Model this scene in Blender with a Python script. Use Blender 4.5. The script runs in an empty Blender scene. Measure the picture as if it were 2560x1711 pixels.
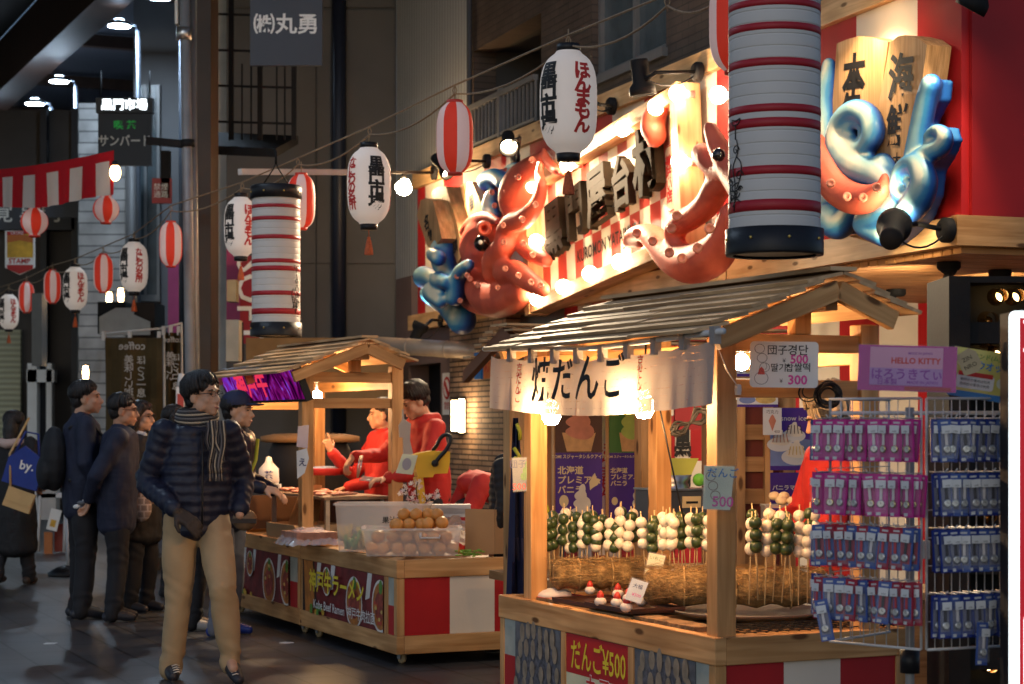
import bpy, bmesh, math, random
from mathutils import Vector, Matrix, Euler, noise
from math import sin, cos, pi, radians, atan2, sqrt
random.seed(7)
SC = bpy.context.scene
# ---------------------------------------------------------------- camera
F = 4800.0; CX = 1280.0; HY = 1055.0; CAMH = 1.47
W_, H_ = 2560.0, 1711.0
cam = bpy.data.cameras.new('camera'); cam_o = bpy.data.objects.new('camera', cam)
SC.collection.objects.link(cam_o); SC.camera = cam_o
cam_o.location = (0, 0, CAMH); cam_o.rotation_euler = (pi / 2, 0, 0)
cam.sensor_width = 36; cam.lens = 36 * F / W_
cam.shift_y = (HY - H_ / 2) / W_
cam.clip_start = 0.05; cam.clip_end = 300
cam.dof.use_dof = True; cam.dof.focus_distance = 9.3; cam.dof.aperture_fstop = 4.6
# ---------------------------------------------------------------- world: deep dusk outside the arcade
world = bpy.data.worlds.new('World'); SC.world = world; world.use_nodes = True
wn = world.node_tree; wbg = wn.nodes['Background']
sky = wn.nodes.new('ShaderNodeTexSky'); sky.sky_type = 'NISHITA'; sky.sun_disc = False
sky.sun_elevation = radians(28); sky.sun_rotation = radians(200); sky.altitude = 100
tint = wn.nodes.new('ShaderNodeMixRGB'); tint.blend_type = 'MULTIPLY'; tint.inputs[0].default_value = 1; tint.inputs[2].default_value = (.86, .93, 1.04, 1)
wn.links.new(sky.outputs['Color'], tint.inputs[1]); wn.links.new(tint.outputs[0], wbg.inputs['Color']); wbg.inputs['Strength'].default_value = 0.054
# ---------------------------------------------------------------- exposure
SC.view_settings.view_transform = 'Standard'; SC.view_settings.look = 'None'
SC.view_settings.exposure = 0.75; SC.view_settings.gamma = 1.0; SC.view_settings.use_curve_mapping = False
SC.render.engine = 'CYCLES'
SC.cycles.use_denoising = True
SC.cycles.use_adaptive_sampling = True
SC.cycles.max_bounces = 6; SC.cycles.diffuse_bounces = 3; SC.cycles.glossy_bounces = 3
SC.cycles.transmission_bounces = 4; SC.cycles.transparent_max_bounces = 12
SC.cycles.sample_clamp_indirect = 4.0
SC.cycles.caustics_reflective = False; SC.cycles.caustics_refractive = False

# ================================================================ helpers
def P(px, py, Y):
    return Vector(((px - CX) / F * Y, Y, CAMH + (HY - py) / F * Y))
def ray(px, py):
    return Vector(((px - CX) / F, 1.0, (HY - py) / F))
CAMP = Vector((0, 0, CAMH))
class Frame:
    def __init__(s, x, y, rot, z=0):
        s.o = Vector((x, y, z)); s.rot = rot
        s.M = Matrix.Translation(s.o) @ Matrix.Rotation(rot, 4, 'Z'); s.I = s.M.inverted()
    def w(s, x, y, z=0): return s.M @ Vector((x, y, z))
    def _hit(s, px, py, ax, val):
        o = s.I @ CAMP; d = s.I.to_3x3() @ ray(px, py)
        t = (val - o[ax]) / d[ax]; return o + d * t
    def hx(s, px, py, x=0): return s._hit(px, py, 0, x)
    def hy(s, px, py, y=0): return s._hit(px, py, 1, y)
    def hz(s, px, py, z=0): return s._hit(px, py, 2, z)
def rot(rx=0, ry=0, rz=0): return Euler((rx, ry, rz)).to_matrix().to_4x4()
def tr(x, y=0, z=0):
    return Matrix.Translation(Vector(x) if not isinstance(x, (int, float)) else Vector((x, y, z)))

WORLD = {}
def tag(o, label=None, cat=None, group=None, kind=None):
    if label: o['label'] = label
    if cat: o['category'] = cat
    if group: o['group'] = group
    if kind: o['kind'] = kind
    return o
def thing(name, label, cat, loc=(0, 0, 0), rz=0, group=None, M=None):
    o = bpy.data.objects.new(name, None); SC.collection.objects.link(o)
    o.empty_display_size = .1
    if M is not None: o.matrix_basis = M; WORLD[o.name] = M.copy()
    else:
        o.location = loc; o.rotation_euler = (0, 0, rz)
        WORLD[o.name] = Matrix.Translation(Vector(loc)) @ Matrix.Rotation(rz, 4, 'Z')
    return tag(o, label, cat, group)
def kids(o): return [c for c in bpy.data.objects if c.parent == o]
CH = {}
def dup(root, M, label=None, group=None, parent=None):
    r = root.copy(); SC.collection.objects.link(r)
    r.matrix_basis = M; WORLD[r.name] = M.copy()
    if label: r['label'] = label
    if group: r['group'] = group
    def rec(a, b):
        for c in CH.get(a.name, []):
            d = c.copy(); SC.collection.objects.link(d); d.parent = b
            CH.setdefault(b.name, []).append(d); rec(c, d)
    rec(root, r); return r

class MB:
    """collects shapes given in frame M (world by default) and links them as one mesh object"""
    def __init__(s, M=None):
        s.v = []; s.f = []; s.mi = []; s.sm = []; s.uv = []; s.mats = []; s.M = M.copy() if M else Matrix()
    def _m(s, m):
        if m not in s.mats: s.mats.append(m)
        return s.mats.index(m)
    def add(s, vs, fs, mat, smooth=False, uvs=None, L=None):
        M = s.M @ L if L is not None else s.M
        b = len(s.v); k = s._m(mat)
        s.v += [M @ Vector(p) for p in vs]
        for i, f in enumerate(fs):
            s.f.append([b + j for j in f]); s.mi.append(k); s.sm.append(smooth)
            s.uv.append(uvs[i] if uvs else None)
        return s
    def box(s, lo, hi, mat, L=None):
        """axis box lo..hi with wood-grain UVs along its longest side"""
        lo = Vector(lo); hi = Vector(hi)
        for i in range(3):
            if lo[i] > hi[i]: lo[i], hi[i] = hi[i], lo[i]
        vs = [(x, y, z) for x in (lo.x, hi.x) for y in (lo.y, hi.y) for z in (lo.z, hi.z)]
        fs = [(0, 1, 3, 2), (4, 6, 7, 5), (0, 4, 5, 1), (2, 3, 7, 6), (0, 2, 6, 4), (1, 5, 7, 3)]
        d = hi - lo; la = max(range(3), key=lambda i: d[i])
        nax = [0, 0, 1, 1, 2, 2]; uvs = []
        ou, ov = random.uniform(0, 40), random.uniform(0, 40)
        for f, n in zip(fs, nax):
            ax = [i for i in range(3) if i != n]
            if n == la: a, c = ax
            else: a = la; c = [i for i in ax if i != la][0]
            uvs.append([(vs[j][a] + ou, vs[j][c] + ov) for j in f])
        return s.add(vs, fs, mat, False, uvs, L)
    def bar(s, a, b, w, h, mat, up=(0, 0, 1)):
        """square bar from a to b, w across, h along up"""
        a = Vector(a); b = Vector(b); d = b - a; l = d.length; d.normalize()
        up = Vector(up); sd = d.cross(up)
        if sd.length < 1e-4: sd = d.cross(Vector((1, 0, 0)))
        sd.normalize(); u = sd.cross(d)
        L = Matrix(((d.x, sd.x, u.x, a.x), (d.y, sd.y, u.y, a.y), (d.z, sd.z, u.z, a.z), (0, 0, 0, 1)))
        return s.box((0, -w / 2, -h / 2), (l, w / 2, h / 2), mat, L)
    def tube(s, pts, r, mat, n=8, caps=True, smooth=True, squash=None):
        pts = [Vector(p) for p in pts]; k = len(pts)
        rs = r if isinstance(r, (list, tuple)) else [r] * k
        ref = None; vs = []
        for i, p in enumerate(pts):
            t = (pts[min(i + 1, k - 1)] - pts[max(i - 1, 0)])
            if t.length < 1e-9: t = Vector((0, 0, 1))
            t.normalize()
            if ref is None:
                ref = t.cross(Vector((0, 0, 1)))
                if ref.length < 1e-3: ref = t.cross(Vector((1, 0, 0)))
            ref = (ref - t * ref.dot(t)); ref.normalize(); b = t.cross(ref)
            for j in range(n):
                a = 2 * pi * j / n
                vs.append(p + (ref * cos(a) + b * sin(a) * (squash or 1)) * rs[i])
        fs = [(i * n + j, i * n + (j + 1) % n, (i + 1) * n + (j + 1) % n, (i + 1) * n + j) for i in range(k - 1) for j in range(n)]
        if caps: fs += [tuple(range(n - 1, -1, -1)), tuple((k - 1) * n + j for j in range(n))]
        return s.add(vs, fs, mat, smooth)
    def lathe(s, prof, mat, n=24, L=None, smooth=True, mats=None):
        """prof: list of (r, z) from bottom to top; mats: optional function (segment j) -> material"""
        k = len(prof); vs = []
        for (r, z) in prof:
            for j in range(n):
                a = 2 * pi * j / n; vs.append((r * cos(a), r * sin(a), z))
        for j in range(n):
            m = mats(j) if mats else mat
            s.add([], [], m)
        b = len(s.v); M = s.M @ L if L is not None else s.M
        s.v += [M @ Vector(p) for p in vs]
        for i in range(k - 1):
            for j in range(n):
                s.f.append([b + i * n + j, b + i * n + (j + 1) % n, b + (i + 1) * n + (j + 1) % n, b + (i + 1) * n + j])
                s.mi.append(s._m(mats(j) if mats else mat)); s.sm.append(smooth); s.uv.append(None)
        return s
    def disc(s, r, mat, n=24, L=None, r2=None):
        return s.add([(r * cos(2 * pi * j / n), (r2 or r) * sin(2 * pi * j / n), 0) for j in range(n)], [tuple(range(n))], mat, False, None, L)
    def ell(s, c, r, mat, L=None, n=12, m=8):
        """ellipsoid"""
        if isinstance(r, (int, float)): r = (r, r, r)
        vs = [(c[0], c[1], c[2] - r[2])]; fs = []
        for i in range(1, m):
            a = -pi / 2 + pi * i / m
            for j in range(n):
                b = 2 * pi * j / n
                vs.append((c[0] + r[0] * cos(a) * cos(b), c[1] + r[1] * cos(a) * sin(b), c[2] + r[2] * sin(a)))
        vs.append((c[0], c[1], c[2] + r[2])); e = len(vs) - 1
        for j in range(n):
            fs.append((0, 1 + (j + 1) % n, 1 + j)); fs.append((e, 1 + (m - 2) * n + j, 1 + (m - 2) * n + (j + 1) % n))
            for i in range(m - 2):
                fs.append((1 + i * n + j, 1 + i * n + (j + 1) % n, 1 + (i + 1) * n + (j + 1) % n, 1 + (i + 1) * n + j))
        return s.add(vs, fs, mat, True, None, L)
    def prism(s, poly, d, mat, L=None, side=None, smooth=False):
        """polygon in local xy extruded 0..d along z; triangulated caps"""
        from mathutils.geometry import tessellate_polygon
        n = len(poly); tri = tessellate_polygon([[Vector((p[0], p[1], 0)) for p in poly]])
        ar = sum(poly[i][0] * poly[(i + 1) % n][1] - poly[(i + 1) % n][0] * poly[i][1] for i in range(n))
        pl = list(poly) if ar > 0 else list(reversed(poly))
        if ar <= 0: tri = [tuple(n - 1 - i for i in t) for t in tri]
        vs = [(p[0], p[1], 0) for p in pl] + [(p[0], p[1], d) for p in pl]
        up = []
        for t in tri:
            a, b, c = (Vector(vs[i]) for i in t)
            up.append(tuple(t) if (b - a).cross(c - a).z > 0 else (t[0], t[2], t[1]))
        caps = [tuple(i + n for i in t) for t in up]
        cu = [[(vs[i][1] + 7.3, vs[i][0] + 3.1) for i in t] for t in caps]
        s.add(vs, caps, mat, smooth, cu, L)
        if abs(d) > 1e-6:
            s.add(vs, [tuple(reversed(t)) for t in up] + [(i, (i + 1) % n, (i + 1) % n + n, i + n) for i in range(n)], side or mat, smooth, None, L)
        return s
    def quad(s, a, b, c, d, mat, uv=None):
        return s.add([a, b, c, d], [(0, 1, 2, 3)], mat, False, uv)
    def flat(s, poly, mat, L=None):
        return s.prism(poly, 0, mat, L)
    def text(s, body, size, mat, L=None, off=0.0, ext=0.0, align='CENTER', warp=None, cut=0, vert=False, sx=1.0, lead=1.0, bend=None):
        """text lying in local xy facing +z. vert stacks the characters downwards"""
        if vert: body = '\n'.join(body)
        key = (body, round(off, 4), round(ext, 4), align, lead)
        if key not in TXT:
            cu = bpy.data.curves.new('txt', 'FONT'); cu.body = body; cu.size = 1; cu.offset = off
            cu.extrude = ext; cu.resolution_u = 2; cu.align_x = align; cu.align_y = 'CENTER'; cu.space_line = lead
            ob = bpy.data.objects.new('txt', cu); SC.collection.objects.link(ob)
            dg = bpy.context.evaluated_depsgraph_get(); dg.update()
            me = bpy.data.meshes.new_from_object(ob.evaluated_get(dg))
            TXT[key] = ([v.co.copy() for v in me.vertices], [tuple(p.vertices) for p in me.polygons])
            bpy.data.objects.remove(ob); bpy.data.meshes.remove(me); bpy.data.curves.remove(cu)
        vs, fs = TXT[key]
        vs = [Vector((v.x * size * sx, v.y * size, v.z * size)) for v in vs]
        if vert and vs:
            cy = (min(v.y for v in vs) + max(v.y for v in vs)) / 2; vs = [Vector((v.x, v.y - cy, v.z)) for v in vs]
        if cut: vs, fs = slice_mesh(vs, fs, cut)
        if warp: vs = [warp(v) for v in vs]
        return s.add(vs, fs, mat, False, None, L)
    def build(s, name, parent=None, bevel=0, at=None, kind=None):
        me = bpy.data.meshes.new(name)
        Wi = at.inverted() if at is not None else Matrix()
        if parent is not None: Wi = WORLD[parent.name].inverted()
        me.from_pydata([Wi @ v for v in s.v], [], s.f)
        for m in s.mats: me.materials.append(m)
        me.polygons.foreach_set('material_index', s.mi); me.polygons.foreach_set('use_smooth', s.sm)
        if any(u for u in s.uv):
            ul = me.uv_layers.new(name='UVMap').data; k = 0
            for p, u in zip(me.polygons, s.uv):
                for i in range(p.loop_total):
                    if u: ul[k].uv = u[i]
                    k += 1
        me.update()
        o = bpy.data.objects.new(name, me); SC.collection.objects.link(o)
        if parent is not None:
            o.parent = parent; CH.setdefault(parent.name, []).append(o)
            WORLD[o.name] = WORLD[parent.name]
        else:
            WORLD[o.name] = at.copy() if at is not None else Matrix()
            if at is not None: o.matrix_basis = at
        if bevel:
            b = o.modifiers.new('bevel', 'BEVEL'); b.width = bevel; b.segments = 2; b.limit_method = 'ANGLE'; b.angle_limit = radians(50)
        if kind: o['kind'] = kind
        return o
def _each(s, name, parent=None, bevel=0):
    # every box of the collection becomes a part of its own
    r = None
    for k in range(0, len(s.v), 8):
        q = MB(); q.v = s.v[k:k + 8]; q.mats = s.mats
        for f, m, sm, u in zip(s.f, s.mi, s.sm, s.uv):
            if k <= f[0] < k + 8: q.f.append([i - k for i in f]); q.mi.append(m); q.sm.append(sm); q.uv.append(u)
        r = q.build(name, parent, bevel)
    return r
MB.each = _each
TXT = {}
def slice_mesh(vs, fs, step):
    bm = bmesh.new(); bv = [bm.verts.new(v) for v in vs]
    for f in fs:
        try: bm.faces.new([bv[i] for i in f])
        except ValueError: pass
    for ax in (0, 1):
        lo = min(v[ax] for v in vs); hi = max(v[ax] for v in vs); c = lo + step
        no = Vector((1, 0, 0)) if ax == 0 else Vector((0, 1, 0))
        while c < hi:
            bmesh.ops.bisect_plane(bm, geom=bm.verts[:] + bm.edges[:] + bm.faces[:], plane_co=no * c, plane_no=no)
            c += step
    bm.verts.index_update()
    r = ([v.co.copy() for v in bm.verts], [tuple(v.index for v in f.verts) for f in bm.faces]); bm.free(); return r
def arc(a, b, sag, n=12):
    a = Vector(a); b = Vector(b)
    return [a.lerp(b, i / n) + Vector((0, 0, -4 * sag * (i / n) * (1 - i / n))) for i in range(n + 1)]
def spline(pts, n=8):
    """Catmull-Rom through pts (tuples of any length)"""
    out = []; k = len(pts)
    for i in range(k - 1):
        p0, p1, p2, p3 = pts[max(i - 1, 0)], pts[i], pts[i + 1], pts[min(i + 2, k - 1)]
        for j in range(n):
            t = j / n
            out.append(tuple(.5 * (2 * b + (c - a) * t + (2 * a - 5 * b + 4 * c - d) * t * t + (3 * b - a - 3 * c + d) * t ** 3) for a, b, c, d in zip(p0, p1, p2, p3)))
    out.append(tuple(pts[-1])); return out
def rrect(w, h, r, n=5):
    o = []
    for cx, cy, a0 in ((w / 2 - r, h / 2 - r, 0), (-w / 2 + r, h / 2 - r, 90), (-w / 2 + r, -h / 2 + r, 180), (w / 2 - r, -h / 2 + r, 270)):
        for i in range(n + 1):
            a = radians(a0 + 90 * i / n); o.append((cx + r * cos(a), cy + r * sin(a)))
    return o
def oval(rx, ry, n=20, cx=0, cy=0): return [(cx + rx * cos(2 * pi * i / n), cy + ry * sin(2 * pi * i / n)) for i in range(n)]
def face_L(o, right, up):
    """matrix whose x is right, y is up, z is the outward normal, at o"""
    r = Vector(right).normalized(); u = Vector(up); n = r.cross(u).normalized(); u = n.cross(r)
    return Matrix(((r.x, u.x, n.x, o[0]), (r.y, u.y, n.y, o[1]), (r.z, u.z, n.z, o[2]), (0, 0, 0, 1)))

# ================================================================ materials
def _nodes(name):
    m = bpy.data.materials.new(name); m.use_nodes = True; nt = m.node_tree
    return m, nt, nt.nodes['Principled BSDF'], lambda t: nt.nodes.new('ShaderNode' + t), nt.links.new
def mat(name, col, rough=.6, metal=0, var=.12, vs=6, bump=.0, bs=60, spec=.4, dirt=None, alpha=1, trans=0, emit=0, ecol=None, sheen=0, coat=0):
    """principled with a noise variation of the colour and a fine bump"""
    m, nt, b, N, K = _nodes(name)
    b.inputs['Roughness'].default_value = rough; b.inputs['Metallic'].default_value = metal
    b.inputs['Specular IOR Level'].default_value = spec
    if sheen: b.inputs['Sheen Weight'].default_value = sheen
    if coat: b.inputs['Coat Weight'].default_value = coat; b.inputs['Coat Roughness'].default_value = .15
    tc = N('TexCoord')
    if var or dirt:
        no = N('TexNoise'); no.inputs['Scale'].default_value = vs; no.inputs['Detail'].default_value = 5
        K(tc.outputs['Object'], no.inputs['Vector'])
        r = N('ValToRGB'); K(no.outputs['Fac'], r.inputs['Fac'])
        r.color_ramp.elements[0].position = .3; r.color_ramp.elements[1].position = .7
        d = dirt or tuple(c * (1 - var) for c in col); l = tuple(min(1, c * (1 + var * .6)) for c in col)
        r.color_ramp.elements[0].color = (*d, 1); r.color_ramp.elements[1].color = (*l, 1)
        K(r.outputs['Color'], b.inputs['Base Color'])
    else: b.inputs['Base Color'].default_value = (*col, 1)
    if bump:
        n2 = N('TexNoise'); n2.inputs['Scale'].default_value = bs; n2.inputs['Detail'].default_value = 3
        K(tc.outputs['Object'], n2.inputs['Vector'])
        bp = N('Bump'); bp.inputs['Strength'].default_value = bump; bp.inputs['Distance'].default_value = .01
        K(n2.outputs['Fac'], bp.inputs['Height']); K(bp.outputs['Normal'], b.inputs['Normal'])
    if alpha < 1: b.inputs['Alpha'].default_value = alpha
    if trans: b.inputs['Transmission Weight'].default_value = trans
    if emit:
        b.inputs['Emission Color'].default_value = (*(ecol or col), 1); b.inputs['Emission Strength'].default_value = emit
    return m
def wood(name, lt, dk, gr=26, rough=.55, knots=True, bump=.25):
    """sawn timber: grain runs along U of the boxes"""
    m, nt, b, N, K = _nodes(name)
    uv = N('UVMap'); uv.uv_map = 'UVMap'
    mp = N('Mapping'); mp.inputs['Scale'].default_value = (1.6, gr, 1); K(uv.outputs['UV'], mp.inputs['Vector'])
    n1 = N('TexNoise'); n1.inputs['Scale'].default_value = 1.0; n1.inputs['Detail'].default_value = 6; n1.inputs['Distortion'].default_value = .6
    K(mp.outputs['Vector'], n1.inputs['Vector'])
    r = N('ValToRGB'); r.color_ramp.elements[0].position = .32; r.color_ramp.elements[1].position = .66
    r.color_ramp.elements[0].color = (*dk, 1); r.color_ramp.elements[1].color = (*lt, 1)
    K(n1.outputs['Fac'], r.inputs['Fac'])
    mp2 = N('Mapping'); mp2.inputs['Scale'].default_value = (.9, 1.6, 1); K(uv.outputs['UV'], mp2.inputs['Vector'])
    n2 = N('TexNoise'); n2.inputs['Scale'].default_value = 2.2; K(mp2.outputs['Vector'], n2.inputs['Vector'])
    mx = N('MixRGB'); mx.blend_type = 'MULTIPLY'; mx.inputs['Fac'].default_value = .78
    K(r.outputs['Color'], mx.inputs['Color1'])
    r2 = N('ValToRGB'); r2.color_ramp.elements[0].color = (.55, .48, .4, 1); r2.color_ramp.elements[1].color = (1.15, 1.1, 1.05, 1)
    r2.color_ramp.elements[0].position = .3; r2.color_ramp.elements[1].position = .65
    K(n2.outputs['Fac'], r2.inputs['Fac']); K(r2.outputs['Color'], mx.inputs['Color2'])
    last = mx.outputs['Color']
    if knots:
        mp3 = N('Mapping'); mp3.inputs['Scale'].default_value = (1.7, 5, 1); K(uv.outputs['UV'], mp3.inputs['Vector'])
        vo = N('TexVoronoi'); vo.inputs['Scale'].default_value = 1.0; vo.voronoi_dimensions = '2D'; K(mp3.outputs['Vector'], vo.inputs['Vector'])
        r3 = N('ValToRGB'); r3.color_ramp.elements[0].position = .045; r3.color_ramp.elements[1].position = .085
        r3.color_ramp.elements[0].color = (1, 1, 1, 1); r3.color_ramp.elements[1].color = (0, 0, 0, 1)
        K(vo.outputs['Distance'], r3.inputs['Fac'])
        m3 = N('MixRGB'); m3.inputs['Color2'].default_value = (dk[0] * .3, dk[1] * .25, dk[2] * .2, 1)
        K(r3.outputs['Color'], m3.inputs['Fac']); K(last, m3.inputs['Color1']); last = m3.outputs['Color']
    K(last, b.inputs['Base Color']); b.inputs['Roughness'].default_value = rough; b.inputs['Specular IOR Level'].default_value = .3
    bp = N('Bump'); bp.inputs['Strength'].default_value = bump; bp.inputs['Distance'].default_value = .003
    K(n1.outputs['Fac'], bp.inputs['Height']); K(bp.outputs['Normal'], b.inputs['Normal'])
    return m
def glow(name, col, strength):
    m, nt, b, N, K = _nodes(name); nt.nodes.remove(b)
    e = N('Emission'); e.inputs['Color'].default_value = (*col, 1); e.inputs['Strength'].default_value = strength
    K(e.outputs[0], nt.nodes['Material Output'].inputs['Surface']); return m
def thin(name, col, tl=.5, rough=.7, var=.1, vs=8, lit=0):
    """paper or thin cloth: lets part of the light through"""
    m, nt, b, N, K = _nodes(name)
    tc = N('TexCoord'); no = N('TexNoise'); no.inputs['Scale'].default_value = vs; no.inputs['Detail'].default_value = 4
    K(tc.outputs['Object'], no.inputs['Vector'])
    r = N('ValToRGB'); K(no.outputs['Fac'], r.inputs['Fac'])
    r.color_ramp.elements[0].color = (*(c * (1 - var) for c in col), 1); r.color_ramp.elements[1].color = (*(min(1, c * (1 + var)) for c in col), 1)
    K(r.outputs['Color'], b.inputs['Base Color']); b.inputs['Roughness'].default_value = rough; b.inputs['Specular IOR Level'].default_value = .25
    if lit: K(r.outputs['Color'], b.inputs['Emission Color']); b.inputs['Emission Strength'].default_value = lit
    t = N('BsdfTranslucent'); K(r.outputs['Color'], t.inputs['Color'])
    mx = N('MixShader'); mx.inputs[0].default_value = tl
    K(b.outputs[0], mx.inputs[1]); K(t.outputs[0], mx.inputs[2]); K(mx.outputs[0], nt.nodes['Material Output'].inputs['Surface'])
    return m
def clear(name, col=(1, 1, 1), alpha=.25, rough=.12):
    """clear plastic film or box wall"""
    m, nt, b, N, K = _nodes(name)
    b.inputs['Base Color'].default_value = (*col, 1); b.inputs['Roughness'].default_value = rough
    b.inputs['Alpha'].default_value = alpha; b.inputs['Specular IOR Level'].default_value = .8
    return m
def bricks(name, c1, c2, mortar, bw, bh, ms=.012, rough=.7, axes=(1, 2), bump=.4, off=.5, coord='Object'):
    m, nt, b, N, K = _nodes(name)
    tc = N('TexCoord'); sp = N('SeparateXYZ'); K(tc.outputs[coord], sp.inputs[0]); cb = N('CombineXYZ')
    K(sp.outputs[axes[0]], cb.inputs[0]); K(sp.outputs[axes[1]], cb.inputs[1])
    br = N('TexBrick'); br.inputs['Scale'].default_value = 1; br.inputs['Brick Width'].default_value = bw; br.inputs['Row Height'].default_value = bh
    br.inputs['Mortar Size'].default_value = ms; br.offset = off; br.inputs['Bias'].default_value = 0
    br.inputs['Color1'].default_value = (*c1, 1); br.inputs['Color2'].default_value = (*c2, 1); br.inputs['Mortar'].default_value = (*mortar, 1)
    K(cb.outputs[0], br.inputs['Vector'])
    no = N('TexNoise'); no.inputs['Scale'].default_value = 3; no.inputs['Detail'].default_value = 6; K(tc.outputs[coord], no.inputs['Vector'])
    mx = N('MixRGB'); mx.blend_type = 'OVERLAY'; mx.inputs[0].default_value = .7
    K(br.outputs['Color'], mx.inputs[1]); K(no.outputs['Fac'], mx.inputs[2]); K(mx.outputs[0], b.inputs['Base Color'])
    b.inputs['Roughness'].default_value = rough
    bp = N('Bump'); bp.inputs['Strength'].default_value = bump; bp.inputs['Distance'].default_value = .01; bp.invert = True
    K(br.outputs['Fac'], bp.inputs['Height']); K(bp.outputs['Normal'], b.inputs['Normal'])
    return m
def ribbed(name, col, axis, pitch, rough=.5, metal=0, bump=.8, var=.15):
    """sheet with parallel ribs"""
    m, nt, b, N, K = _nodes(name)
    tc = N('TexCoord'); wv = N('TexWave'); wv.wave_type = 'BANDS'; wv.bands_direction = axis; wv.wave_profile = 'SIN'
    wv.inputs['Scale'].default_value = .314 / pitch; K(tc.outputs['Object'], wv.inputs['Vector'])
    no = N('TexNoise'); no.inputs['Scale'].default_value = 1.3; no.inputs['Detail'].default_value = 6; K(tc.outputs['Object'], no.inputs['Vector'])
    r = N('ValToRGB'); K(no.outputs['Fac'], r.inputs['Fac'])
    r.color_ramp.elements[0].color = (*(c * (1 - var) for c in col), 1); r.color_ramp.elements[1].color = (*(c * (1 + var) for c in col), 1)
    mx = N('MixRGB'); mx.blend_type = 'MULTIPLY'; mx.inputs[0].default_value = .35; K(r.outputs['Color'], mx.inputs[1]); K(wv.outputs['Color'], mx.inputs[2])
    K(mx.outputs[0], b.inputs['Base Color']); b.inputs['Roughness'].default_value = rough; b.inputs['Metallic'].default_value = metal
    bp = N('Bump'); bp.inputs['Strength'].default_value = bump; bp.inputs['Distance'].default_value = .02
    K(wv.outputs['Fac'], bp.inputs['Height']); K(bp.outputs['Normal'], b.inputs['Normal']); return m

RED = mat('red_paint', (.42, .012, .014), .5, var=.18, vs=3, bump=.05)
REDB = mat('red_lantern_vinyl', (.62, .05, .03), .45, var=.08)
CREAM = mat('cream_paint', (.72, .62, .50), .55, var=.08, vs=3, bump=.05)
WHITE = mat('white_paint', (.75, .74, .72), .5, var=.05)
BLACK = mat('black_plastic', (.012, .012, .014), .42, var=.2, spec=.28)
BLACKM = mat('black_metal', (.014, .014, .015), .65, var=.2, bump=.1, spec=.12)
INK = mat('black_ink', (.012, .010, .009), .6, var=0)
INKR = mat('red_ink', (.5, .025, .02), .6, var=0)
WHITEINK = mat('white_ink', (.78, .78, .76), .6, var=0)
STEEL = mat('brushed_steel', (.55, .54, .52), .32, metal=.9, var=.15, vs=20)
WIREW = mat('white_coated_wire', (.54, .54, .54), .4, var=.05)
PINE = wood('pine_timber', (.62, .36, .155), (.40, .20, .07))
PINED = wood('weathered_pine', (.46, .27, .12), (.27, .14, .055))
PINEL = wood('pale_pine', (.74, .50, .26), (.54, .33, .15))
SHING = wood('roof_shingle', (.62, .43, .24), (.34, .215, .115), gr=18, knots=False)
# ================================================================ frames of the place
TH = atan2(.412, .911)
RS = Frame(.78, 7.38, TH)          # near stall: origin at its street corner, x to its back, y along the street
LS = Frame(-.693, 11.51, TH)       # farther stall
FA = Frame(2.57, 10.98, atan2(.356, 1))   # market hall front: origin at its near corner, y along the street, x inwards

# ---------------------------------------------------------------- street
PAVE = bricks('dark_paving', (.040, .040, .043), (.058, .056, .057), (.012, .012, .013), .62, .31, .010, rough=.36, axes=(1, 0), bump=.25)
PAVE.node_tree.nodes['Principled BSDF'].inputs['Specular IOR Level'].default_value = .35
g = MB(); g.quad((-60, -40, 0), (60, -40, 0), (60, 90, 0), (-60, 90, 0), PAVE)
st = g.build('street', at=Matrix.Rotation(TH, 4, 'Z'), kind='structure')

# ---------------------------------------------------------------- market hall (striped shop front with upper floor)
TILE = bricks('brown_wall_tile', (.085, .060, .046), (.070, .049, .038), (.035, .026, .021), .23, .065, .006, rough=.45)
CORR = ribbed('corrugated_sheet', (.42, .43, .43), 'Y', .095, rough=.5, bump=.6)
PINKW = mat('mauve_render', (.155, .105, .095), .8, var=.12, vs=2, bump=.1)
STONE = bricks('stacked_stone', (.44, .27, .15), (.22, .13, .075), (.06, .035, .02), .31, .052, .008, rough=.85, bump=1.6, off=.37)
DARKP = mat('dark_cladding', (.078, .075, .074), .55, var=.2, vs=1.2)
GLASSD = mat('dark_obscure_glass', (.055, .075, .085), .16, var=.3, vs=3, bump=.35, bs=70, spec=.8)
ALU = mat('aluminium_frame', (.20, .20, .20), .45, metal=.4)
SLATW = wood('ceiling_slat', (.58, .30, .11), (.40, .19, .065), knots=False)
hall = thing('market_hall', 'market hall with red and white striped front, pine beams and brown tiled upper floor', 'building', FA.o, FA.rot)
b = MB(FA.M)
b.box((-.07, 0, 2.475), (.10, 10.9, 2.64), PINEL)
for y in (2.9, 6.1, 9.2): b.box((-.074, y, 2.474), (-.0705, y + .012, 2.641), PINED)
b.box((-.072, -.07, 2.472), (3.6, -.005, 2.645), PINE)
b.build('lower_beam', hall, bevel=.006)
b = MB(FA.M); b.box((-.05, -.02, 4.03), (.12, 10.8, 4.20), PINEL)
b.box((-.052, -.10, 4.03), (3.6, -.022, 4.20), PINEL); b.build('upper_beam', hall, bevel=.006)
b = MB(FA.M); y = 0; k = 0
for w in [.47, .72, .70] + [.66] * 16:
    y2 = min(y + w, 10.75); b.box((0, y, 2.641), (.05, y2, 4.029), RED if k % 2 == 0 else CREAM); y = y2; k += 1
    if y >= 10.75: break
b.build('striped_panel', hall)
DRED = mat('dark_red_wall', (.34, .008, .010), .55, var=.15, vs=2)
b = MB(FA.M); b.box((.051, -.03, 2.646), (3.6, .05, 4.029), DRED)
b.box((.4, -.1, 4.201), (3.6, .06, 4.9), DRED); b.build('end_panel', hall)
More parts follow.
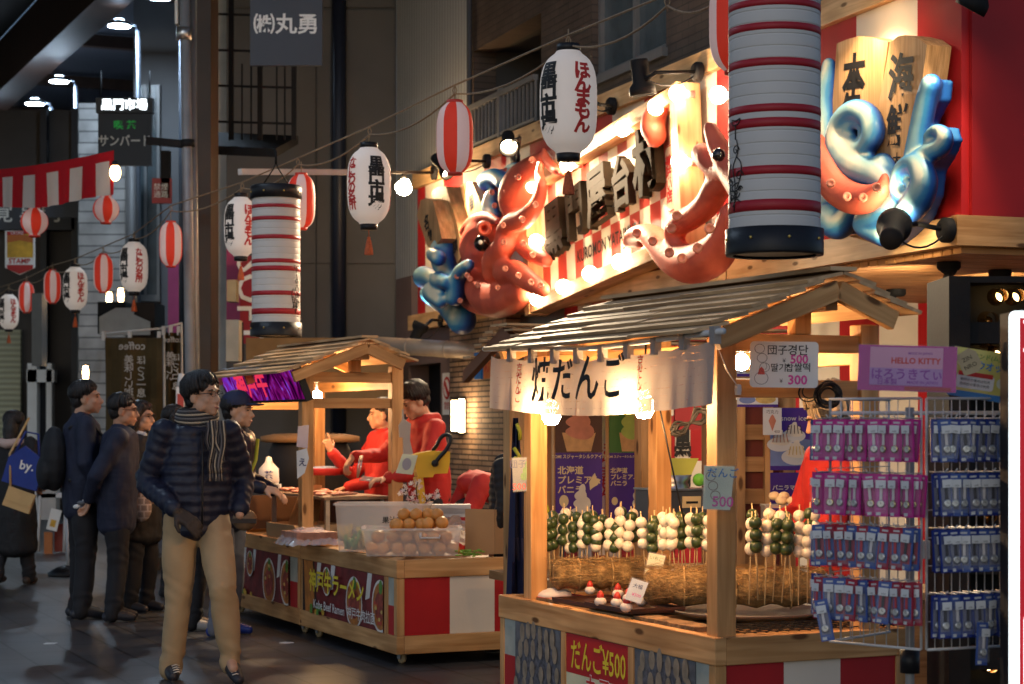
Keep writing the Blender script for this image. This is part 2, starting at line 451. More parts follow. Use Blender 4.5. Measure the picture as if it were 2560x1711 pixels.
# upper floor
WIN = (4.33, 5.89, 4.41, 6.2); BAL = (7.14, 9.11, 4.21, 5.25)
b = MB(FA.M); X0, X1 = .10, .34
def wall_with_holes(b, y0, y1, z0, z1, holes, m):
    ys = sorted({y0, y1, *[h[0] for h in holes], *[h[1] for h in holes]}); zs = sorted({z0, z1, *[h[2] for h in holes], *[h[3] for h in holes]})
    for i in range(len(ys) - 1):
        for j in range(len(zs) - 1):
            cy, cz = (ys[i] + ys[i + 1]) / 2, (zs[j] + zs[j + 1]) / 2
            if any(h[0] < cy < h[1] and h[2] < cz < h[3] for h in holes): continue
            b.box((X0, ys[i], zs[j]), (X1, ys[i + 1], zs[j + 1]), m)
wall_with_holes(b, .05, 9.29, 4.2, 8.2, [WIN, BAL], TILE); b.build('tiled_wall', hall)
b = MB(FA.M); y0, y1, z0, z1 = WIN
for a in (y0, y1 - .05, (y0 + y1) / 2 - .03): b.box((.16, a, z0), (.22, a + .055, z1), ALU)
b.box((.05, y0 - .03, z0 - .07), (.30, y1 + .03, z0), ALU); b.box((.15, y0, z0 + .001), (.221, y1, z0 + .06), ALU)
w = b.build('window', hall)
b = MB(FA.M); b.box((.20, y0, z0), (.21, y1, z1), GLASSD); b.build('pane', w)
b = MB(FA.M); y0, y1, z0, z1 = BAL
b.box((1.2, y0 - .8, z0 - .1), (1.25, y1 + .8, 8.2), DARKP); b.box((.345, y1 + .02, z0 - .1), (1.2, y1 + .1, 8.2), DARKP); b.box((.345, y0 - .8, z1 + .02), (1.2, y1 + .8, z1 + .1), DARKP); b.box((.34, y0 - .2, z0 - .06), (1.2, y1 + .2, z0 - .01), DARKP)
b.build('balcony_recess', hall)
b = MB(FA.M); b.box((.02, y0, z0 + .42), (.07, y1, z0 + .47), ALU); b.box((.03, y0, z0 + .04), (.06, y1, z0 + .07), ALU)
n = 18
for i in range(n + 1):
    y = y0 + (y1 - y0) * i / n; b.box((.035, y - .010, z0 + .07), (.055, y + .010, z0 + .42), ALU)
b.box((.02, 8.1, z0), (.08, 8.15, z0 + .5), ALU); b.build('balcony_railing', hall)
b = MB(FA.M); b.tube([(.05, 8.95, 4.25), (.05, 9.1, 4.6), (.05, 9.1, 8)], .03, DARKP); b.build('drain_pipe', hall)
# corrugated neighbour part and ground floor wall
b = MB(FA.M); b.box((.13, 9.30, 3.13), (.4, 12.04, 8.2), CORR); b.build('corrugated_wall', hall)
b = MB(FA.M); b.box((.125, 11.42, 0), (.4, 12.04, 3.129), PINKW); b.box((.02, 9.31, 0), (.3, 9.98, 2.474), PINKW); b.box((.02, 9.98, 2.1), (.3, 11.18, 2.474), PINKW)
b.box((.02, 11.18, 0), (.3, 11.41, 2.474), PINKW); b.build('mauve_wall', hall)
b = MB(FA.M); b.box((.26, 9.98, 0), (.29, 11.18, 2.1), BLACKM); b.build('doorway', hall)
b = MB(FA.M); b.box((-.10, 7.55, 0), (.3, 9.29, 2.474), STONE); b.build('stone_wall', hall)
b = MB(FA.M); b.box((.04, 6.3, 0), (.3, 7.54, 2.474), mat('grey_steel_shutter', (.18, .15, .12), .35, metal=.5, var=.2)); b.build('steel_shutter', hall)
# panels beside the ice cream stall: red and cream squares
b = MB(FA.M)
for j in range(5):
    for i in range(7):
        y = 4.1 + i * .32; z = .05 + j * .49
        b.box((.02, y, z), (.06, y + .315, z + .485), RED if (i + j) % 2 == 0 else CREAM)
b.build('chequered_wall', hall)
# room: ceiling of slats, far wall with broad stripes, inner side wall
b = MB(FA.M)
for i in range(40):
    y = -.0 + i * .105
    b.box((.0, y, 2.435), (4.4, y + .085, 2.466), SLATW)
b.box((0, -.004, 2.4665), (4.4, 4.3, 2.4735), PINED)
b.build('slatted_ceiling', hall)
b = MB(FA.M)
for i in range(12):
    x = .071 + i * .36; b.box((x, 4.10, 0), (x + .36, 4.14, 2.434), RED if i % 2 == 0 else CREAM)
b.box((4.3, -.1, 0), (4.4, 4.1, 2.434), DRED); b.build('room_wall', hall)

# ---------------------------------------------------------------- dark building beyond, with pipe
db = thing('dark_building', 'tall dark building with plain cladding and a blue drainpipe beyond the market hall', 'building', (-1.4, 22.5, 0))
b = MB(); seams = [(-3.35, -2.30), (-2.30, -1.95), (-1.94, -1.38)]
b.box((-3.35, 22.52, 0), (-1.36, 26, 9), DARKP)
for z0, z1 in ((.0, 3.3), (3.32, 6.3), (6.32, 9)):
    for x0, x1 in ((-3.35, -2.30), (-2.29, -1.37)):
        b.box((x0 + .006, 22.49, z0 + .006), (x1 - .006, 22.519, z1 - .006), DARKP)
b.build('wall', db)
b = MB(); b.tube([(-2.02, 22.42, 0), (-2.02, 22.42, 9)], .085, mat('blue_pipe', (.010, .014, .03), .4)); b.build('drain_pipe', db)
b = MB(); b.box((-3.75, 22.6, .0), (-3.36, 22.75, 9), mat('white_sheet_wall', (.36, .37, .37), .6)); b.build('white_wall', db)
b = MB()
for x in (-3.72, -3.62): b.box((x, 22.5, 2.4), (x + .045, 22.6, 6.0), ALU)
b.box((-3.74, 22.52, 2.4), (-3.50, 22.57, 6.0), GLASSD); b.build('window', db)

# ---------------------------------------------------------------- buildings on the left, down the street
SIDING = bricks('white_siding', (.30, .29, .28), (.26, .255, .25), (.10, .10, .10), 4.0, .17, .012, rough=.6, axes=(0, 2))
def lbuild(name, label, px0, px1, Y, z1, m, depth=4, z0=0):
    t = thing(name, label, 'building', (P(px0, 0, Y).x, Y, 0))
    b = MB(); b.box((P(px0, 0, Y).x, Y, z0), (P(px1, 0, Y).x, Y + depth, z1), m); b.build('wall', t); return t
sd = lbuild('siding_building', 'narrow house end clad in white horizontal boards', 196, 322, 28.5, 6.2, SIDING)
b = MB(); b.tube([P(330, 300, 28.3), P(330, 1400, 28.3)], .10, DARKP); b.build('drain_pipe', sd)
mb_ = thing('mauve_building', 'grey house front with tall windows behind the street pole', 'building', (P(330, 0, 27).x, 27, 0))
GREYW = mat('grey_render', (.16, .16, .165), .8, var=.2, vs=1)
b = MB(); b.box((P(334, 0, 29.3).x, 29.3, 0), (P(470, 0, 29.3).x, 33, 8), GREYW); b.build('wall', mb_)
b = MB(); 
for px in (338, 360, 392): b.box((P(px, 0, 29.2).x, 29.2, 3.4), (P(px + 7, 0, 29.2).x, 29.3, 6.6), ALU)
b.box((P(336, 0, 29.2).x, 29.18, 3.3), (P(400, 0, 29.2).x, 29.32, 3.4), ALU)
b.box((P(338, 0, 29.25).x, 29.25, 3.4), (P(399, 0, 29.25).x, 29.29, 6.6), GLASSD); b.build('window', mb_)
PINKP = mat('magenta_shop_panel', (.36, .045, .14), .6, var=.1)
b = MB(); b.box((P(420, 0, 29.1).x, 29.1, .9), (P(455, 0, 29.1).x, 29.29, 4.0), PINKP); b.build('pink_panel', mb_)
fd = lbuild('dark_shop_building', 'dark shop front with black posts at the far left', -260, 195, 31, 6.5, mat('dark_shop_wall', (.060, .050, .045), .7, var=.3, vs=1), 6)
b = MB()
for px in (100, 178): b.box((P(px, 0, 30.8).x, 30.8, 0), (P(px + 16, 0, 30.8).x, 30.99, 6.5), mat('navy_post', (.012, .014, .022), .5))
b.each('post', fd)
SHUT = ribbed('cream_shutter', (.38, .37, .24), 'Z', .09, bump=.4)
b = MB(); b.box((P(-200, 0, 30.9).x, 30.88, 0), (P(52, 0, 30.9).x, 30.99, 2.95), SHUT); b.build('shutter', fd)
b = MB(); b.box((P(-200, 0, 30.9).x, 30.8, 4.55), (P(190, 0, 30.9).x, 30.98, 5.35), mat('shop_fascia', (.05, .055, .07), .6))
b.text('味覚 黒門', .34, WHITEINK, face_L(P(40, 535, 30.79), (1, 0, 0), (0, 0, 1)), off=.01); b.build('fascia', fd)
b = MB(); b.box((P(48, 0, 30).x, 30.5, 0), (P(72, 0, 30).x, 30.7, 2.4), WHITE); b.box((P(96, 0, 30).x, 30.5, 0), (P(110, 0, 30).x, 30.7, 2.4), WHITE)
b.box((P(46, 0, 30).x, 30.5, 2.1), (P(116, 0, 30).x, 30.7, 2.3), WHITE); b.build('door_frame', fd)
far = lbuild('far_building', 'dark upper storeys closing the far end of the arcade', -300, 420, 46, 9.0, mat('far_wall', (.035, .037, .045), .8), 3)
b = MB()
for px in (100, 129): b.box((P(px, 0, 45.8).x, 45.8, 7.45), (P(px + 7, 0, 45.8).x, 45.9, 8.1), glow('lit_window_slit', (1, .72, .35), 1.6))
b.build('lit_window', far)
b = MB(); b.box((P(108, 0, 45.8).x, 45.8, 6.3), (P(160, 0, 45.8).x, 45.9, 7.1), mat('pale_far_panel', (.5, .47, .42), .7)); b.build('pale_panel', far)

# ---------------------------------------------------------------- arcade roof
CEIL = mat('arcade_ceiling_sheet', (.14, .16, .21), .6, var=.25, vs=.5)
RUST = mat('brown_beam_paint', (.055, .026, .016), .6, var=.2)
ar = thing('arcade_roof', 'high dark arcade roof with a brown edge beam over the street', 'arcade roof', (-5, 30, 0))
d1 = Vector((-.41, .912, 0)); d2 = Vector((.912, .41, 0))
def AL(u, v, z): return Vector((-9.9, 37.2, 0)) + d1 * u + d2 * v + Vector((0, 0, z))   # u along the street, v across it
AM = Matrix.Translation(Vector((-9.9, 37.2, 0))) @ Matrix(((d1.x, d2.x, 0, 0), (d1.y, d2.y, 0, 0), (0, 0, 1, 0), (0, 0, 0, 1)))
b = MB(AM); b.quad((-20, -.1, 7.95), (-20, 8.5, 8.1), (24, 8.5, 8.1), (24, -.1, 7.95), CEIL); b.build('ceiling', ar)
b = MB(AM); b.box((-24, -.5, 7.4), (24, 0, 8.3), RUST); b.build('edge_beam', ar)
b = MB(AM)
for u in range(-18, 24, 4):
    b.box((u, .02, 7.72), (u + .16, 8.4, 7.92), RUST)
b.build('cross_beam', ar)
b = MB(AM); b.quad((-24, -.5, 8.31), (-24, -14, 7.2), (24, -14, 7.2), (24, -.5, 8.31), mat('arcade_dark_side', (.012, .011, .011), .8)); b.build('side_sheet', ar)

# arcade lamps on posts
LEDW = glow('led_disc', (.62, .80, 1.0), 230)
LEDU = glow('led_added_uplight', (.55, .75, 1.0), 22)  # upward disc added to brighten the ceiling round each lamp
POSTB = mat('blue_grey_post', (.07, .085, .11), .45, metal=.3)
def arcade_lamp(px, py, w, pole_px, first=[None]):
    Z = .33 / w * F
    c = P(px, py, Z)
    if first[0] is None:
        t = thing('arcade_lamp', '', 'street lamp', c, group='white disc lamps of the arcade')
        b = MB(tr(c)); b.lathe([(.0, .015), (.165, .015), (.155, .05), (.08, .085), (.0, .09)], BLACKM, 28); b.tube([(.1, .06, .05), (.22, .10, .03), (.25, .11, -.05)], .022, POSTB); b.build('lamp_head', t)
        b = MB(tr(c)); b.disc(.155, LEDW, 28, rot(pi, 0, 0)); b.build('diffuser', t); b = MB(tr(c)); b.disc(.07, LEDU, 20, tr(0, 0, .095)); b.build('added_uplight', t)
        b = MB(tr(c)); b.tube([(.25, .11, -5.2), (.25, .11, -.04)], .035, POSTB); b.build('pole', t)
        first[0] = t; return t
    return dup(first[0], tr(c))
for i, (px, py, w, lab) in enumerate([(298, 66, 58, 'largest white disc lamp, high above the green lettered cafe sign'), (148, 205, 50, 'white disc street lamp, middle one of the three near the left edge'), (87, 261, 49, 'white disc street lamp just above the striped curtain'), (-14, 360, 44, 'white disc street lamp cut off by the left edge of the picture')]):
    arcade_lamp(px, py, w, 0)['label'] = lab
for k, (x, y) in enumerate(((-4.6, 13.0),)): dup([o for o in bpy.data.objects if o.name == 'arcade_lamp'][0], tr(x, y, 7.1), 'unseen white disc lamp added left of the view to brighten the street')  # extra lamp added out of view as cool fill light
hl = arcade_lamp(400, -6, 66, 0); hl['label'] = 'white disc lamp at the top edge beside the grey steel pole'

# ---------------------------------------------------------------- steel pole with brackets, brown column
pz = 18.2
t = thing('street_pole', 'tall grey steel arcade pole with clamps and a side arm', 'pole', P(473, HY, pz) * 1.0)
b = MB(); B0, B1 = P(484, 1480, pz), P(460, -120, pz)
b.tube([B0, B1], .050, mat('pole_steel', (.27, .27, .28), .5, metal=.25, var=.15), 12); b.tube([P(497, 1480, pz + .1), P(478, -120, pz + .1)], .036, mat('galvanised_steel', (.30, .30, .30), .45, metal=.5), 10); b.build('pole', t)
b = MB(); b.tube([P(461, 70, pz), P(460, 100, pz)], .075, STEEL, 12); b.tube([P(468, 350, pz), P(469, 368, pz)], .07, BLACKM, 12); b.build('clamp', t)
b = MB(); b.bar(P(365, 352, pz - .1), P(470, 362, pz), .05, .07, BLACKM); b.build('side_arm', t)
b = MB(); b.box(P(437, 60, pz - .05), P(452, -60, pz + .12), mat('pale_lamp_box', (.6, .6, .55), .5)); b.build('lamp_box', t)
COLB = mat('brown_column_paint', (.055, .034, .021), .55, var=.25, vs=1.5)
t = tag(MB().box(P(492, 1500, 19.2) + Vector((0, 0, -.3)), P(546, -200, 19.7), COLB).build('column'), 'wide brown column right behind the grey steel pole', 'column')

# black steel balcony with ladder rails
bz = 20.0
t = thing('steel_balcony', 'black steel escape balcony with thin rails above the brown column', 'balcony', P(490, 370, bz))
b = MB(); q = [P(486, 363, bz - .2), P(530, 330, bz + .9), P(746, 340, bz + .9), P(690, 372, bz - .2)]
lo = [v + Vector((0, 0, -.09)) for v in q]
b.add(q + lo, [(0, 1, 2, 3), (7, 6, 5, 4), (0, 4, 5, 1), (1, 5, 6, 2), (2, 6, 7, 3), (3, 7, 4, 0)], BLACKM); b.build('platform', t)
b = MB()
for px in (520, 578, 735, 650): b.bar(P(px, 350, bz), P(px, -60, bz), .05, .05, BLACKM, up=(0, 1, 0))
for py in (35, 125, 214, 304): b.bar(P(524, py, bz), P(735, py + 6, bz), .022, .022, BLACKM)
for px in (605, 628, 692, 712): b.bar(P(px, 350, bz), P(px, 160, bz), .016, .016, BLACKM, up=(0, 1, 0))
b.build('railing', t)

# small pole-side things
t = tag(MB().box(P(402, 495, 22), P(428, 380, 22.1), BLACKM).build('side_screen'), 'narrow black board fixed edge-on beside the steel pole', 'board')
b = MB(); b.box(P(380, 446, 22), P(430, 510, 22.06), mat('faded_red_board', (.30, .05, .05), .6)); b.text('禁煙\n通路', .085, WHITEINK, face_L(P(402, 478, 21.99), (1, 0, 0), (0, 0, 1)))
tag(b.build('notice_board'), 'small faded red notice board left of the steel pole', 'sign')
b = MB(); b.box(P(565, 800, 19), P(607, 906, 19.3), mat('cream_box', (.5, .46, .36), .6)); b.box(P(605, 806, 18.98), P(609, 906, 19), BLACKM)
tag(b.build('meter_box'), 'cream meter box standing behind the farther stall roof', 'box')
b = MB(); b.box(P(567, 700, 21), P(597, 757, 21.2), mat('beige_box', (.42, .34, .20), .6)); tag(b.build('switch_box'), 'small beige switch box on the pink shop panel', 'box')
b = MB(); b.box(P(566, 560, 21.8), P(607, 810, 21.9), PINKP); tag(b.build('pink_hoarding'), 'pink shop panel behind the striped cylinder lantern', 'panel')
b = MB(); b.box(P(600, 640, 21.5), P(660, 860, 21.55), mat('crimson_banner', (.28, .01, .02), .6)); b.text('SOFT', .42, WHITEINK, face_L(P(622, 750, 21.49), (0, 0, -1), (1, 0, 0)), off=.01)
tag(b.build('shop_banner'), 'tall crimson banner with white letters behind the striped cylinder lantern', 'banner')
b = MB(); b.box(P(615, 845, 21), P(990, 1000, 21.3), mat('ochre_board', (.22, .13, .05), .7)); tag(b.build('fascia_board'), 'dull ochre board above the farther stall roof', 'board')

SHL = glow('shop_light_warm', (1, .62, .28), 14); sl = None
for px, py, lab in ((214, 932, 'small warm shop light low on the white siding, behind the waiting men'), (273, 748, 'small warm shop light under the white lettered lantern'), (302, 738, 'small warm shop light right of its neighbour, above the cafe awning')):
    w = P(px, py, 27.5)
    if sl is None:
        sl = thing('shop_light', lab, 'lamp', w, group='warm shop lights on the left'); b = MB(tr(w)); b.lathe([(.0, -.10), (.035, -.09), (.045, .0), (.035, .09), (0, .10)], SHL, 12); b.build('lamp', sl); b = MB(tr(w)); b.box((-.03, .03, -.06), (.03, .12, .12), BLACKM); b.build('bracket', sl)
    else: dup(sl, tr(w), lab)
# ================================================================ lanterns on the garland
PAPERW = thin('white_lantern_paper', (.80, .73, .67), .25, .6, .05, lit=.13)  # these three papers glow slightly to look brighter; no bulb inside
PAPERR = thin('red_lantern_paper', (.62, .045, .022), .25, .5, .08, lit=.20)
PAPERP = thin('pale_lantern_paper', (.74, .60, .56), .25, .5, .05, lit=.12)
CORD = mat('hemp_cord', (.30, .21, .13), .9, var=.3, vs=60)
TASSEL = mat('orange_tassel', (.50, .10, .03), .8, var=.3, vs=80)
def barrel(R, h, n=34, p=3.4, q=2.4, rib=.006, cap=.42):
    o = []
    for i in range(n + 1):
        t = -1 + 2 * i / n; r = R * max(cap, (1 - abs(t) ** p) ** (1 / q)) if abs(t) < 1 else R * cap
        o.append((r * (1 - rib * (1 + cos(2 * pi * i))) + R * rib * (i % 2), t * h / 2))
    return o
def prof_r(prof, z):
    for (r0, z0), (r1, z1) in zip(prof, prof[1:]):
        if z0 <= z <= z1: return r0 + (r1 - r0) * (z - z0) / max(1e-6, z1 - z0)
    return prof[0][0]
def wrap(prof, a0, eps=.0045):
    def f(v):
        r = prof_r(prof, v.y) + eps; a = a0 + v.x / max(.03, prof_r(prof, 0)); return Vector((r * sin(a), -r * cos(a), v.y))
    return f
def faceM(px, py, Y, yaw=0):
    c = P(px, py, Y); return Matrix.Translation(c) @ Matrix.Rotation(atan2(-c.x, Y) + yaw, 4, 'Z')
G_L = 'lanterns strung along the street'
# white lantern, lettered round its body
M0 = faceM(1421, 257, 9.4, radians(30))
WL = thing('paper_lantern', 'nearest white lettered paper lantern, above the sign board with red tassel', 'lantern', M=M0, group=G_L)
pr = barrel(.142, .50); 
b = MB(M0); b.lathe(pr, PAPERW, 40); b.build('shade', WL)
b = MB(M0); b.lathe([(.055, .25), (.058, .25), (.058, .285), (.0, .287)], BLACK, 24); b.build('top_ring', WL)
b = MB(M0); b.lathe([(0, -.288), (.056, -.287), (.058, -.25), (.05, -.25)], BLACK, 24); b.build('bottom_ring', WL)
b = MB(M0)
for s_, a_, m_, sz, off, ld in (('ほんまもん', 0, INKR, .096, .040, .85), ('黒門市場', -76, INK, .116, .040, .86), ('なにわの名所', -150, INKR, .082, .036, .82), ('黒門市場', 140, INK, .116, .040, .86)):
    b.text(s_, sz, m_, off=off, vert=True, cut=.009, warp=(lambda f: lambda v: f(v + Vector((0, .008, 0))))(wrap(pr, radians(a_))), lead=ld * .8)
b.build('lettering', WL)
b = MB(M0); b.tube([(0, 0, .285), (0, 0, .36)], .004, CORD, 5); b.build('cord', WL)
b = MB(M0); b.tube([(0, 0, -.288), (0, 0, -.33)], .003, TASSEL, 5); b.lathe([(.030, -.45), (.028, -.42), (.016, -.36), (.011, -.345), (.012, -.335), (0, -.33)], TASSEL, 10, smooth=False); b.build('tassel', WL)
for px, py, Z, yaw, lab in ((922, 466, 12.6, 98, 'white lantern with large black characters facing the street, by a bare bulb on its arm'),
                           (602, 568, 16.3, 30, 'white lantern half hidden behind the farther striped cylinder lantern'),
                           (335, 668, 19.4, 172, 'white lantern with one red column of writing, left of the steel pole'),
                           (188, 722, 22.4, 28, 'small white lantern between two red striped lanterns on the left'),
                           (22, 780, 27.6, 28, 'tiny white lantern at the left edge of the picture')):
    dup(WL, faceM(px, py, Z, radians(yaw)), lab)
# red and white striped lantern
M0 = faceM(1137, 345, 11.0)
RL = thing('striped_lantern', 'red and white striped lantern over the octopus with a spotlight at its foot', 'lantern', M=M0, group=G_L)
pr = barrel(.106, .41, 30, 3.6, 2.3, .004, .38)
def seg8(off):
    def f(j):
        a = ((j + .5) / 48 * 360 + off) % 90; return PAPERR if a < 46 else PAPERP
    return f
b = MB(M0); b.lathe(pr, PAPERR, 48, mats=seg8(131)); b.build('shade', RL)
b = MB(M0); b.lathe([(.04, .195), (.047, .197), (.047, .215), (0, .217)], REDB, 20); b.build('top_ring', RL)
b = MB(M0); b.lathe([(0, -.217), (.045, -.215), (.046, -.197), (.04, -.195)], REDB, 20); b.build('bottom_ring', RL)
b = MB(M0); b.tube([(0, 0, .215), (0, 0, .30)], .0035, CORD, 5); b.build('cord', RL)
for px, py, Z, yaw, lab in ((1838, 55, 7.8, -8, 'large red lantern partly hidden by the near striped cylinder lantern'),
                           (753, 504, 14.5, 60, 'red and white lantern partly behind the farther cylinder lantern, under the white arm'),
                           (427, 611, 17.8, 12, 'red and white lantern hanging against the grey steel pole'),
                           (258, 684, 20.9, 66, 'red lantern with pale stripe just left of the white lettered one'),
                           (131, 717, 24, 66, 'small red lantern left of the small white lantern'),
                           (66, 744, 26.2, 66, 'second smallest red lantern near the left edge above a grey cabinet')):
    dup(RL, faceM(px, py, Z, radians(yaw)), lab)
# round lanterns
M0 = faceM(265, 524, 20.0)
RO = thing('round_lantern', 'round red lantern below the right end of the striped curtain', 'lantern', M=M0, group='round lanterns under the curtain')
pr = [(.135 * max(.42, sqrt(max(0, 1 - (i / 12 - 1) ** 2))), .135 * (i / 12 - 1)) for i in range(25)]
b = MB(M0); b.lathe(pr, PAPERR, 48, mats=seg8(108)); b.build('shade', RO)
for nm, z in (('top_ring', .135), ('bottom_ring', -.15)):
    b = MB(M0); b.lathe([(.052, z - .004), (.056, z), (.056, z + .016), (0, z + .018)], REDB, 20); b.build(nm, RO)
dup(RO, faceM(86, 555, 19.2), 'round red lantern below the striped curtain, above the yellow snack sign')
# ropes
b = MB(); knots = [(1960, -130, 7.2), (1838, -62, 7.8), (1668, -2, 8.45), (1421, 98, 9.4), (1137, 222, 11.0), (924, 325, 12.6), (745, 402, 14.5), (606, 462, 16.3), (427, 520, 17.8), (335, 590, 19.4), (258, 622, 20.9), (188, 652, 22.4), (131, 668, 24), (66, 700, 26.2), (22, 715, 27.6), (-60, 740, 31)]
kp = [P(*k) for k in knots]
b.tube([v + Vector((0, 0, .02)) for v in kp], .0055, CORD, 6)
lo = []
for a, c in zip(kp, kp[1:]): lo += arc(a - Vector((0, 0, .03)), c - Vector((0, 0, .03)), .07, 8)[:-1]
b.tube(lo, .0055, CORD, 6)
for v in kp:
    b.tube([v + Vector((0, 0, .02)), v + Vector((.012, 0, -.01)), v + Vector((0, 0, -.05)), v + Vector((-.012, 0, -.01)), v + Vector((0, 0, .02))], .0035, CORD, 5)
tag(b.build('garland_rope'), 'pair of twisted hemp ropes carrying the lanterns across the street', 'rope')

# ================================================================ striped cylinder lanterns
CYW = thin('cylinder_lantern_vinyl', (.66, .64, .61), .2, .5, .04)
CYR = mat('cylinder_red_band', (.36, .012, .02), .5, var=.08)
GOLD = mat('brass_rivet', (.55, .38, .10), .35, metal=.8)
def cyl_lantern(px, Z, zb, lab, yaw, art):
    x = (px - CX) / F * Z
    M0 = Matrix.Translation((x, Z, zb)) @ Matrix.Rotation(atan2(-x, Z), 4, 'Z') @ Matrix.Scale(.823, 4)
    t = thing('cylinder_lantern', lab, 'lantern', M=M0, group='striped cylinder lanterns'); R = .215
    bands = [(.218, .052), (.379, .040), (.597, .042), (.664, .036), (.875, .036), (1.04, .034), (1.15, .032)]
    pr = []; z = .12
    while z < 1.232:
        pr += [(R, z), (R, z + .003), (R, z + .046), (R - .0005, z + .048), (R - .003, z + .0505), (R - .003, z + .0525), (R - .0005, z + .0545)]; z += .0555
    pr.append((R, 1.235))
    b = MB(M0); b.lathe(pr, CYW, 48); b.build('shade', t)
    for c, h in bands:
        b = MB(M0); b.lathe([(R - .006, c - h / 2), (R + .0012, c - h / 2), (R + .0014, c), (R + .0012, c + h / 2), (R - .006, c + h / 2)], CYR, 48); b.build('red_band', t)
    b = MB(M0); b.lathe([(R - .02, 0), (R + .013, .0), (R + .015, .01), (R + .015, .122), (R - .01, .124)], BLACK, 48)
    for k in range(8): b.ell(((R + .015) * sin(k * pi / 4 + .3), -(R + .015) * cos(k * pi / 4 + .3), .07), .008, GOLD, n=8, m=5)
    b.build('bottom_ring', t)
    b = MB(M0); b.lathe([(R - .01, 1.225), (R + .015, 1.227), (R + .015, 1.335), (R, 1.345), (.02, 1.35)], BLACK, 48)
    for k in range(8): b.ell(((R + .015) * sin(k * pi / 4 + .3), -(R + .015) * cos(k * pi / 4 + .3), 1.28), .008, GOLD, n=8, m=5)
    b.build('top_ring', t)
    b = MB(M0); b.disc(R - .02, CREAM, 32, tr(0, 0, .012)); b.build('bottom_disc', t)
    b = MB(M0); rr = R + .005
    def on(u, v): a = art + u / R; return (rr * sin(a), -rr * cos(a), v)
    def curl(u, v, s, n=14, turns=1.4, d=1): return [on(u + s * (1 - i / n) * cos(d * turns * 2 * pi * i / n), v + s * (1 - i / n) * sin(d * turns * 2 * pi * i / n)) for i in range(n)]
    for l in ([(0, .2), (.01, .32), (-.01, .40), (.03, .47), (.02, .53)], [(-.02, .25), (-.05, .36), (-.03, .42)], [(.02, .3), (.05, .36), (.05, .42), (.02, .45)], [(-.01, .22), (.02, .27), (-.02, .31), (.03, .33)], [(.012, .53), (.012, .60)], [(-.02, .62), (-.012, .60), (.03, .60), (.045, .625), (.02, .618), (-.02, .625)], [(-.05, .24), (0, .26), (.05, .24)], [(-.04, .30), (.01, .29), (.05, .31)]):
        b.tube([on(*q) for q in spline(l, 4)], .0028, INK, 5)
    for u, v, s_, d in ((.04, .36, .028, 1), (-.03, .34, .022, -1), (.02, .28, .024, -1), (-.02, .26, .02, 1), (.015, .48, .026, 1), (.045, .30, .016, 1)):
        b.tube(curl(u, v, s_, d=d), .0026, INK, 5)
    b.build('ink_drawing', t)
    b = MB(M0)
    for s_ in (-1, 1): b.tube([(s_ * .12, 0, 1.345), (s_ * .02, 0, 1.50), (0, 0, 1.56)], .006, BLACKM, 5)
    b.tube([(0, 0, 1.54), (0, 0, 1.66)], .012, BLACKM, 6); b.build('hanger', t)
    return t
cyl_lantern(1936, 7.42, 1.47 + (1055 - 640) / F * 7.42, 'near cylinder lantern with red bands in front of the wave sign', 0, radians(-58))
cyl_lantern(690, 14.1, 1.47 + (1055 - 842) / F * 14.1, 'farther cylinder lantern with red bands above the farther stall roof', 0, radians(52))

# ================================================================ striped curtain and hanging street signs on the left
CURT_R = thin('red_curtain_cloth', (.42, .008, .016), .3, .8, .12, 5); CURT_W = thin('white_curtain_cloth', (.58, .52, .48), .3, .8, .08, 5)
b = MB(); A, B_ = P(-60, 428, 20.2), P(285, 376, 17.0); dn = Vector((0, 0, 1)); n = 96
def cp(t, k):
    v = A.lerp(B_, t); hh = .40 * (1 - .04 * sin(t * 9)); w = sin(t * 60) * .012 * k
    return v + Vector((w, w * .6, -hh * k + (-.06 * 4 * t * (1 - t) * .5)))
for i in range(n):
    t0, t1 = i / n, (i + 1) / n; wh = (i + 3) % 16 >= 8
    for k0, k1 in ((0, .22), (.22, .6), (.6, 1)):
        m_ = CURT_W if wh and k0 > 0 else CURT_R
        b.add([cp(t0, k1), cp(t1, k1), cp(t1, k0), cp(t0, k0)], [(0, 1, 2, 3)], m_, True)
tag(b.build('striped_curtain'), 'long red and white striped festival curtain hung across the street', 'curtain')
b = MB(); c = P(288, 432, 17.0); b.ell(c, (.05, .05, .075), glow('small_warm_bulb', (1, .62, .25), 12)); b.lathe([(.03, .06), (.03, .1), (0, .1)], BLACK, 10, tr(c)); tag(b.build('light_bulb'), 'single warm bulb at the right end of the striped curtain', 'light bulb')
NAVY = mat('navy_sign_sheet', (.035, .042, .06), .5, var=.12, vs=2)
LEDT = glow('white_sign_light', (.85, .95, 1.0), 3.2)
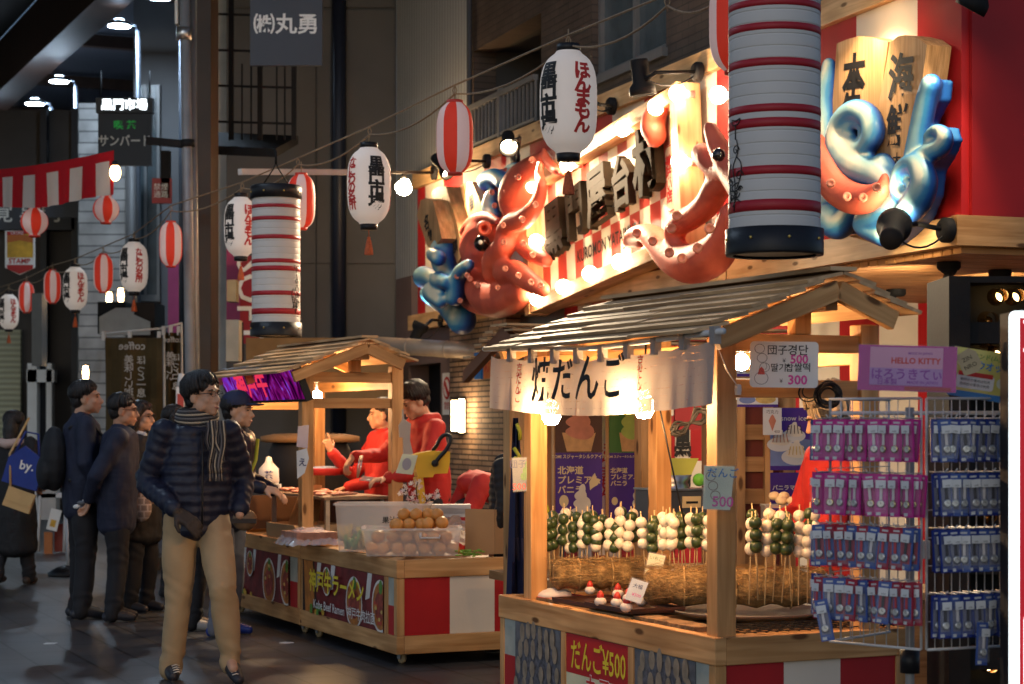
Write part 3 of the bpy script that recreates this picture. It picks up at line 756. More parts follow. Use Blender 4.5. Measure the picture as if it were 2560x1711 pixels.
def hang_sign(px0, px1, py1, Z, lab, rows, header=True):
    a = P(px0, py1, Z); wd = (px1 - px0) / F * Z; h = .84; rz = .0
    t = thing('hanging_sign', lab, 'sign', a + Vector((wd / 2, 0, 0)), group='hanging shop signs of the arcade'); c = a + Vector((wd / 2, 0, 0))
    b = MB(tr(c)); b.box((-wd / 2, -.02, 0), (wd / 2, .03, h - .19), NAVY); b.build('panel', t)
    b = MB(tr(c)); b.box((-wd / 2 - .02, -.06, h - .185), (wd / 2 + .02, .07, h), mat('sign_header', (.04, .045, .055), .5)); hd = b.build('header', t)
    if header:
        b = MB(tr(c)); b.text('黒門市場', .145, LEDT, face_L((0, -.0625, h - .093), (1, 0, 0), (0, 0, 1)), off=.025); b.build('lit_lettering', hd)
    b = MB(tr(c))
    for s_, sz, m_, x, z, off, sx in rows: b.text(s_, sz, m_, face_L((x, -.0235, z), (1, 0, 0), (0, 0, 1)), off=off, sx=sx)
    b.build('lettering', t)
    b = MB(tr(c))
    for x in (-wd / 2 + .03, wd / 2 - .03): b.tube([(x, 0, h), (x, 0, h + .35)], .012, BLACKM, 6)
    b.build('hanger', t)
hang_sign(246, 380, 415, 24, 'navy hanging sign with green and white cafe lettering and a lit header', [('喫 茶', .115, mat('green_lettering', (.03, .45, .08), .6, var=0, emit=.12), 0, .50, .02, 1.1), ('サンバード', .155, WHITEINK, 0, .30, .022, .86)])
hang_sign(114, 226, 545, 29.5, 'navy hanging sign with a lit header half behind the striped curtain', [('食堂', .12, WHITEINK, 0, .3, .01, 1)])
hang_sign(626, 806, 165, 18, 'large navy hanging sign with three white brush characters beside the balcony', [('㈱丸勇', .20, WHITEINK, 0, .375, .02, 1.03)])
# snack sign and grey cabinet far left
b = MB(); L = face_L(P(50, 600, 27), (1, 0, 0), (0, 0, 1)); s_ = 27 / F
b.prism([(-36 * s_, 22 * s_), (-36 * s_, -70 * s_), (0, -88 * s_), (38 * s_, -70 * s_), (38 * s_, 22 * s_)], .03, WHITE, L)
YEL = mat('yellow_print', (.60, .34, .03), .5, var=.3, vs=9)
b.flat([(-31 * s_, -45 * s_), (34 * s_, -45 * s_), (34 * s_, 20 * s_), (-31 * s_, 20 * s_)], YEL, L @ tr(0, 0, .033))
b.flat([(-31 * s_, -8 * s_), (0, -2 * s_), (34 * s_, -8 * s_), (34 * s_, 8 * s_), (0, 14 * s_), (-31 * s_, 8 * s_)], mat('orange_print', (.45, .12, .02), .5), L @ tr(0, 0, .036))
b.flat([(-31 * s_, 10 * s_), (20 * s_, 14 * s_), (20 * s_, 22 * s_), (-31 * s_, 20 * s_)], RED, L @ tr(0, 0, .039)); b.text('CROKE', .055, WHITEINK, L @ tr(-6 * s_, 16 * s_, .042)); b.text('STAMP', .10, INKR, L @ tr(0, -54 * s_, .036), off=.02)
b.flat([(-31 * s_, -73 * s_), (0, -86 * s_), (34 * s_, -73 * s_), (34 * s_, -63 * s_), (-31 * s_, -63 * s_)], RED, L @ tr(0, 0, .036))
tag(b.build('snack_sign'), 'white snack sign with yellow picture and red lettering at the far left', 'sign')
b = MB(); b.box(P(79, 915, 26), P(118, 737, 26.3), mat('grey_cabinet', (.10, .10, .095), .5, metal=.2)); tag(b.build('meter_cabinet'), 'tall narrow grey cabinet on a post at the far left', 'cabinet')
# coffee flags seen from behind
CAFE = thin('brown_flag_cloth', (.085, .055, .022), .35, .8, .7, 2.2)
FLW = mat('white_flag_print', (.5, .48, .45), .8, var=.1)
def flag(px0, px1, py0, py1, Z, lab, cols):
    t = thing('coffee_flag', lab, 'flag', P(px0, py1, Z), group='coffee flags by the steel pole'); b = MB(); n = 10
    for i in range(n):
        for j in range(6):
            def q(i, j): p = P(px0 + (px1 - px0) * i / n, py0 + (py1 - py0) * j / 6, Z); p.y += .05 * sin(i * 1.1 + j * .5); return p
            b.add([q(i, j + 1), q(i + 1, j + 1), q(i + 1, j), q(i, j)], [(0, 1, 2, 3)], CAFE, True)
    b.build('cloth', t)
    b = MB(); b.tube([P(px0 - 12, py0 - 10, Z), P(px1 + 4, py0 - 24, Z)], .012, WIREW, 6)
    for k in (0, .45, .95): b.box(P(px0 - 8 + (px1 - px0) * k, py0 + 6, Z - .02), P(px0 + 2 + (px1 - px0) * k, py0 - 16, Z + .02), WIREW)
    b.tube([P(px1 + 2, py0 - 22, Z), P(px1 + 6, 1400, Z)], .014, WIREW, 6); b.build('pole', t)
    b = MB()
    for s_, px, py, sz, vert in cols: b.text(s_, sz, FLW, face_L(P(px, py, Z - .09), (-1, 0, 0), (0, 0, 1)) @ Matrix.Scale(1, 4), off=.012, vert=vert, lead=.85)
    b.build('lettering', t)
flag(262, 408, 845, 1150, 21, 'brown coffee flag with mirrored white lettering, seen from behind', [('coffee', 330, 866, .12, False), ('ほっと一息', 353, 942, .105, True), ('美味しい珈琲', 322, 950, .105, True)])
flag(412, 452, 832, 1150, 20.6, 'narrow brown coffee flag against the steel pole', [('coffee', 432, 850, .085, False), ('ほっと一息', 440, 930, .09, True), ('美味しい', 425, 915, .09, True)])
b = MB(); b.box(P(244, 835, 23.5), P(330, 760, 23.9), BLACKM); b.prism([(-.2, 0), (-.2, .22), (.0, .33), (.22, .33), (.22, .25), (.42, .16), (.42, 0)], .02, mat('pale_bottles_print', (.35, .35, .34), .6), face_L(P(290, 838, 23.4), (1, 0, 0), (0, 0, 1)))
b.box(P(330, 850, 23.5), P(412, 765, 24.2), mat('dark_awning', (.03, .018, .012), .8)); tag(b.build('shop_awning'), 'dark cafe awning with pale bottle picture above the coffee flag', 'awning')
# ================================================================ blob builder: closed shapes fused into one continuous skin
def blob(name, mb, parent, voxel=.01, smooth=2, matf=None):
    me = bpy.data.meshes.new('raw'); me.from_pydata(mb.v, [], mb.f)
    ob = bpy.data.objects.new('raw', me); SC.collection.objects.link(ob)
    r = ob.modifiers.new('r', 'REMESH'); r.mode = 'VOXEL'; r.voxel_size = voxel
    if smooth:
        sm = ob.modifiers.new('s', 'SMOOTH'); sm.factor = .5; sm.iterations = smooth
    dg = bpy.context.evaluated_depsgraph_get(); dg.update()
    m2 = bpy.data.meshes.new_from_object(ob.evaluated_get(dg)); bpy.data.objects.remove(ob); bpy.data.meshes.remove(me)
    m2.name = name; m2.materials.clear()
    for m in (mb.mats if matf else mb.mats[:1]): m2.materials.append(m)
    k = len(m2.polygons); m2.polygons.foreach_set('use_smooth', [True] * k)
    m2.polygons.foreach_set('material_index', [matf(p.center) for p in m2.polygons] if matf else [0] * k)
    if parent is not None: m2.transform(WORLD[parent.name].inverted())
    o = bpy.data.objects.new(name, m2); SC.collection.objects.link(o)
    if parent is not None:
        o.parent = parent; CH.setdefault(parent.name, []).append(o); WORLD[o.name] = WORLD[parent.name]
    else: WORLD[o.name] = Matrix()
    return o
def ctube(b, pts, rs, m, n=14):
    """closed tube with round ends"""
    b.tube(pts, rs, m, n); b.ell(pts[0], rs[0], m, n=n, m=8); b.ell(pts[-1], rs[-1], m, n=n, m=8); return b
def onf(px, py, off): return FA.w(*FA.hx(px, py, -off))
def path(z0, pts, off, sc=1.12):
    """zoom-image points (x, y, r) -> smooth world tube points and radii at distance off in front of the facade"""
    ox, oy, k = z0; P3 = []
    for p in pts:
        o = p[3] if len(p) > 3 else off
        w = onf(ox + p[0] / k, oy + p[1] / k, o); P3.append((w.x, w.y, w.z, p[2] / k * w.y / F * sc))
    s = spline(P3, 6); return [q[:3] for q in s], [max(.008, q[3]) for q in s]
Z3 = (1000, 370, 3.484); Z4 = (1300, 370, 3.484); Z5 = (1760, 0, 2.24); ZS = (0, 0, 1.0)

OCT = mat('octopus_red', (.62, .125, .062), .58, var=.3, vs=3.4, dirt=(.46, .075, .045), bump=.25, bs=38)
OCTS = mat('octopus_sucker', (.66, .24, .15), .45, var=.1)
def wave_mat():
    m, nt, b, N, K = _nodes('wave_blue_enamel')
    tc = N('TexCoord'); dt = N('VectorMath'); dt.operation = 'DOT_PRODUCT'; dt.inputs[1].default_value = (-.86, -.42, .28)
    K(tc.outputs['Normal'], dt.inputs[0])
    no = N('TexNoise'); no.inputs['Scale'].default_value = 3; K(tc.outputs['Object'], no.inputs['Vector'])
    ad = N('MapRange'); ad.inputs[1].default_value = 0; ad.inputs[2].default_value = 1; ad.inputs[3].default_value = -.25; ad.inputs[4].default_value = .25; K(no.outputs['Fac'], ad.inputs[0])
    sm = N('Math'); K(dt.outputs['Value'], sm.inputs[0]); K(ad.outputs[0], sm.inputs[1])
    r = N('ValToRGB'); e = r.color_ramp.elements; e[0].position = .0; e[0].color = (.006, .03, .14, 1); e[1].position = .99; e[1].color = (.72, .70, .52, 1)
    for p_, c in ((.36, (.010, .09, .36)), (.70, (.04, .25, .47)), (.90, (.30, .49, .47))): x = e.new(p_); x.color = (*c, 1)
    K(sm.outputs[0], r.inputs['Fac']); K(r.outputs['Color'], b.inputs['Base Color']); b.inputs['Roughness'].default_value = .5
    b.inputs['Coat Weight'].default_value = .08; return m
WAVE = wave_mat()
EYEHL = mat('eye_highlight', (.7, .68, .6), .2, var=0); EYEB = mat('eye_black', (.008, .007, .007), .12, var=0, coat=.5)
def suckers(b, z0, pts, off, r=.026):
    for p in pts:
        o = p[2] if len(p) > 2 else off
        w = onf(z0[0] + p[0] / z0[1 + 1], z0[1] + p[1] / z0[2], o); d = (CAMP - w); d.z *= .4; d.normalize()
        L = Matrix.Translation(w) @ d.to_track_quat('Z', 'Y').to_matrix().to_4x4()
        b = MB(); b.lathe([(r * 1.05, -r * 1.6), (r, -r * .2), (r * .95, r * .25), (r * .6, r * .3), (r * .45, 0), (0, -.1 * r)], OCTS, 14, L); b.build('sucker', t)
# ---- left octopus
t = thing('octopus_figure', 'big red octopus sculpture with bulging eye left of the lit sign board', 'sculpture', onf(1150, 760, .2), FA.rot)
b = MB()
for pts, off in ([[(1050, 640, 80), (1000, 470, 120), (1060, 340, 150), (1150, 220, 120), (1225, 110, 66), (1245, 50, 26)], .26],
                 [[(850, 600, 40), (835, 420, 62), (870, 300, 78), (960, 235, 60)], .14],
                 [[(1220, 140, 24), (1212, 240, 34), (1235, 340, 42), (1190, 490, 56), (1080, 620, 72), (980, 655, 74), (905, 740, 64), (905, 850, 80), (825, 980, 92), (800, 1085, 72)], .42],
                 [[(1248, 20, 20), (1280, 110, 36), (1340, 180, 36), (1410, 225, 24)], .30],
                 [[(810, 680, 90), (730, 760, 135), (695, 880, 150), (680, 1000, 118), (650, 1090, 60)], .26],
                 [[(860, 650, 26), (760, 605, 42), (630, 650, 46), (555, 780, 46), (560, 920, 40), (615, 1070, 28)], .34],
                 [[(900, 1085, 82), (1000, 1080, 84), (1120, 1160, 76), (1245, 1235, 56)], .40],
                 [[(1070, 1240, 90), (950, 1320, 112), (800, 1330, 122), (690, 1260, 100), (650, 1170, 75), (620, 1115, 48)], .34],
                 [[(630, 1120, 44), (540, 1140, 46), (470, 1185, 42), (440, 1240, 34)], .36],
                 [[(440, 1205, 34), (540, 1290, 52), (640, 1360, 60), (800, 1400, 60), (950, 1350, 60)], .28],
                 [[(1050, 780, 64), (1100, 870, 72), (1200, 940, 62), (1275, 985, 48)], .26]):
    ctube(b, *path(Z3, pts, off, 1.24), OCT)
blob('body', b, t, .022, 2)
b = MB(); suckers(b, Z3, [(1150, 100), (1030, 250), (925, 375), (840, 285, .3), (800, 385, .3), (825, 500, .3)], .42); suckers(b, Z3, [(1180, 490), (1065, 620), (895, 670), (905, 820)], .66); suckers(b, Z3, [(915, 1050), (1030, 1110), (1140, 1170), (1225, 1195)], .66)
suckers(b, Z3, [(680, 1195), (850, 1215), (610, 1140), (585, 1110), (495, 1120), (440, 1200), (445, 1275), (525, 1330), (1075, 830), (1155, 930)], .55, .026)
b = MB(); w = onf(1000 + 715 / 3.484, 370 + 832 / 3.484, .53); b.ell(w, (.075, .075, .075), EYEB, n=16, m=12); w2 = onf(1000 + 700 / 3.484, 370 + 822 / 3.484, .62); b.ell(w2, .02, EYEHL); e = b.build('eye', t)  # small white ball is a highlight put on the black eye
b = MB(); w = onf(1000 + 733 / 3.484, 370 + 700 / 3.484, .58); d = (CAMP - w).normalized(); L = Matrix.Translation(w) @ d.to_track_quat('Z', 'Y').to_matrix().to_4x4()
b.lathe([(.07, -.1), (.062, .02), (.05, .04), (.035, .03), (.02, -.06), (0, -.08)], OCT, 16, L); b.build('siphon', t)
# ---- right octopus, mostly behind the near cylinder lantern
t = thing('octopus_figure', 'second octopus sculpture reaching over the sign from behind the near cylinder lantern', 'sculpture', onf(1790, 640, .2), FA.rot)
b = MB()
for z0, pts, off in ([Z4, [(905, 830, 18), (960, 762, 40), (1080, 742, 66), (1180, 800, 90), (1330, 950, 118), (1500, 1010, 138), (1680, 940, 138), (1790, 790, 112), (1850, 600, 100)], .34],
                     [Z4, [(1370, 830, 62), (1342, 740, 72), (1400, 655, 86), (1520, 590, 86), (1640, 480, 92), (1730, 330, 100), (1850, 240, 100)], .36],
                     [Z4, [(890, 890, 12), (960, 850, 24), (1060, 850, 20)], .30],
                     [ZS, [(1776, 322, 15), (1798, 372, 22), (1830, 430, 28), (1870, 470, 40)], .45],
                     [ZS, [(1755, 385, 22), (1775, 400, 27), (1800, 425, 25), (1850, 430, 30)], .40],
                     [ZS, [(1660, 262, 12), (1640, 285, 22), (1632, 318, 25), (1640, 345, 20), (1624, 361, 6)], .22]):
    ctube(b, *path(z0, pts, off, 1.3), OCT)
blob('body', b, t, .022, 2)
b = MB(); suckers(b, Z4, [(1015, 740), (1155, 810), (1300, 910), (1410, 960), (1545, 870), (1650, 700), (1365, 590), (1320, 700)], .62, .034)
b = MB(); w = onf(1797, 388, .62); b.ell(w, .045, EYEB, n=14, m=10); b.build('eye', t)
# ---- board with calligraphy helper
def plaque(parent, z0, poly, off, th, words_, nm='plaque'):
    b = MB(FA.M); L = face_L((-off, 0, 0), (0, -1, 0), (0, 0, 1)); pl = []
    for p in poly:
        q = FA.hx(z0[0] + p[0] / z0[2], z0[1] + p[1] / z0[2], -off); pl.append((-q.y, q.z))
    b.prism(pl, -th, PLAQ, L); 
    b.prism(pl, .002, PLAQ, L)
    o = b.build(nm, parent); b = MB(FA.M)
    for s_, x, y, h, off_, rz in words_:
        q = FA.hx(z0[0] + x / z0[2], z0[1] + y / z0[2], -off - .006); zz = FA.w(*q).y
        b.text(s_, h / z0[2] * zz / F, INK, face_L((-off - .006, q.y, q.z), (0, -1, 0), (0, 0, 1)) @ rot(0, 0, rz), off=off_)
    if words_: b.build('brush_lettering', o)
PLAQ = wood('plaque_wood', (.66, .40, .19), (.46, .25, .10), gr=34, knots=False, bump=.5)
# ---- wave sign on the right
t = thing('wave_sign', 'carved wave sign with two wooden name boards and a red tentacle at the hall corner', 'sign', FA.w(-.05, 1.2, 2.6), FA.rot)
plaque(t, Z5, [(745, 245), (800, 222), (870, 203), (950, 213), (1033, 235), (1010, 400), (985, 620), (945, 900), (698, 890), (722, 560)], .12, .11, [('本', 838, 440, 250, .035, -.08), ('気', 820, 640, 220, .03, -.08)])
plaque(t, Z5, [(1042, 240), (1090, 203), (1130, 198), (1200, 215), (1250, 252), (1205, 600), (1130, 900), (1060, 960), (930, 920), (985, 560)], .20, .16, [('海', 1100, 450, 270, .03, -.1), ('鮮', 1080, 720, 240, .025, -.1), ('太', 1078, 905, 90, .02, -.1)])
b = MB()
for pts, off in ([[(1060, 1060, 60), (1000, 1000, 74), (910, 960, 88), (820, 900, 92), (765, 800, 80), (775, 690, 66), (850, 622, 60), (930, 662, 60), (945, 760, 60), (890, 835, 50), (828, 800, 42), (812, 735, 38), (850, 690, 34), (892, 715, 30), (880, 765, 22)], .34],
                 [[(1120, 1220, 66), (1200, 1120, 76), (1232, 1010, 70), (1190, 920, 58), (1110, 950, 46), (1082, 1050, 44), (1120, 1105, 36), (1165, 1075, 32), (1160, 1030, 28), (1130, 1020, 18)], .40],
                 [[(1190, 920, 60), (1250, 868, 55), (1330, 825, 50), (1348, 760, 42), (1300, 730, 32), (1258, 770, 30), (1280, 808, 24), (1312, 785, 18), (1300, 765, 12)], .30],
                 [[(1190, 900, 70), (1215, 720, 60), (1245, 570, 58), (1272, 475, 56)], .24],
                 [[(690, 1120, 50), (700, 1200, 90), (760, 1255, 80), (810, 1190, 44)], .22],
                 [[(1010, 1320, 60), (900, 1255, 66), (1000, 1215, 84), (1100, 1160, 90), (1180, 1080, 60)], .28],
                 [[(700, 365, 36), (692, 450, 50), (680, 600, 56), (690, 820, 56)], .10],
                 [[(1000, 930, 66), (1040, 1010, 74), (1085, 1120, 80)], .28]):
    ctube(b, *path(Z5, pts, .08 + off * .55, 1.12), WAVE)
pl = []
for p in [(650, 1130), (690, 1310), (780, 1310), (830, 1210), (850, 1290), (960, 1365), (1040, 1375), (1110, 1320), (1200, 1230), (1255, 1100), (1275, 950), (1330, 865), (1362, 780), (1340, 712), (1280, 710), (1238, 765), (1232, 680), (1296, 560), (1312, 445), (1232, 440), (1212, 530), (1188, 650), (1168, 790), (1128, 870), (1075, 960), (1030, 900), (985, 905), (900, 880), (955, 800), (972, 700), (930, 612), (850, 585), (765, 622), (722, 700), (725, 800), (745, 900), (690, 1000)]:
    q = FA.hx(1760 + p[0] / 2.24, p[1] / 2.24, -.17); pl.append((-q.y, q.z))
b.prism(pl, -.11, WAVE, FA.M @ face_L((-.17, 0, 0), (0, -1, 0), (0, 0, 1)))
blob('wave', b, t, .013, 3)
b = MB(); ctube(b, *path(Z5, [(600, 830, 86), (690, 960, 92), (760, 1060, 88), (840, 1112, 82), (930, 1110, 70), (998, 1055, 46), (1012, 990, 22)], .36), OCT); blob('tentacle', b, t, .016, 1)
b = MB(); suckers(b, Z5, [(710, 1025), (800, 1100), (890, 1105), (968, 1050)], .52, .026)
# ---- carved boards and waves on the far left
t = thing('wave_sign', 'carved boards and dark blue wave curls at the far end of the hall front', 'sign', onf(1060, 770, .1), FA.rot)
plaque(t, Z3, [(180, 455), (230, 440), (285, 455), (335, 640), (365, 790), (290, 880), (240, 860), (185, 700), (148, 590)], .55, .18, [('居酒', 235, 690, 120, .03, 0)][:0] + [('名', 232, 660, 150, .03, .2), ('物', 260, 770, 120, .03, .2)])
plaque(t, Z3, [(275, 385), (330, 340), (400, 335), (470, 560), (560, 900), (500, 1010), (440, 830), (330, 560)], .40, .18, [('大', 375, 510, 150, .03, .2), ('漁', 425, 680, 150, .025, .2), ('旗', 480, 860, 140, .025, .2)])
plaque(t, Z3, [(520, 335), (570, 300), (625, 295), (690, 440), (740, 590), (610, 640), (560, 480)], .32, .16, [('旨', 620, 480, 150, .03, .2)])
b = MB()
for pts, off in ([[(540, 1500, 110), (430, 1380, 90), (330, 1330, 70), (240, 1270, 62)], .30], [[(500, 1250, 80), (430, 1120, 70), (390, 1000, 100), (385, 900, 110)], .45], [[(340, 960, 60), (285, 930, 52)], .60],
                 [[(350, 1200, 60), (280, 1140, 70), (205, 1125, 82)], .42], [[(400, 1170, 50), (330, 1150, 62), (300, 1120, 40)], .60], [[(360, 1330, 60), (290, 1260, 84)], .60],
                 [[(480, 1300, 70), (520, 1100, 60), (600, 1020, 45)], .5], [[(760, 290, 78), (830, 250, 60), (900, 300, 60)], .25], [[(800, 430, 60), (790, 520, 70), (830, 580, 50)], .25], [[(960, 200, 50), (1020, 180, 48), (1060, 190, 30)], .12]):
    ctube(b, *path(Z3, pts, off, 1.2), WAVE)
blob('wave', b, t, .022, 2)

# ================================================================ lit sign board
SO = FA.w(-.11, 6.52, 2.52); SR = (FA.w(-.11, 3.53, 2.808) - SO).normalized(); SL = face_L(SO, SR, (0, 0, 1)); SN = Vector((SL[0][2], SL[1][2], SL[2][2]))
sb = thing('sign_board', 'slanted sign board edged with bright globe bulbs, black raised characters on red and cream stripes', 'sign', SO, FA.rot)
SW, SH = 3.2, 1.04
PRED = mat('printed_red', (.46, .055, .035), .5, var=.25, vs=2.5); PCRM = mat('printed_cream', (.74, .62, .46), .5, var=.15, vs=2)
b = MB(SL); w = SW / 16
for i in range(16):
    for j, (y0, y1) in enumerate(((0, .40), (.40, SH))):
        b.box((i * w, y0, -.05), (i * w + w, y1, .0), PRED if (i + (j == 1)) % 2 == 0 else PCRM)
b.build('striped_panel', sb)
b = MB(SL); b.box((-.03, -.09, -.06), (SW + .03, .03, .14), PINEL); b.build('bottom_rail', sb, bevel=.006)
b = MB(SL); b.box((-.03, SH - .03, -.06), (SW + .03, SH + .09, .14), PINEL); b.build('top_rail', sb, bevel=.006)
b = MB(SL); b.box((-.10, -.1, -.055), (.02, SH - .15, .145), PINEL); b.box((SW - .05, -.1, -.055), (SW + .07, SH + .1, .145), PINEL); b.each('side_post', sb, bevel=.006)
SIGNK = mat('dark_bronze_letter', (.022, .015, .009), .8, metal=.0, var=.3, vs=6, bump=.15, spec=.05)
b = MB(SL)
for i, (c, h, dy) in enumerate((('黒', .50, -.03), ('門', .46, .02), ('屋', .50, .05), ('台', .44, .05), ('村', .54, .10))):
    b.text(c, h, SIGNK, tr(.56 + i * .505, .57 + dy, .07) @ rot(0, 0, radians(4)), off=.034, ext=.075, sx=.90)
b.build('raised_character', sb, bevel=.010)
b = MB(SL); b.text('KUROMON YATAIMURA', .150, INK, tr(1.55, .26, .006), off=.014, sx=.84); b.build('lettering', sb)
b = MB(SL); b.prism(rrect(.26, .52, .05), .004, PCRM, tr(2.86, .52, .002)); b.prism(rrect(.245, .505, .045), .003, INKR, tr(2.86, .52, .0061)); b.prism(rrect(.225, .485, .04), .003, PCRM, tr(2.86, .52, .0092))
for x, s_ in ((2.80, '美味い店'), (2.92, '黒門名物')): b.text(s_, .105, INKR, tr(x, .52, .0135), off=.035, vert=True, lead=.85)
b.build('seal', sb)
# globe bulbs round the board
BULB = glow('globe_bulb_light', (1.0, .71, .43), 56)
gb = None
def globe(px, py, off, r, lab):
    global gb
    w = onf(px, py, off)
    if gb is None:
        gb = thing('globe_bulb', lab, 'light bulb', w, group='globe bulbs round the sign board')
        b = MB(tr(w)); b.ell((0, 0, 0), r, BULB, n=16, m=10); b.build('globe', gb)
        b = MB(tr(w)); b.tube([FA.w(0, 0, 0) - FA.o + (FA.w(r * .8, 0, 0) - FA.o) for _ in (0,)] + [FA.w(r + .07, 0, 0) - FA.o], .028, CREAM, 10); b.build('socket', gb); return gb
    return dup(gb, tr(w), lab)
for px, py, lab in ((1333, 465, 'upper one of three globe bulbs on the octopus edge of the sign'), (1340, 604, 'middle one of three globe bulbs on the octopus edge of the sign'), (1343, 748, 'globe bulb at the lower left corner of the sign board'),
                    (1408, 718, 'first globe bulb from the left along the bottom rail'), (1475, 685, 'second globe bulb from the left along the bottom rail'), (1549, 655, 'third globe bulb from the left along the bottom rail'),
                    (1418, 412, 'globe bulb on the top rail behind the lantern tassel'), (1557, 322, 'globe bulb in the middle of the top rail'), (1640, 268, 'globe bulb on the top rail over the small tentacle tip'),
                    (1694, 234, 'globe bulb at the upper right corner of the sign board'), (1699, 405, 'globe bulb on the right post above the red seal'), (1796, 238, 'globe bulb beside the near cylinder lantern, right of the board')):
    globe(px, py, .27, .062, lab)

# ================================================================ spotlights on arms
LAMPF = glow('spot_lamp_face', (1.0, .74, .42), 60)
def spot(name, lab, base, joint, head, aim, r=.085, L_=.22, lit=True, power=40, group='arm spotlights along the hall front', bn=None, ang=100):
    """base on the wall, joint at the arm end, head centre, aim direction"""
    base, joint, head = Vector(base), Vector(joint), Vector(head); aim = Vector(aim).normalized()
    t = thing(name, lab, 'spotlight', base, group=group)
    n_ = Vector(bn) if bn else FA.w(-1, 0, 0) - FA.o
    Lb = Matrix.Translation(base) @ n_.to_track_quat('Z', 'Y').to_matrix().to_4x4()
    b = MB(); b.lathe([(.072, -.01), (.072, .03), (.06, .045), (.02, .05), (0, .05)], BLACKM, 20, Lb); b.build('base', t)
    b = MB(); b.tube([base, joint], .014, BLACKM, 8); b.tube([joint, head - aim * L_ * .25], .016, BLACKM, 8); b.tube(arc(base, head - aim * L_ * .5, .09, 8), .006, BLACK, 5); b.build('arm', t)
    Lh = Matrix.Translation(head) @ aim.to_track_quat('Z', 'Y').to_matrix().to_4x4()
    b = MB(); b.lathe([(0, -L_), (r * .62, -L_), (r * .66, -L_ * .9), (r * .66, -L_ * .25), (r * .95, -L_ * .1), (r, 0), (r, L_ * .18), (r * .9, L_ * .18), (r * .85, 0), (r * .5, -.04)], BLACKM, 24, Lh); h = b.build('head', t)
    if lit:
        b = MB(); b.lathe([(0, .02), (r * .5, .012), (r * .82, -.01)], LAMPF, 20, Lh); b.build('lamp', h)
        ld = bpy.data.lights.new('spot_light', 'SPOT'); ld.energy = power; ld.color = (1, .77, .50); ld.spot_size = radians(ang); ld.spot_blend = .6; ld.shadow_soft_size = .04
        lo_ = bpy.data.objects.new('spot_light', ld); SC.collection.objects.link(lo_); lo_.matrix_basis = Matrix.Translation(head + aim * .08) @ (-aim).to_track_quat('Z', 'Y').to_matrix().to_4x4()
        lo_.parent = t; lo_.matrix_parent_inverse = WORLD[t.name].inverted()
    return t
def fdir(x, y, z): return FA.w(x, y, z) - FA.o
spot('spotlight', 'big black spotlight pointing down over the sign board', onf(1748, 180, .08), onf(1640, 182, .50), onf(1606, 225, .52), fdir(.14, .03, -1), r=.10, L_=.22, power=60)
spot('spotlight', 'spotlight shining towards the street, left of the nearest white lantern', onf(1292, 398, .08), onf(1300, 345, .55), onf(1272, 366, .58), fdir(-.25, -.8, -.55), r=.085, power=650)
spot('spotlight', 'spotlight glowing at the foot of the striped lantern over the octopus', onf(1220, 404, .08), onf(1160, 402, .45), onf(1118, 428, .5), fdir(.32, -.55, -.6), r=.085, power=120)
spot('spotlight', 'black spotlight base and arm on the upper beam right of the white lantern', onf(1532, 266, .08), onf(1500, 262, .45), onf(1462, 262, .5), fdir(.4, .2, -1), r=.08, power=70)
spot('spotlight', 'spotlight below the left wave curls, pointing up', onf(1108, 802, .05), onf(1080, 800, .3), onf(1050, 818, .42), fdir(.45, -.1, 1), r=.085, lit=True, power=30)
spot('spotlight', 'big spotlight under the wave sign, pointing up at it', FA.w(-.10, -.02, 2.56), onf(2290, 560, .30), onf(2235, 568, .46), fdir(.60, .85, .42), r=.10, L_=.24, power=18, ang=110)
spot('spotlight', 'spotlight at the top edge above the two name boards', FA.w(-.06, .75, 4.12), FA.w(-.40, .70, 4.16), FA.w(-.46, .62, 4.08), fdir(.40, .25, -1), r=.10, power=42)
spot('spotlight', 'dark spotlight at the top right corner before the end panel', FA.w(.1, -.11, 4.1), FA.w(.1, -.4, 4.16), onf(2433, 8, .2), fdir(-.4, .5, -1), r=.09, power=40, bn=fdir(0, -1, 0))
# white arm with the bulb across the street side
t = thing('arm_bracket', 'long white arm sticking out of the hall front over the farther stall', 'bracket', onf(1092, 430, .05), FA.rot)
e0, e1 = onf(1090, 432, .05), P(600, 430, 17.6)
b = MB(); b.bar(e1, e0.lerp(e1, .42), .05, .055, WIREW); b.bar(e0, e0.lerp(e1, .42), .03, .03, BLACKM); b.build('arm', t)
b = MB(); Lb = Matrix.Translation(e0) @ fdir(-1, 0, 0).to_track_quat('Z', 'Y').to_matrix().to_4x4(); b.lathe([(.08, 0), (.08, .04), (.0, .05)], BLACKM, 20, Lb); b.build('base', t)
c = e0.lerp(e1, .185) + Vector((0, 0, -.15))
t = thing('reflector_bulb', 'bare reflector bulb hanging from the arm beside the white lantern', 'light bulb', c)
b = MB(tr(c)); b.lathe([(0, -.075), (.05, -.07), (.082, -.03), (.085, .0), (.05, .06), (.03, .08)], glow('reflector_bulb_light', (1, .66, .34), 190), 20, rot(radians(25), radians(20), 0)); b.build('bulb', t)
b = MB(tr(c)); b.tube([(0, .02, .06), (0, .02, .15)], .025, BLACKM, 10); b.build('socket', t)
t = thing('duct_pipe', 'fat metal duct running over the farther stall roof towards the hall', 'pipe', P(1240, 880, 19.0))
DUCT = mat('duct_metal', (.42, .33, .25), .42, metal=.25, var=.15)
b = MB(); b.tube([P(1250, 882, 18.9), P(930, 862, 19.6)], .085, DUCT, 20); b.build('pipe', t)
b = MB()
for k in (.1, .4, .7): b.tube([P(1250, 882, 18.9).lerp(P(930, 862, 19.6), k), P(1250, 882, 18.9).lerp(P(930, 862, 19.6), k + .01)], .089, DUCT, 20)
b.build('joint_ring', t)
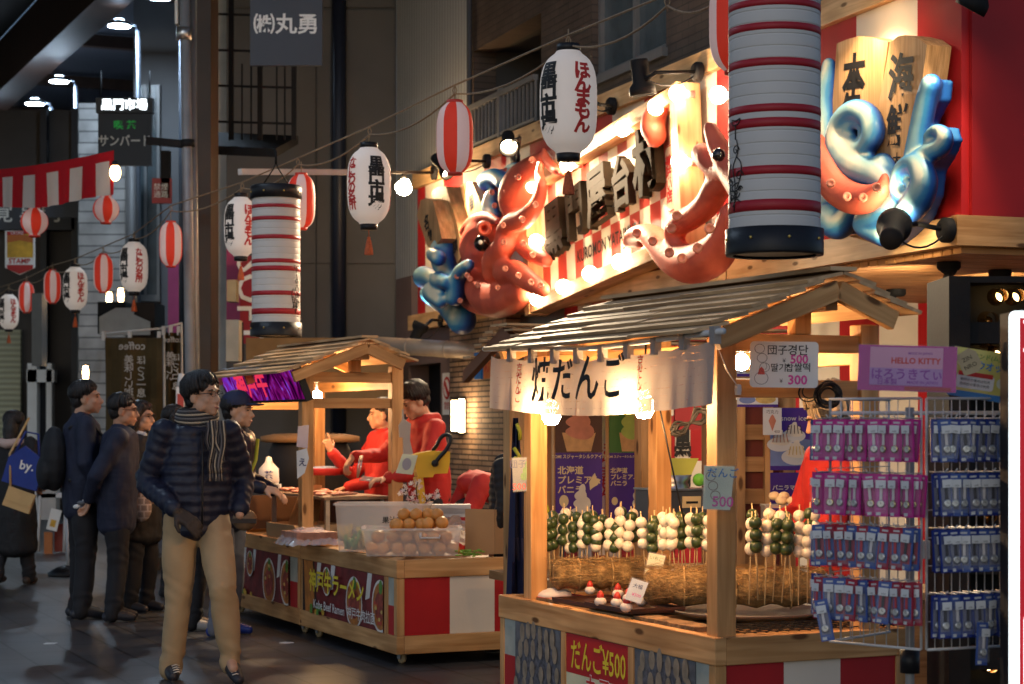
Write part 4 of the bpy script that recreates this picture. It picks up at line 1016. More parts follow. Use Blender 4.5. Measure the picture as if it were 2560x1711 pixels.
# wall lamp and notices by the doorway
t = thing('wall_lamp', 'two tube wall lamp on the stacked stone wall', 'wall lamp', onf(1145, 1035, .15), FA.rot)
b = MB()
for px in (1136, 1154): b.tube([onf(px, 1078 + (px - 1136) * .2, .22), onf(px, 1002 - (px - 1136) * .2, .22)], .030, glow('wall_lamp_light', (1, .68, .36), 24), 14)
b.build('lamp', t)
b = MB(FA.M); q = FA.hx(1145, 1040, -.15); b.box((-.17, q.y - .12, q.z - .17), (-.105, q.y + .12, q.z + .17), BLACKM); b.build('bracket', t)
b = MB(FA.M); q = FA.hx(1118, 985, 0); b.box((-.0, q.y - .17, q.z - .22), (.019, q.y + .17, q.z + .22), WHITE); L = face_L((-.004, q.y, q.z + .06), (0, -1, 0), (0, 0, 1))
b.prism(oval(.12, .12, 28), .002, INKR, L); b.prism(oval(.09, .09, 28), .002, WHITE, L @ tr(0, 0, .003)); b.prism([(-.09, .05), (-.05, .09), (.09, -.05), (.05, -.09)], .002, INKR, L @ tr(0, 0, .006)); b.text('禁煙', .09, INKR, L @ tr(0, -.19, .003))
tag(b.build('notice_sign'), 'white no smoking notice between the dark doorway and the stone wall', 'sign')
# ================================================================ yatai carts
RUBBER = mat('caster_wheel', (.30, .22, .12), .5, var=.2)
def cart(FR, y0, y1, dx, lab, stripes, roof, front, ext=0):
    t = thing('food_stall', lab, 'market stall', FR.w(0, y0, 0), FR.rot, group='wooden food stalls'); M = FR.M
    H = .638; yr = y1; y1 = y1 + ext
    b = MB(M); n = 7
    for i in range(n): b.box((.052 + (dx - .104) * i / n + .001, y0 + .052, H - .06), (.052 + (dx - .104) * (i + 1) / n - .001, y1 - .052, H - .028), PINED)
    b.build('counter_board', t)
    b = MB(M)
    for z0, z1, o in ((H - .108, H, 0), (.072, .182, 0)):
        b.box((-o, y0 - .003, z0), (.05, y1 + .003, z1), PINE); b.box((dx - .05, y0 - .003, z0), (dx, y1 + .003, z1), PINE)
        b.box((.0505, y0 - .001, z0), (dx - .0505, y0 + .05, z1), PINE); b.box((.0505, y1 - .05, z0), (dx - .0505, y1, z1), PINE)
    b.each('rail', t, bevel=.004)
    b = MB(M)
    for x in (.004, dx - .056):
        for y in (y0 + .004, y1 - .056): b.box((x, y, .183), (x + .05, y + .05, H - .109), PINE)
    b.each('corner_post', t, bevel=.003)
    b = MB(M); k = len(stripes); w = (dx - .11) / k
    for i, m in enumerate(stripes):
        b.box((.055 + i * w, y0 + .012, .183), (.055 + (i + 1) * w, y0 + .022, H - .109), m)
        b.box((.055 + i * w, y1 - .022, .183), (.055 + (i + 1) * w, y1 - .012, H - .109), m)
    b.box((dx - .022, y0 + .06, .183), (dx - .012, y1 - .06, H - .109), RED); b.each('side_panel', t)
    front(t, FR, y0, y1, H)
    for x in (.09, dx - .09):
        for y in (y0 + .14, y1 - .14):
            b = MB(M); b.lathe([(0, -.012), (.022, -.012), (.032, -.010), (.034, 0), (.032, .010), (.022, .012), (0, .012)], RUBBER, 18, tr(x, y, .034) @ rot(0, pi / 2, .3) @ Matrix.Scale(1.0, 4)); c = b.build('caster', t)
            b = MB(M); b.box((x - .02, y - .018, .03), (x - .016, y + .03, .07), STEEL); b.box((x + .016, y - .018, .03), (x + .02, y + .03, .07), STEEL); b.box((x - .035, y - .035, .066), (x + .035, y + .035, .0715), STEEL); b.build('caster_fork', c)
    y1 = yr
    if roof:
        b = MB(M); s = .085
        xs, ys = (.0275, .6925), (y0 + .0275, y1 - .1125)
        for x in xs:
            for y in ys:
                b = MB(M); b.box((x, y, H - .027), (x + s, y + s, 1.86 if x > .3 else 1.80), PINE); b.build('post', t, bevel=.005)
        b = MB(M)
        for y in ys:
            b.box((.113, y + .015, 1.745), (.692, y + .07, 1.815), PINE); b.box((.113, y + .02, 1.565), (.692, y + .065, 1.635), PINE)
            b.box((.39, y + .012, 1.816), (.465, y + .073, 1.965), PINE)
        for x in xs: b.box((x + .015, y0 + .1135, 1.70), (x + .07, y1 - .1135, 1.775), PINE)
        b.box((.40, y0 - .16, 1.90), (.455, y1 - .05, 1.955), PINED)
        b.each('tie_beam', t, bevel=.004)
        # rafters / barge boards and shingle rows
        pk = Vector((.43, 0, 1.985)); lf = Vector((-.13, 0, 1.765)); rt = Vector((.705, 0, 1.858))
        b = MB(M)
        for y in (y0 - .19, y1 - .08, (y0 + y1) / 2):
            for q in (lf, rt):
                a_ = pk + Vector((0, y, 0)); c_ = q.lerp(pk, .04) + Vector((0, y, 0)); b.bar(a_ + Vector((.0, 0, -.008)), c_, .04, .075, PINE, up=(0, 0, 1))
        b.each('barge_board', t, bevel=.003)
        for q, nm in ((lf, 7), (rt, 4)):
            b = MB(M); d = (q - pk); L = d.length * 1.05; d.normalize(); up = Vector((-d.z, 0, d.x)); up = up if up.z > 0 else -up
            for i in range(nm):
                t0 = L * i / nm - .02; t1 = L * (i + 1) / nm + .045; yy = y0 - .23
                base = pk + d * t0 + up * (.058); tip = pk + d * t1 + up * .078
                while yy < y1 - .15:
                    l_ = random.uniform(.5, 1.3); y2 = min(yy + l_, y1 - .15); j = random.uniform(-.004, .004); jj = random.uniform(0, .012)
                    a0, a1 = base + up * j, tip + up * (j + random.uniform(-.003, .005)) + d * jj
                    vs = [a0 + Vector((0, yy, 0)), a0 + Vector((0, y2 - .003, 0)), a1 + Vector((0, y2 - .003, 0)), a1 + Vector((0, yy, 0))]
                    dn = up * -.014; vs += [v + dn for v in vs]; ou = random.uniform(0, 30)
                    u1 = [(yy + ou, 0), (y2 + ou, 0), (y2 + ou, .12), (yy + ou, .12)]
                    fs = [(0, 1, 2, 3), (7, 6, 5, 4), (0, 4, 5, 1), (1, 5, 6, 2), (2, 6, 7, 3), (3, 7, 4, 0)]
                    if (Vector(vs[1]) - vs[0]).cross(Vector(vs[3]) - vs[0]).dot(up) < 0: fs = [tuple(reversed(f)) for f in fs]; 
                    b.add(vs, fs, SHING, False, [[u1[i % 4] for i in f] for f in fs]); yy = y2
            b.build('roof_slope', t)
        b = MB(M); b.box((.37, y0 - .235, 2.048), (.49, y1 - .155, 2.064), SHING); b.build('ridge_board', t)
    return t
# ---------------------------------------------------------------- poster pictures (flat prints laid in thin layers)
def flatface(FR, x, y, z): return face_L(FR.w(x, y, z), FR.w(0, -1, 0) - FR.o, (0, 0, 1))
YELL = mat('yellow_lettering', (.72, .56, .03), .55, var=0)
GRN = mat('print_green', (.10, .24, .04), .6, var=.3, vs=30); MEAT = mat('print_beef', (.30, .05, .03), .5, var=.5, vs=22); SOUP = mat('print_soup', (.45, .16, .03), .5, var=.4, vs=14); NOOD = mat('print_noodle', (.62, .42, .12), .5, var=.3, vs=30)
BOWL = mat('print_bowl_white', (.66, .64, .60), .5, var=.1); PBLK = mat('print_dark', (.035, .015, .012), .5, var=.5, vs=8); GREYP = mat('print_ice_grey', (.12, .125, .14), .5, var=.5, vs=16)
PALEQ = bricks('pale_chequer_print', (.44, .46, .40), (.38, .41, .36), (.44, .46, .40), .05, .05, .0, rough=.5, axes=(1, 2), bump=0, off=0)
def food_poster(t, FR, y0, y1, z0, z1, rows, nm='food_poster', seed=1):
    rnd = random.Random(seed); w = y1 - y0; h = z1 - z0; L = flatface(FR, .008, (y0 + y1) / 2, (z0 + z1) / 2)
    b = MB(); b.prism([(-w / 2, -h / 2), (w / 2, -h / 2), (w / 2, h / 2), (-w / 2, h / 2)], .006, PBLK, L); o = b.build(nm, t)
    b = MB(); k = 0
    def lay(poly, m):
        nonlocal k; k += 1
        poly = [(max(-w / 2, min(w / 2, x)), max(-h / 2, min(h / 2, y))) for x, y in poly]; b.flat(poly, m, L @ tr(0, 0, .0065 + k * .0004))
    lay([(-w * .34, h * .5), (-w * .30, -h * .5), (w * .5, -h * .5), (w * .5, h * .5)], mat('print_wine', (.17, .015, .015), .5, var=.5, vs=10))
    for cx in (-.30, -.12, .32): lay([(w * cx, h * .5), (w * (cx + .05), h * .5), (w * (cx + .02), h * .05), (w * (cx - .03), h * .0)], BOWL)
    lay([(-w * .48, h * .5), (-w * .36, h * .5), (-w * .33, -h * .5), (-w * .46, -h * .5)], SOUP)
    for cx, cy, r in ((.16, -.12, .40), (.47, -.05, .38), (-.16, .18, .22)):
        lay(oval(r * h * 1.12, r * h * 1.25, 26, w * cx, h * cy), BOWL); lay(oval(r * h, r * h * 1.1, 26, w * cx, h * cy), SOUP)
        lay([(w * cx + (x - 0) * 1, h * cy + y) for x, y in oval(r * h * .75, r * h * .7, 14)], MEAT); lay(oval(r * h * .25, r * h * .35, 9, w * cx + .01, h * cy + r * h * .9), GRN)
        for q in range(9):
            a = rnd.random() * 6.28; rr = r * h * rnd.uniform(.3, .85); lay(oval(r * h * .16, r * h * .10, 7, w * cx + rr * cos(a), h * cy + rr * sin(a)), rnd.choice([MEAT, NOOD, SOUP, PRED]))
    for q in range(8): lay(oval(.03, .025, 7, rnd.uniform(-.36, -.1) * w, rnd.uniform(-.5, -.36) * h), rnd.choice([NOOD, GRN, YEL]))
    b.build('picture', o); b = MB()
    for s_, sz, m, x, y, off, sx in rows: b.text(s_, sz, m, L @ tr(w * x, h * y, .034), off=off, sx=sx)
    b.build('lettering', o)
def front_LSA(t, FR, y0, y1, H):
    M = FR.M
    food_poster(t, FR, .215, 1.80, .183, H - .109, [('神戸牛ラーメン', .155, YELL, -.02, .12, .022, 1.0), ('Kobe Beef Ramen  神戸牛肉拉面', .082, BOWL, .07, -.30, .01, 1.05)], seed=3)
    b = MB(M); b.box((.006, .060, .36), (.014, .150, H - .109), PALEQ); b.box((.006, .060, .183), (.014, .150, .36), RED); b.each('chequered_panel', t)
    b = MB(M); b.box((.0, .152, .183), (.05, .21, H - .109), PINE); b.each('divider', t)
def front_LSB(t, FR, y0, y1, H):
    M = FR.M; b = MB(M); b.box((.006, y0 + .06, .36), (.014, y0 + .22, H - .109), PALEQ); b.box((.006, y0 + .06, .183), (.014, y0 + .22, .36), RED)
    b.box((.006, y1 - .22, .36), (.014, y1 - .06, H - .109), PALEQ); b.box((.006, y1 - .22, .183), (.014, y1 - .06, .36), RED); b.each('chequered_panel', t)
    food_poster(t, FR, y0 + .23, y1 - .23, .183, H - .109, [], seed=8)
def dango_photo(t, FR, y0, y1, z0, z1, seed):
    rnd = random.Random(seed); w = y1 - y0; h = z1 - z0; L = flatface(FR, .008, (y0 + y1) / 2, (z0 + z1) / 2)
    b = MB(); b.prism([(-w / 2, -h / 2), (w / 2, -h / 2), (w / 2, h / 2), (-w / 2, h / 2)], .006, GREYP, L); o = b.build('dango_photo', t); b = MB()
    DG = mat('print_dango', (.27, .22, .16), .5, var=.35, vs=20); k = 0
    b.flat(oval(w * .45, h * .62, 28, 0, -h * .2), mat('print_coals', (.10, .10, .12), .5, var=.7, vs=40), L @ tr(0, 0, .0066))
    for i in range(6):
        x = -w * .42 + w * .84 * i / 5 + rnd.uniform(-.01, .01)
        for j in range(4):
            k += 1; b.flat(oval(w * rnd.uniform(.042, .056), h * rnd.uniform(.11, .15), 12, x + (j - 1.5) * .010 * (i - 2.5) + rnd.uniform(-.004, .004), h * .40 - j * h * .25 + rnd.uniform(-.012, .012)), DG, L @ tr(0, 0, .007 + k * .0002))
    b.build('picture', o)
def front_RS(t, FR, y0, y1, H):
    M = FR.M
    def sq(a, c):
        b = MB(M); b.box((.006, a, .36), (.014, c, H - .109), PALEQ); b.box((.006, a, .183), (.014, c, .36), RED); b.each('chequered_panel', t)
    sq(.056, .155); sq(1.862, 1.99)
    dango_photo(t, FR, .156, .66, .183, H - .109, 4); dango_photo(t, FR, 1.368, 1.86, .183, H - .109, 6)
    b = MB(M)
    for y in (.668, 1.312): b.box((.0, y, .183), (.05, y + .048, H - .109), PINE)
    b.each('divider', t)
    L = flatface(FR, .008, 1.015, .356); b = MB(); w, h = .586, .346
    b.prism([(-w / 2, 0), (w / 2, 0), (w / 2, h / 2), (-w / 2, h / 2)], .006, RED, L); b.prism([(-w / 2, -h / 2), (w / 2, -h / 2), (w / 2, -.001), (-w / 2, -.001)], .006, mat('pale_yellow_board', (.62, .60, .40), .5), L); o = b.build('price_board', t)
    b = MB(); b.text('だんご¥500', .145, YELL, L @ tr(.015, .075, .0075), off=.014, sx=.72); b.text('丸子', .12, INKR, L @ tr(.02, -.055, .0085), off=.012); b.text('丸子', .12, WHITEINK, L @ tr(.02, -.055, .0075), off=.035); b.build('lettering', o)
cart(LS, 0, 1.85, 1.0, 'low wooden counter cart with beef ramen posters and tubs of oranges on it', [RED, CREAM, RED], False, front_LSA)
cart(LS, 1.87, 3.72, .90, 'roofed wooden stall with purple screen behind the counter of oranges', [RED, CREAM, RED], True, front_LSB)
cart(RS, 0, 1.85, .90, 'nearest roofed wooden stall selling dango skewers on straw rolls', [RED, CREAM, RED], True, front_RS, .20)
# ice cream stall behind the near one: roof gable turned to the street
IS = Frame(P(1284, HY, 10.35).x, 10.35, TH)
t = thing('food_stall', 'ice cream stall with banners, seen between the posts of the near stall', 'market stall', IS.o, IS.rot, group='wooden food stalls')
for x, y in ((0, 0), (.80, 0), (1.72, 0), (.62, .85), (1.72, .85)):
    b = MB(IS.M); b.box((x - .043, y - .043, 0), (x + .043, y + .043, 1.80), PINE); b.build('post', t, bevel=.004)
b = MB(IS.M); b.box((.25, -.05, .55), (1.8, .9, .6), PINED); b.box((.27, -.03, .12), (1.78, -.01, .549), RED); b.build('counter_board', t)
b = MB(IS.M)
for y in (0, .85): b.box((-.03 if y == 0 else .5, y - .03, 1.72), (1.8, y + .03, 1.80), PINE)
b.each('tie_beam', t)
b = MB(IS.M)
for sy in (-1, 1):
    for i in range(6):
        d = .08 * i
        b.box((.10, .425 + sy * d, 2.02 - d * .42 - .012), (2.0, .425 + sy * (d + .115), 2.02 - d * .42), SHING, Matrix())
b.build('roof_slope', t)
b = MB(IS.M)
for x in (.12,): b.prism([(-.14, 1.77), (.425, 2.0), (.99, 1.77), (.99, 1.70), (.425, 1.93), (-.14, 1.70)], .04, mat('dark_gable_wood', (.16, .06, .025), .6), Matrix.Translation((x, 0, 0)) @ rot(pi / 2, 0, pi / 2))
b.build('barge_board', t)
# ---------------------------------------------------------------- noren curtain on the near stall
NOR = thin('noren_cloth', (.39, .36, .34), .34, .85, .10, 5)
nt_ = thing('noren_curtain', 'white split shop curtain lettered in black and red under the near roof', 'curtain', RS.w(-.17, -.29, 1.53), RS.rot)
ny0, ny1, nz0, nz1 = -.30, 1.74, 1.535, 1.775; NP = 9; pw = (ny1 - ny0) / NP
rnd = random.Random(5)
def nx(y, k): return -.175 + .006 * sin(y * 21 + 1) * k + .004 * sin(y * 47) * k - .012 * k
for i in range(NP):
    a0 = ny0 + i * pw; b = MB(RS.M); n, m = 12, 8; ph = rnd.uniform(-.004, .004)
    def q(u, v):
        y = a0 + pw * u * (1 + .01 * v); k = v; sag = .012 * sin(pi * u)
        return (nx(y, k) + ph * k * k * (u - .3) * 2, y, nz1 - .04 * sin(pi * ((y - ny0) / (ny1 - ny0))) - sag * (1 - v) - (nz1 - nz0) * v + rnd.uniform(-.001, .001))
    for u in range(n):
        for v in range(m): b.add([q(u / n, v / m), q(u / n, (v + 1) / m), q((u + 1) / n, (v + 1) / m), q((u + 1) / n, v / m)], [(0, 1, 2, 3)], NOR, True)
    zt = nz1 - .04 * sin(pi * ((a0 - ny0) / (ny1 - ny0)))
    b.box((-.190, a0 - .018, zt - .02), (-.160, a0 + .018, zt + .045), NOR)
    b.build('cloth', nt_)
b = MB(RS.M); b.tube([(-.175, ny0 - .06, 1.80), (-.175, .7, 1.775), (-.175, ny1 + .08, 1.81)], .012, WIREW, 8); b.build('pole', nt_)
b = MB(RS.M)
def nwarp(yc, zc):
    def f(v):
        y = yc - v.x; k = (nz1 - (zc + v.y)) / (nz1 - nz0); return Vector((nx(y, max(0, k)) - .013, y, zc + v.y))
    return f
for s_, i, sz in (('焼', 6.45, .205), ('だ', 5.5, .20), ('ん', 4.45, .215), ('ご', 3.45, .20)):
    b.text(s_, sz, INK, off=.016, cut=.03, warp=nwarp(ny0 + pw * i, 1.638))
for i in (7.45, 2.42): b.text('京だんご', .058, INKR, off=.012, cut=.03, vert=True, lead=.72, warp=nwarp(ny0 + pw * i, 1.645))
b.build('lettering', nt_)
# bare bulbs under the noren
STB = glow('stall_bulb_light', (1.0, .58, .26), 250)
def stall_bulb(w, lab, src=[None]):
    if src[0] is None:
        t = thing('light_bulb', lab, 'light bulb', w, group='bare bulbs of the near stall')
        b = MB(tr(w)); b.lathe([(0, -.06), (.025, -.055), (.04, -.03), (.042, -.01), (.034, .02), (.02, .045), (.018, .06)], STB, 18); b.build('bulb', t)
        b = MB(tr(w)); b.lathe([(.021, .055), (.022, .11), (.010, .125), (0, .127)], BLACK, 14); b.tube([(0, 0, .12), (.01, 0, .26)], .005, BLACK, 6); b.build('socket', t); src[0] = t; return t
    return dup(src[0], tr(w), lab)
b1 = RS.hx(1378, 1030, -.10); b2 = RS.hx(1610, 1010, -.10)
stall_bulb(RS.w(*b1), 'bare bulb glowing under the left part of the lettered curtain'); stall_bulb(RS.w(*b2), 'bare bulb glowing behind the fourth character of the curtain')
# ================================================================ goods on the near stall
STRAW = mat('straw', (.30, .185, .07), .9, var=.5, vs=26, bump=1.0, bs=90, dirt=(.10, .058, .022))
STRAWL = mat('straw_stalk', (.42, .27, .11), .85, var=.3, vs=20)
TRAY = mat('dark_lacquer_tray', (.055, .022, .014), .3, var=.3); MOCHI = mat('white_mochi', (.66, .58, .50), .55, var=.08); BERRY = mat('strawberry', (.52, .035, .02), .35, var=.25, vs=60)
DW = mat('white_dango', (.74, .66, .52), .34, var=.12, vs=30, bump=.15, bs=60, coat=.25); DG_ = mat('green_dango', (.035, .060, .018), .34, var=.4, vs=40, bump=.2, bs=60, coat=.25); STICK = mat('bamboo_skewer', (.62, .44, .22), .6, var=.2)
def straw_roll(a, c, r, lab):
    a, c = Vector(a), Vector(c); t = thing('straw_roll', lab, 'straw roll', a.lerp(c, .5) - Vector((0, 0, r)), group='straw rolls holding skewers'); rnd = random.Random(int(a.x * 1000))
    b = MB(); n = 26; pts = [a.lerp(c, i / n) for i in range(n + 1)]
    b.tube(pts, [r * (.72 if i in (0, n) else 1) * (1 + .10 * sin(i * 1.3) + rnd.uniform(-.06, .06)) for i in range(n + 1)], STRAW, 18, squash=.92); b.build('bundle', t)
    b = MB(); ax = (c - a).normalized(); n2 = ax.cross(Vector((0, 0, 1))).normalized()
    for i in range(1700):
        k = rnd.random(); an = rnd.uniform(-.5, pi + .5); p = a.lerp(c, k) + (n2 * cos(an) + Vector((0, 0, 1)) * sin(an)) * r * rnd.uniform(.95, 1.07)
        d = (ax * rnd.choice([-1, 1]) + (n2 * cos(an) + Vector((0, 0, 1)) * sin(an)) * rnd.uniform(-.05, .35) + n2 * rnd.uniform(-.6, .6)).normalized() * rnd.uniform(.02, .095)
        s_ = d.cross(Vector((rnd.random(), rnd.random(), rnd.random()))).normalized() * .0011
        b.add([p - s_, p + s_, p + d + s_ * .3, p + d - s_ * .3], [(0, 1, 2, 3)], STRAWL)
    b.build('loose_stalk', t)
    b = MB()
    for k in (.22, .5, .8):
        p = a.lerp(c, k); b.tube([p + (n2 * cos(i * pi / 8) + Vector((0, 0, 1)) * sin(i * pi / 8)) * r * 1.05 for i in range(17)], .0035, STRAWL, 6)
    b.build('tie', t); return t
R1a, R1b = RS.w(.13, 1.72, .752), RS.w(.66, 1.56, .752); R2a, R2b = RS.w(.20, .95, .755), RS.w(.90, .58, .755)
straw_roll(R1a, R1b, .072, 'farther straw roll stuck with dango skewers beside the left post'); straw_roll(R2a, R2b, .086, 'nearer thick straw roll stuck with dango skewers behind the corner post')
PROTO = {}
def skewer(w, white, lab, tilt):
    M = Matrix.Translation(w) @ rot(tilt[0], tilt[1], random.random() * 6) @ Matrix.Diagonal((random.uniform(.90, 1.06), random.uniform(.90, 1.06), random.uniform(.95, 1.05), 1))
    if white in PROTO: return dup(PROTO[white], M, lab)
    t = thing('dango_skewer', lab, 'dango skewer', M=M, group='dango skewers stuck in the straw rolls'); m = DW if white else DG_
    b = MB(M); b.tube([(0, 0, -.08), (0, 0, .300)], .0028, STICK, 6); b.build('stick', t)
    for k in range(3):
        b = MB(M); b.ell((.002 * sin(k * 2), -.001, .148 + k * .0500), (.0275, .0275, .0280), m, n=16, m=10); b.build('dumpling', t)
    PROTO[white] = t; return t
rnd = random.Random(11)
def row(a, c, n, off, lift, where, start):
    for i in range(n):
        k = (i + .5) / n + rnd.uniform(-.012, .012); p = Vector(a).lerp(Vector(c), k) + Vector(off) + Vector((0, 0, lift - .075 + rnd.uniform(-.014, .018)))
        wh = (i + start) % 2 == 0
        if rnd.random() < .16: wh = not wh
        skewer(p, wh, ('white' if wh else 'dark green') + ' three ball dango skewer ' + where, (rnd.uniform(-.10, .10), rnd.uniform(-.10, .10)))
fr = RS.w(-.03, -.05, 0) - RS.o; bk = RS.w(.02, .06, 0) - RS.o
def pr_(px, py, Z): return P(px, py, Z)
row(P(1352, 1390, 9.25), P(1572, 1388, 9.05), 14, (0, 0, 0), -.02, 'in the front row of the farther straw roll', 0)
row(P(1368, 1372, 9.42), P(1600, 1366, 9.25), 13, (0, 0, 0), -.02, 'in the back row of the farther straw roll', 1)
row(P(1606, 1405, 8.6), P(1770, 1405, 8.45), 9, (0, 0, 0), .0, 'between the two small price cards and the corner post', 0)
row(P(1620, 1395, 8.85), P(1790, 1395, 8.7), 8, (0, 0, 0), .0, 'in the second row left of the corner post', 1)
row(P(1862, 1418, 8.15), P(2030, 1416, 8.12), 8, (0, 0, 0), .0, 'in the front row right of the corner post', 0)
row(P(1880, 1392, 8.45), P(2052, 1390, 8.42), 8, (0, 0, 0), .0, 'in the back row right of the corner post', 1)
# trays, boards and daifuku
def board(FR, c, sx, sy, th, rz, m, nm, lab, cat, z0=.638, rim=0, group=None):
    Mx = FR.M @ tr(c[0], c[1], z0) @ rot(0, 0, rz); t = thing(nm, lab, cat, M=Mx, group=group); b = MB(Mx); b.box((-sx / 2, -sy / 2, 0), (sx / 2, sy / 2, th), m)
    b.build('base', t, bevel=.002)
    if rim:
        b = MB(Mx)
        for s_ in (-1, 1): b.box((-sx / 2, s_ * sy / 2 - .005, th), (sx / 2, s_ * sy / 2 + .005, th + rim), m); b.box((s_ * sx / 2 - .005, -sy / 2 + .006, th), (s_ * sx / 2 + .005, sy / 2 - .006, th + rim), m)
        b.build('rim', t)
    return t
board(RS, (.30, 1.15, 0), .50, .66, .028, .02, PINED, 'wooden_board', 'flat wooden board under the strawberry mochi trays', 'board', .614)
board(RS, (.21, 1.36, 0), .30, .40, .010, .05, TRAY, 'serving_tray', 'dark tray at the back with a clear box of strawberries', 'tray', .643, .012, 'dark serving trays')
board(RS, (.17, .98, 0), .27, .40, .010, .03, TRAY, 'serving_tray', 'dark tray in front holding strawberry mochi', 'tray', .656, .012, 'dark serving trays')
mo = None
for i, (px, py, lab) in enumerate([(1501, 1508, 'mochi topped with a strawberry at the left end of the front tray'), (1541, 1511, 'strawberry mochi second from the left on the front tray'), (1564, 1522, 'foremost strawberry mochi on the front tray'), (1570, 1500, 'strawberry mochi behind the foremost one'), (1602, 1507, 'strawberry mochi right of the pale price card'), (1641, 1497, 'strawberry mochi at the right end of the front tray'), (1545, 1488, 'rearmost strawberry mochi on the front tray')]):
    q = RS.hz(px, py + 8, .667); w = RS.w(q.x, q.y, .667)
    if mo is None:
        mo = thing('strawberry_mochi', lab, 'sweet', w, group='strawberry mochi on the trays')
        b = MB(tr(w)); b.ell((0, 0, .020), (.027, .027, .0225), MOCHI, n=16); b.build('mochi', mo)
        b = MB(tr(w)); b.lathe([(.014, .034), (.017, .042), (.014, .054), (.006, .066), (0, .070)], BERRY, 12); b.build('strawberry', mo)
    else: dup(mo, tr(w) @ rot(rnd.uniform(-.1, .1), rnd.uniform(-.1, .1), 0), lab)
CLR = clear('clear_box_plastic', (.9, .92, .95), .16, .08); FILM = clear('plastic_film', (.7, .7, .72), .09, .05)
for i, (px, py) in enumerate([(1475, 1478), (1499, 1470), (1522, 1470), (1545, 1473)]):
    q = RS.hz(px, py + 8, .668); w = RS.w(q.x, q.y, .668); d_ = dup(mo, tr(w) @ Matrix.Scale(.92, 4), ['first strawberry mochi from the left on the back tray', 'second strawberry mochi from the left on the back tray', 'third strawberry mochi from the left on the back tray', 'strawberry mochi at the right end of the back tray'][i])
board(RS, (.17, 1.74, 0), .22, .16, .006, .1, mat('red_tray', (.45, .03, .02), .4), 'serving_tray', 'red tray with a white cloth at the foot of the left post', 'tray', .640, .006, 'dark serving trays')
b = MB(RS.M); b.ell((.15, 1.74, .655), (.09, .06, .035), mat('white_cloth', (.66, .60, .55), .8, var=.08, bump=.3, bs=30)); tag(b.build('folded_cloth'), 'white folded cloth on the red tray', 'cloth')
for (a0, a1, x0, x1, lab) in ((.28, .80, .06, .17, 'strip of rough bark lying along the front edge of the counter'), (1.45, 1.80, .05, .13, 'short strip of bark at the left end of the counter')):
    b = MB(RS.M); n = 14
    b.prism([(x0 + rnd.uniform(0, .012), a0 + (a1 - a0) * i / n) for i in range(n + 1)] + [(x1 + rnd.uniform(-.015, .015), a1 - (a1 - a0) * i / n) for i in range(n + 1)], .022, mat('tree_bark', (.22, .13, .06), .9, var=.6, vs=14, bump=1, bs=40, dirt=(.08, .045, .02)), tr(0, 0, .628)); tag(b.build('bark_strip'), lab, 'bark')
b = MB(RS.M)
for i in range(15): b.tube([(.16 + i * .05, .04, .645), (.16 + i * .05, .34, .645)], .0025, BLACKM, 5)
for j in range(6): b.tube([(.12, .05 + j * .055, .648), (.88, .05 + j * .055, .648)], .0025, BLACKM, 5)
tag(b.build('wire_mesh'), 'black grill mesh lying on the counter behind the corner post', 'grill')
b = MB(RS.M); b.lathe([(0, 0), (.26, .0), (.31, .018), (.33, .03), (.325, .034), (.30, .022), (0, .006)], mat('dull_tray_metal', (.16, .15, .14), .5, metal=.4), 36, tr(.58, .72, .632)); tag(b.build('metal_tray'), 'round steel tray under the nearer straw roll', 'tray')
# small price cards
def card(L, w, h, m, rows, nm, lab, tri=False, film=True, draw=None):
    b = MB(L); b.prism([(-w / 2, -h / 2), (w / 2 * (.78 if tri else 1), -h / 2), (w / 2, h / 2), (-w / 2, h / 2)], .002, m)
    t = b.build(nm); b = MB(L)
    for s_, sz, mm, x, y, off in rows: b.text(s_, sz, mm, tr(x * w, y * h, .0035), off=off)
    if draw: draw(b, w, h)
    o = b.build('lettering', t)
    if film: b = MB(L); b.prism([(-w / 2 - .004, -h / 2 - .004), (w / 2 * (.8 if tri else 1), -h / 2 - .004), (w / 2 + .004, h / 2 + .004), (-w / 2 - .004, h / 2 + .004)], .0006, FILM, tr(0, 0, .006)); b.build('plastic_sleeve', t)
    return tag(t, lab, 'price card', 'handwritten price cards')
def faceC(px, py, Z, ry=0, tilt=0, roll=0):
    c = P(px, py, Z); return Matrix.Translation(c) @ Matrix.Rotation(atan2(-c.x, Z) + ry, 4, 'Z') @ rot(pi / 2 - tilt, 0, 0) @ rot(0, 0, roll)
CY = mat('yellow_card', (.60, .58, .34), .5); CB = mat('pale_blue_card', (.48, .54, .60), .45); CG = mat('pale_green_card', (.55, .60, .46), .5); CW = mat('white_card', (.66, .66, .64), .45, var=.04)
PINKI = mat('pink_ink', (.62, .06, .30), .5, var=0); BLUEI = mat('blue_ink', (.02, .16, .42), .5, var=0); NAVYI = mat('navy_ink', (.02, .03, .12), .5, var=0)
def ring(b, cx, cy, r, m, w=.0011, z=.004): b.tube([(cx + r * cos(i * pi / 9), cy + r * .92 * sin(i * pi / 9), z) for i in range(19)], w, m, 4)
def dr_green(b, w, h):
    for k in range(3): b.flat(oval(.017, .019, 14, w * .26 - k * .011, h * .28 - k * .027), GRN, tr(0, 0, .003 + k * .0003))
    b.tube([(w * .2, -h * .02, .003), (w * .08, -h * .42, .003)], .0015, INK, 4)
def dr_ring(b, w, h):
    for k in range(3): ring(b, -w * .28 + k * .010, h * .26 - k * .036, .018, mat('brown_ink', (.2, .08, .05), .5, var=0))
card(faceC(1308, 1186, 9.02, .1, 0, .05), .098, .155, mat('grey_white_card', (.15, .165, .18), .5), [('団子', .040, NAVYI, -.24, .30, .006), ('500', .045, INKR, -.22, -.38, .012)], 'price_card', 'grey card with three green balls tied to the left post', draw=dr_green)
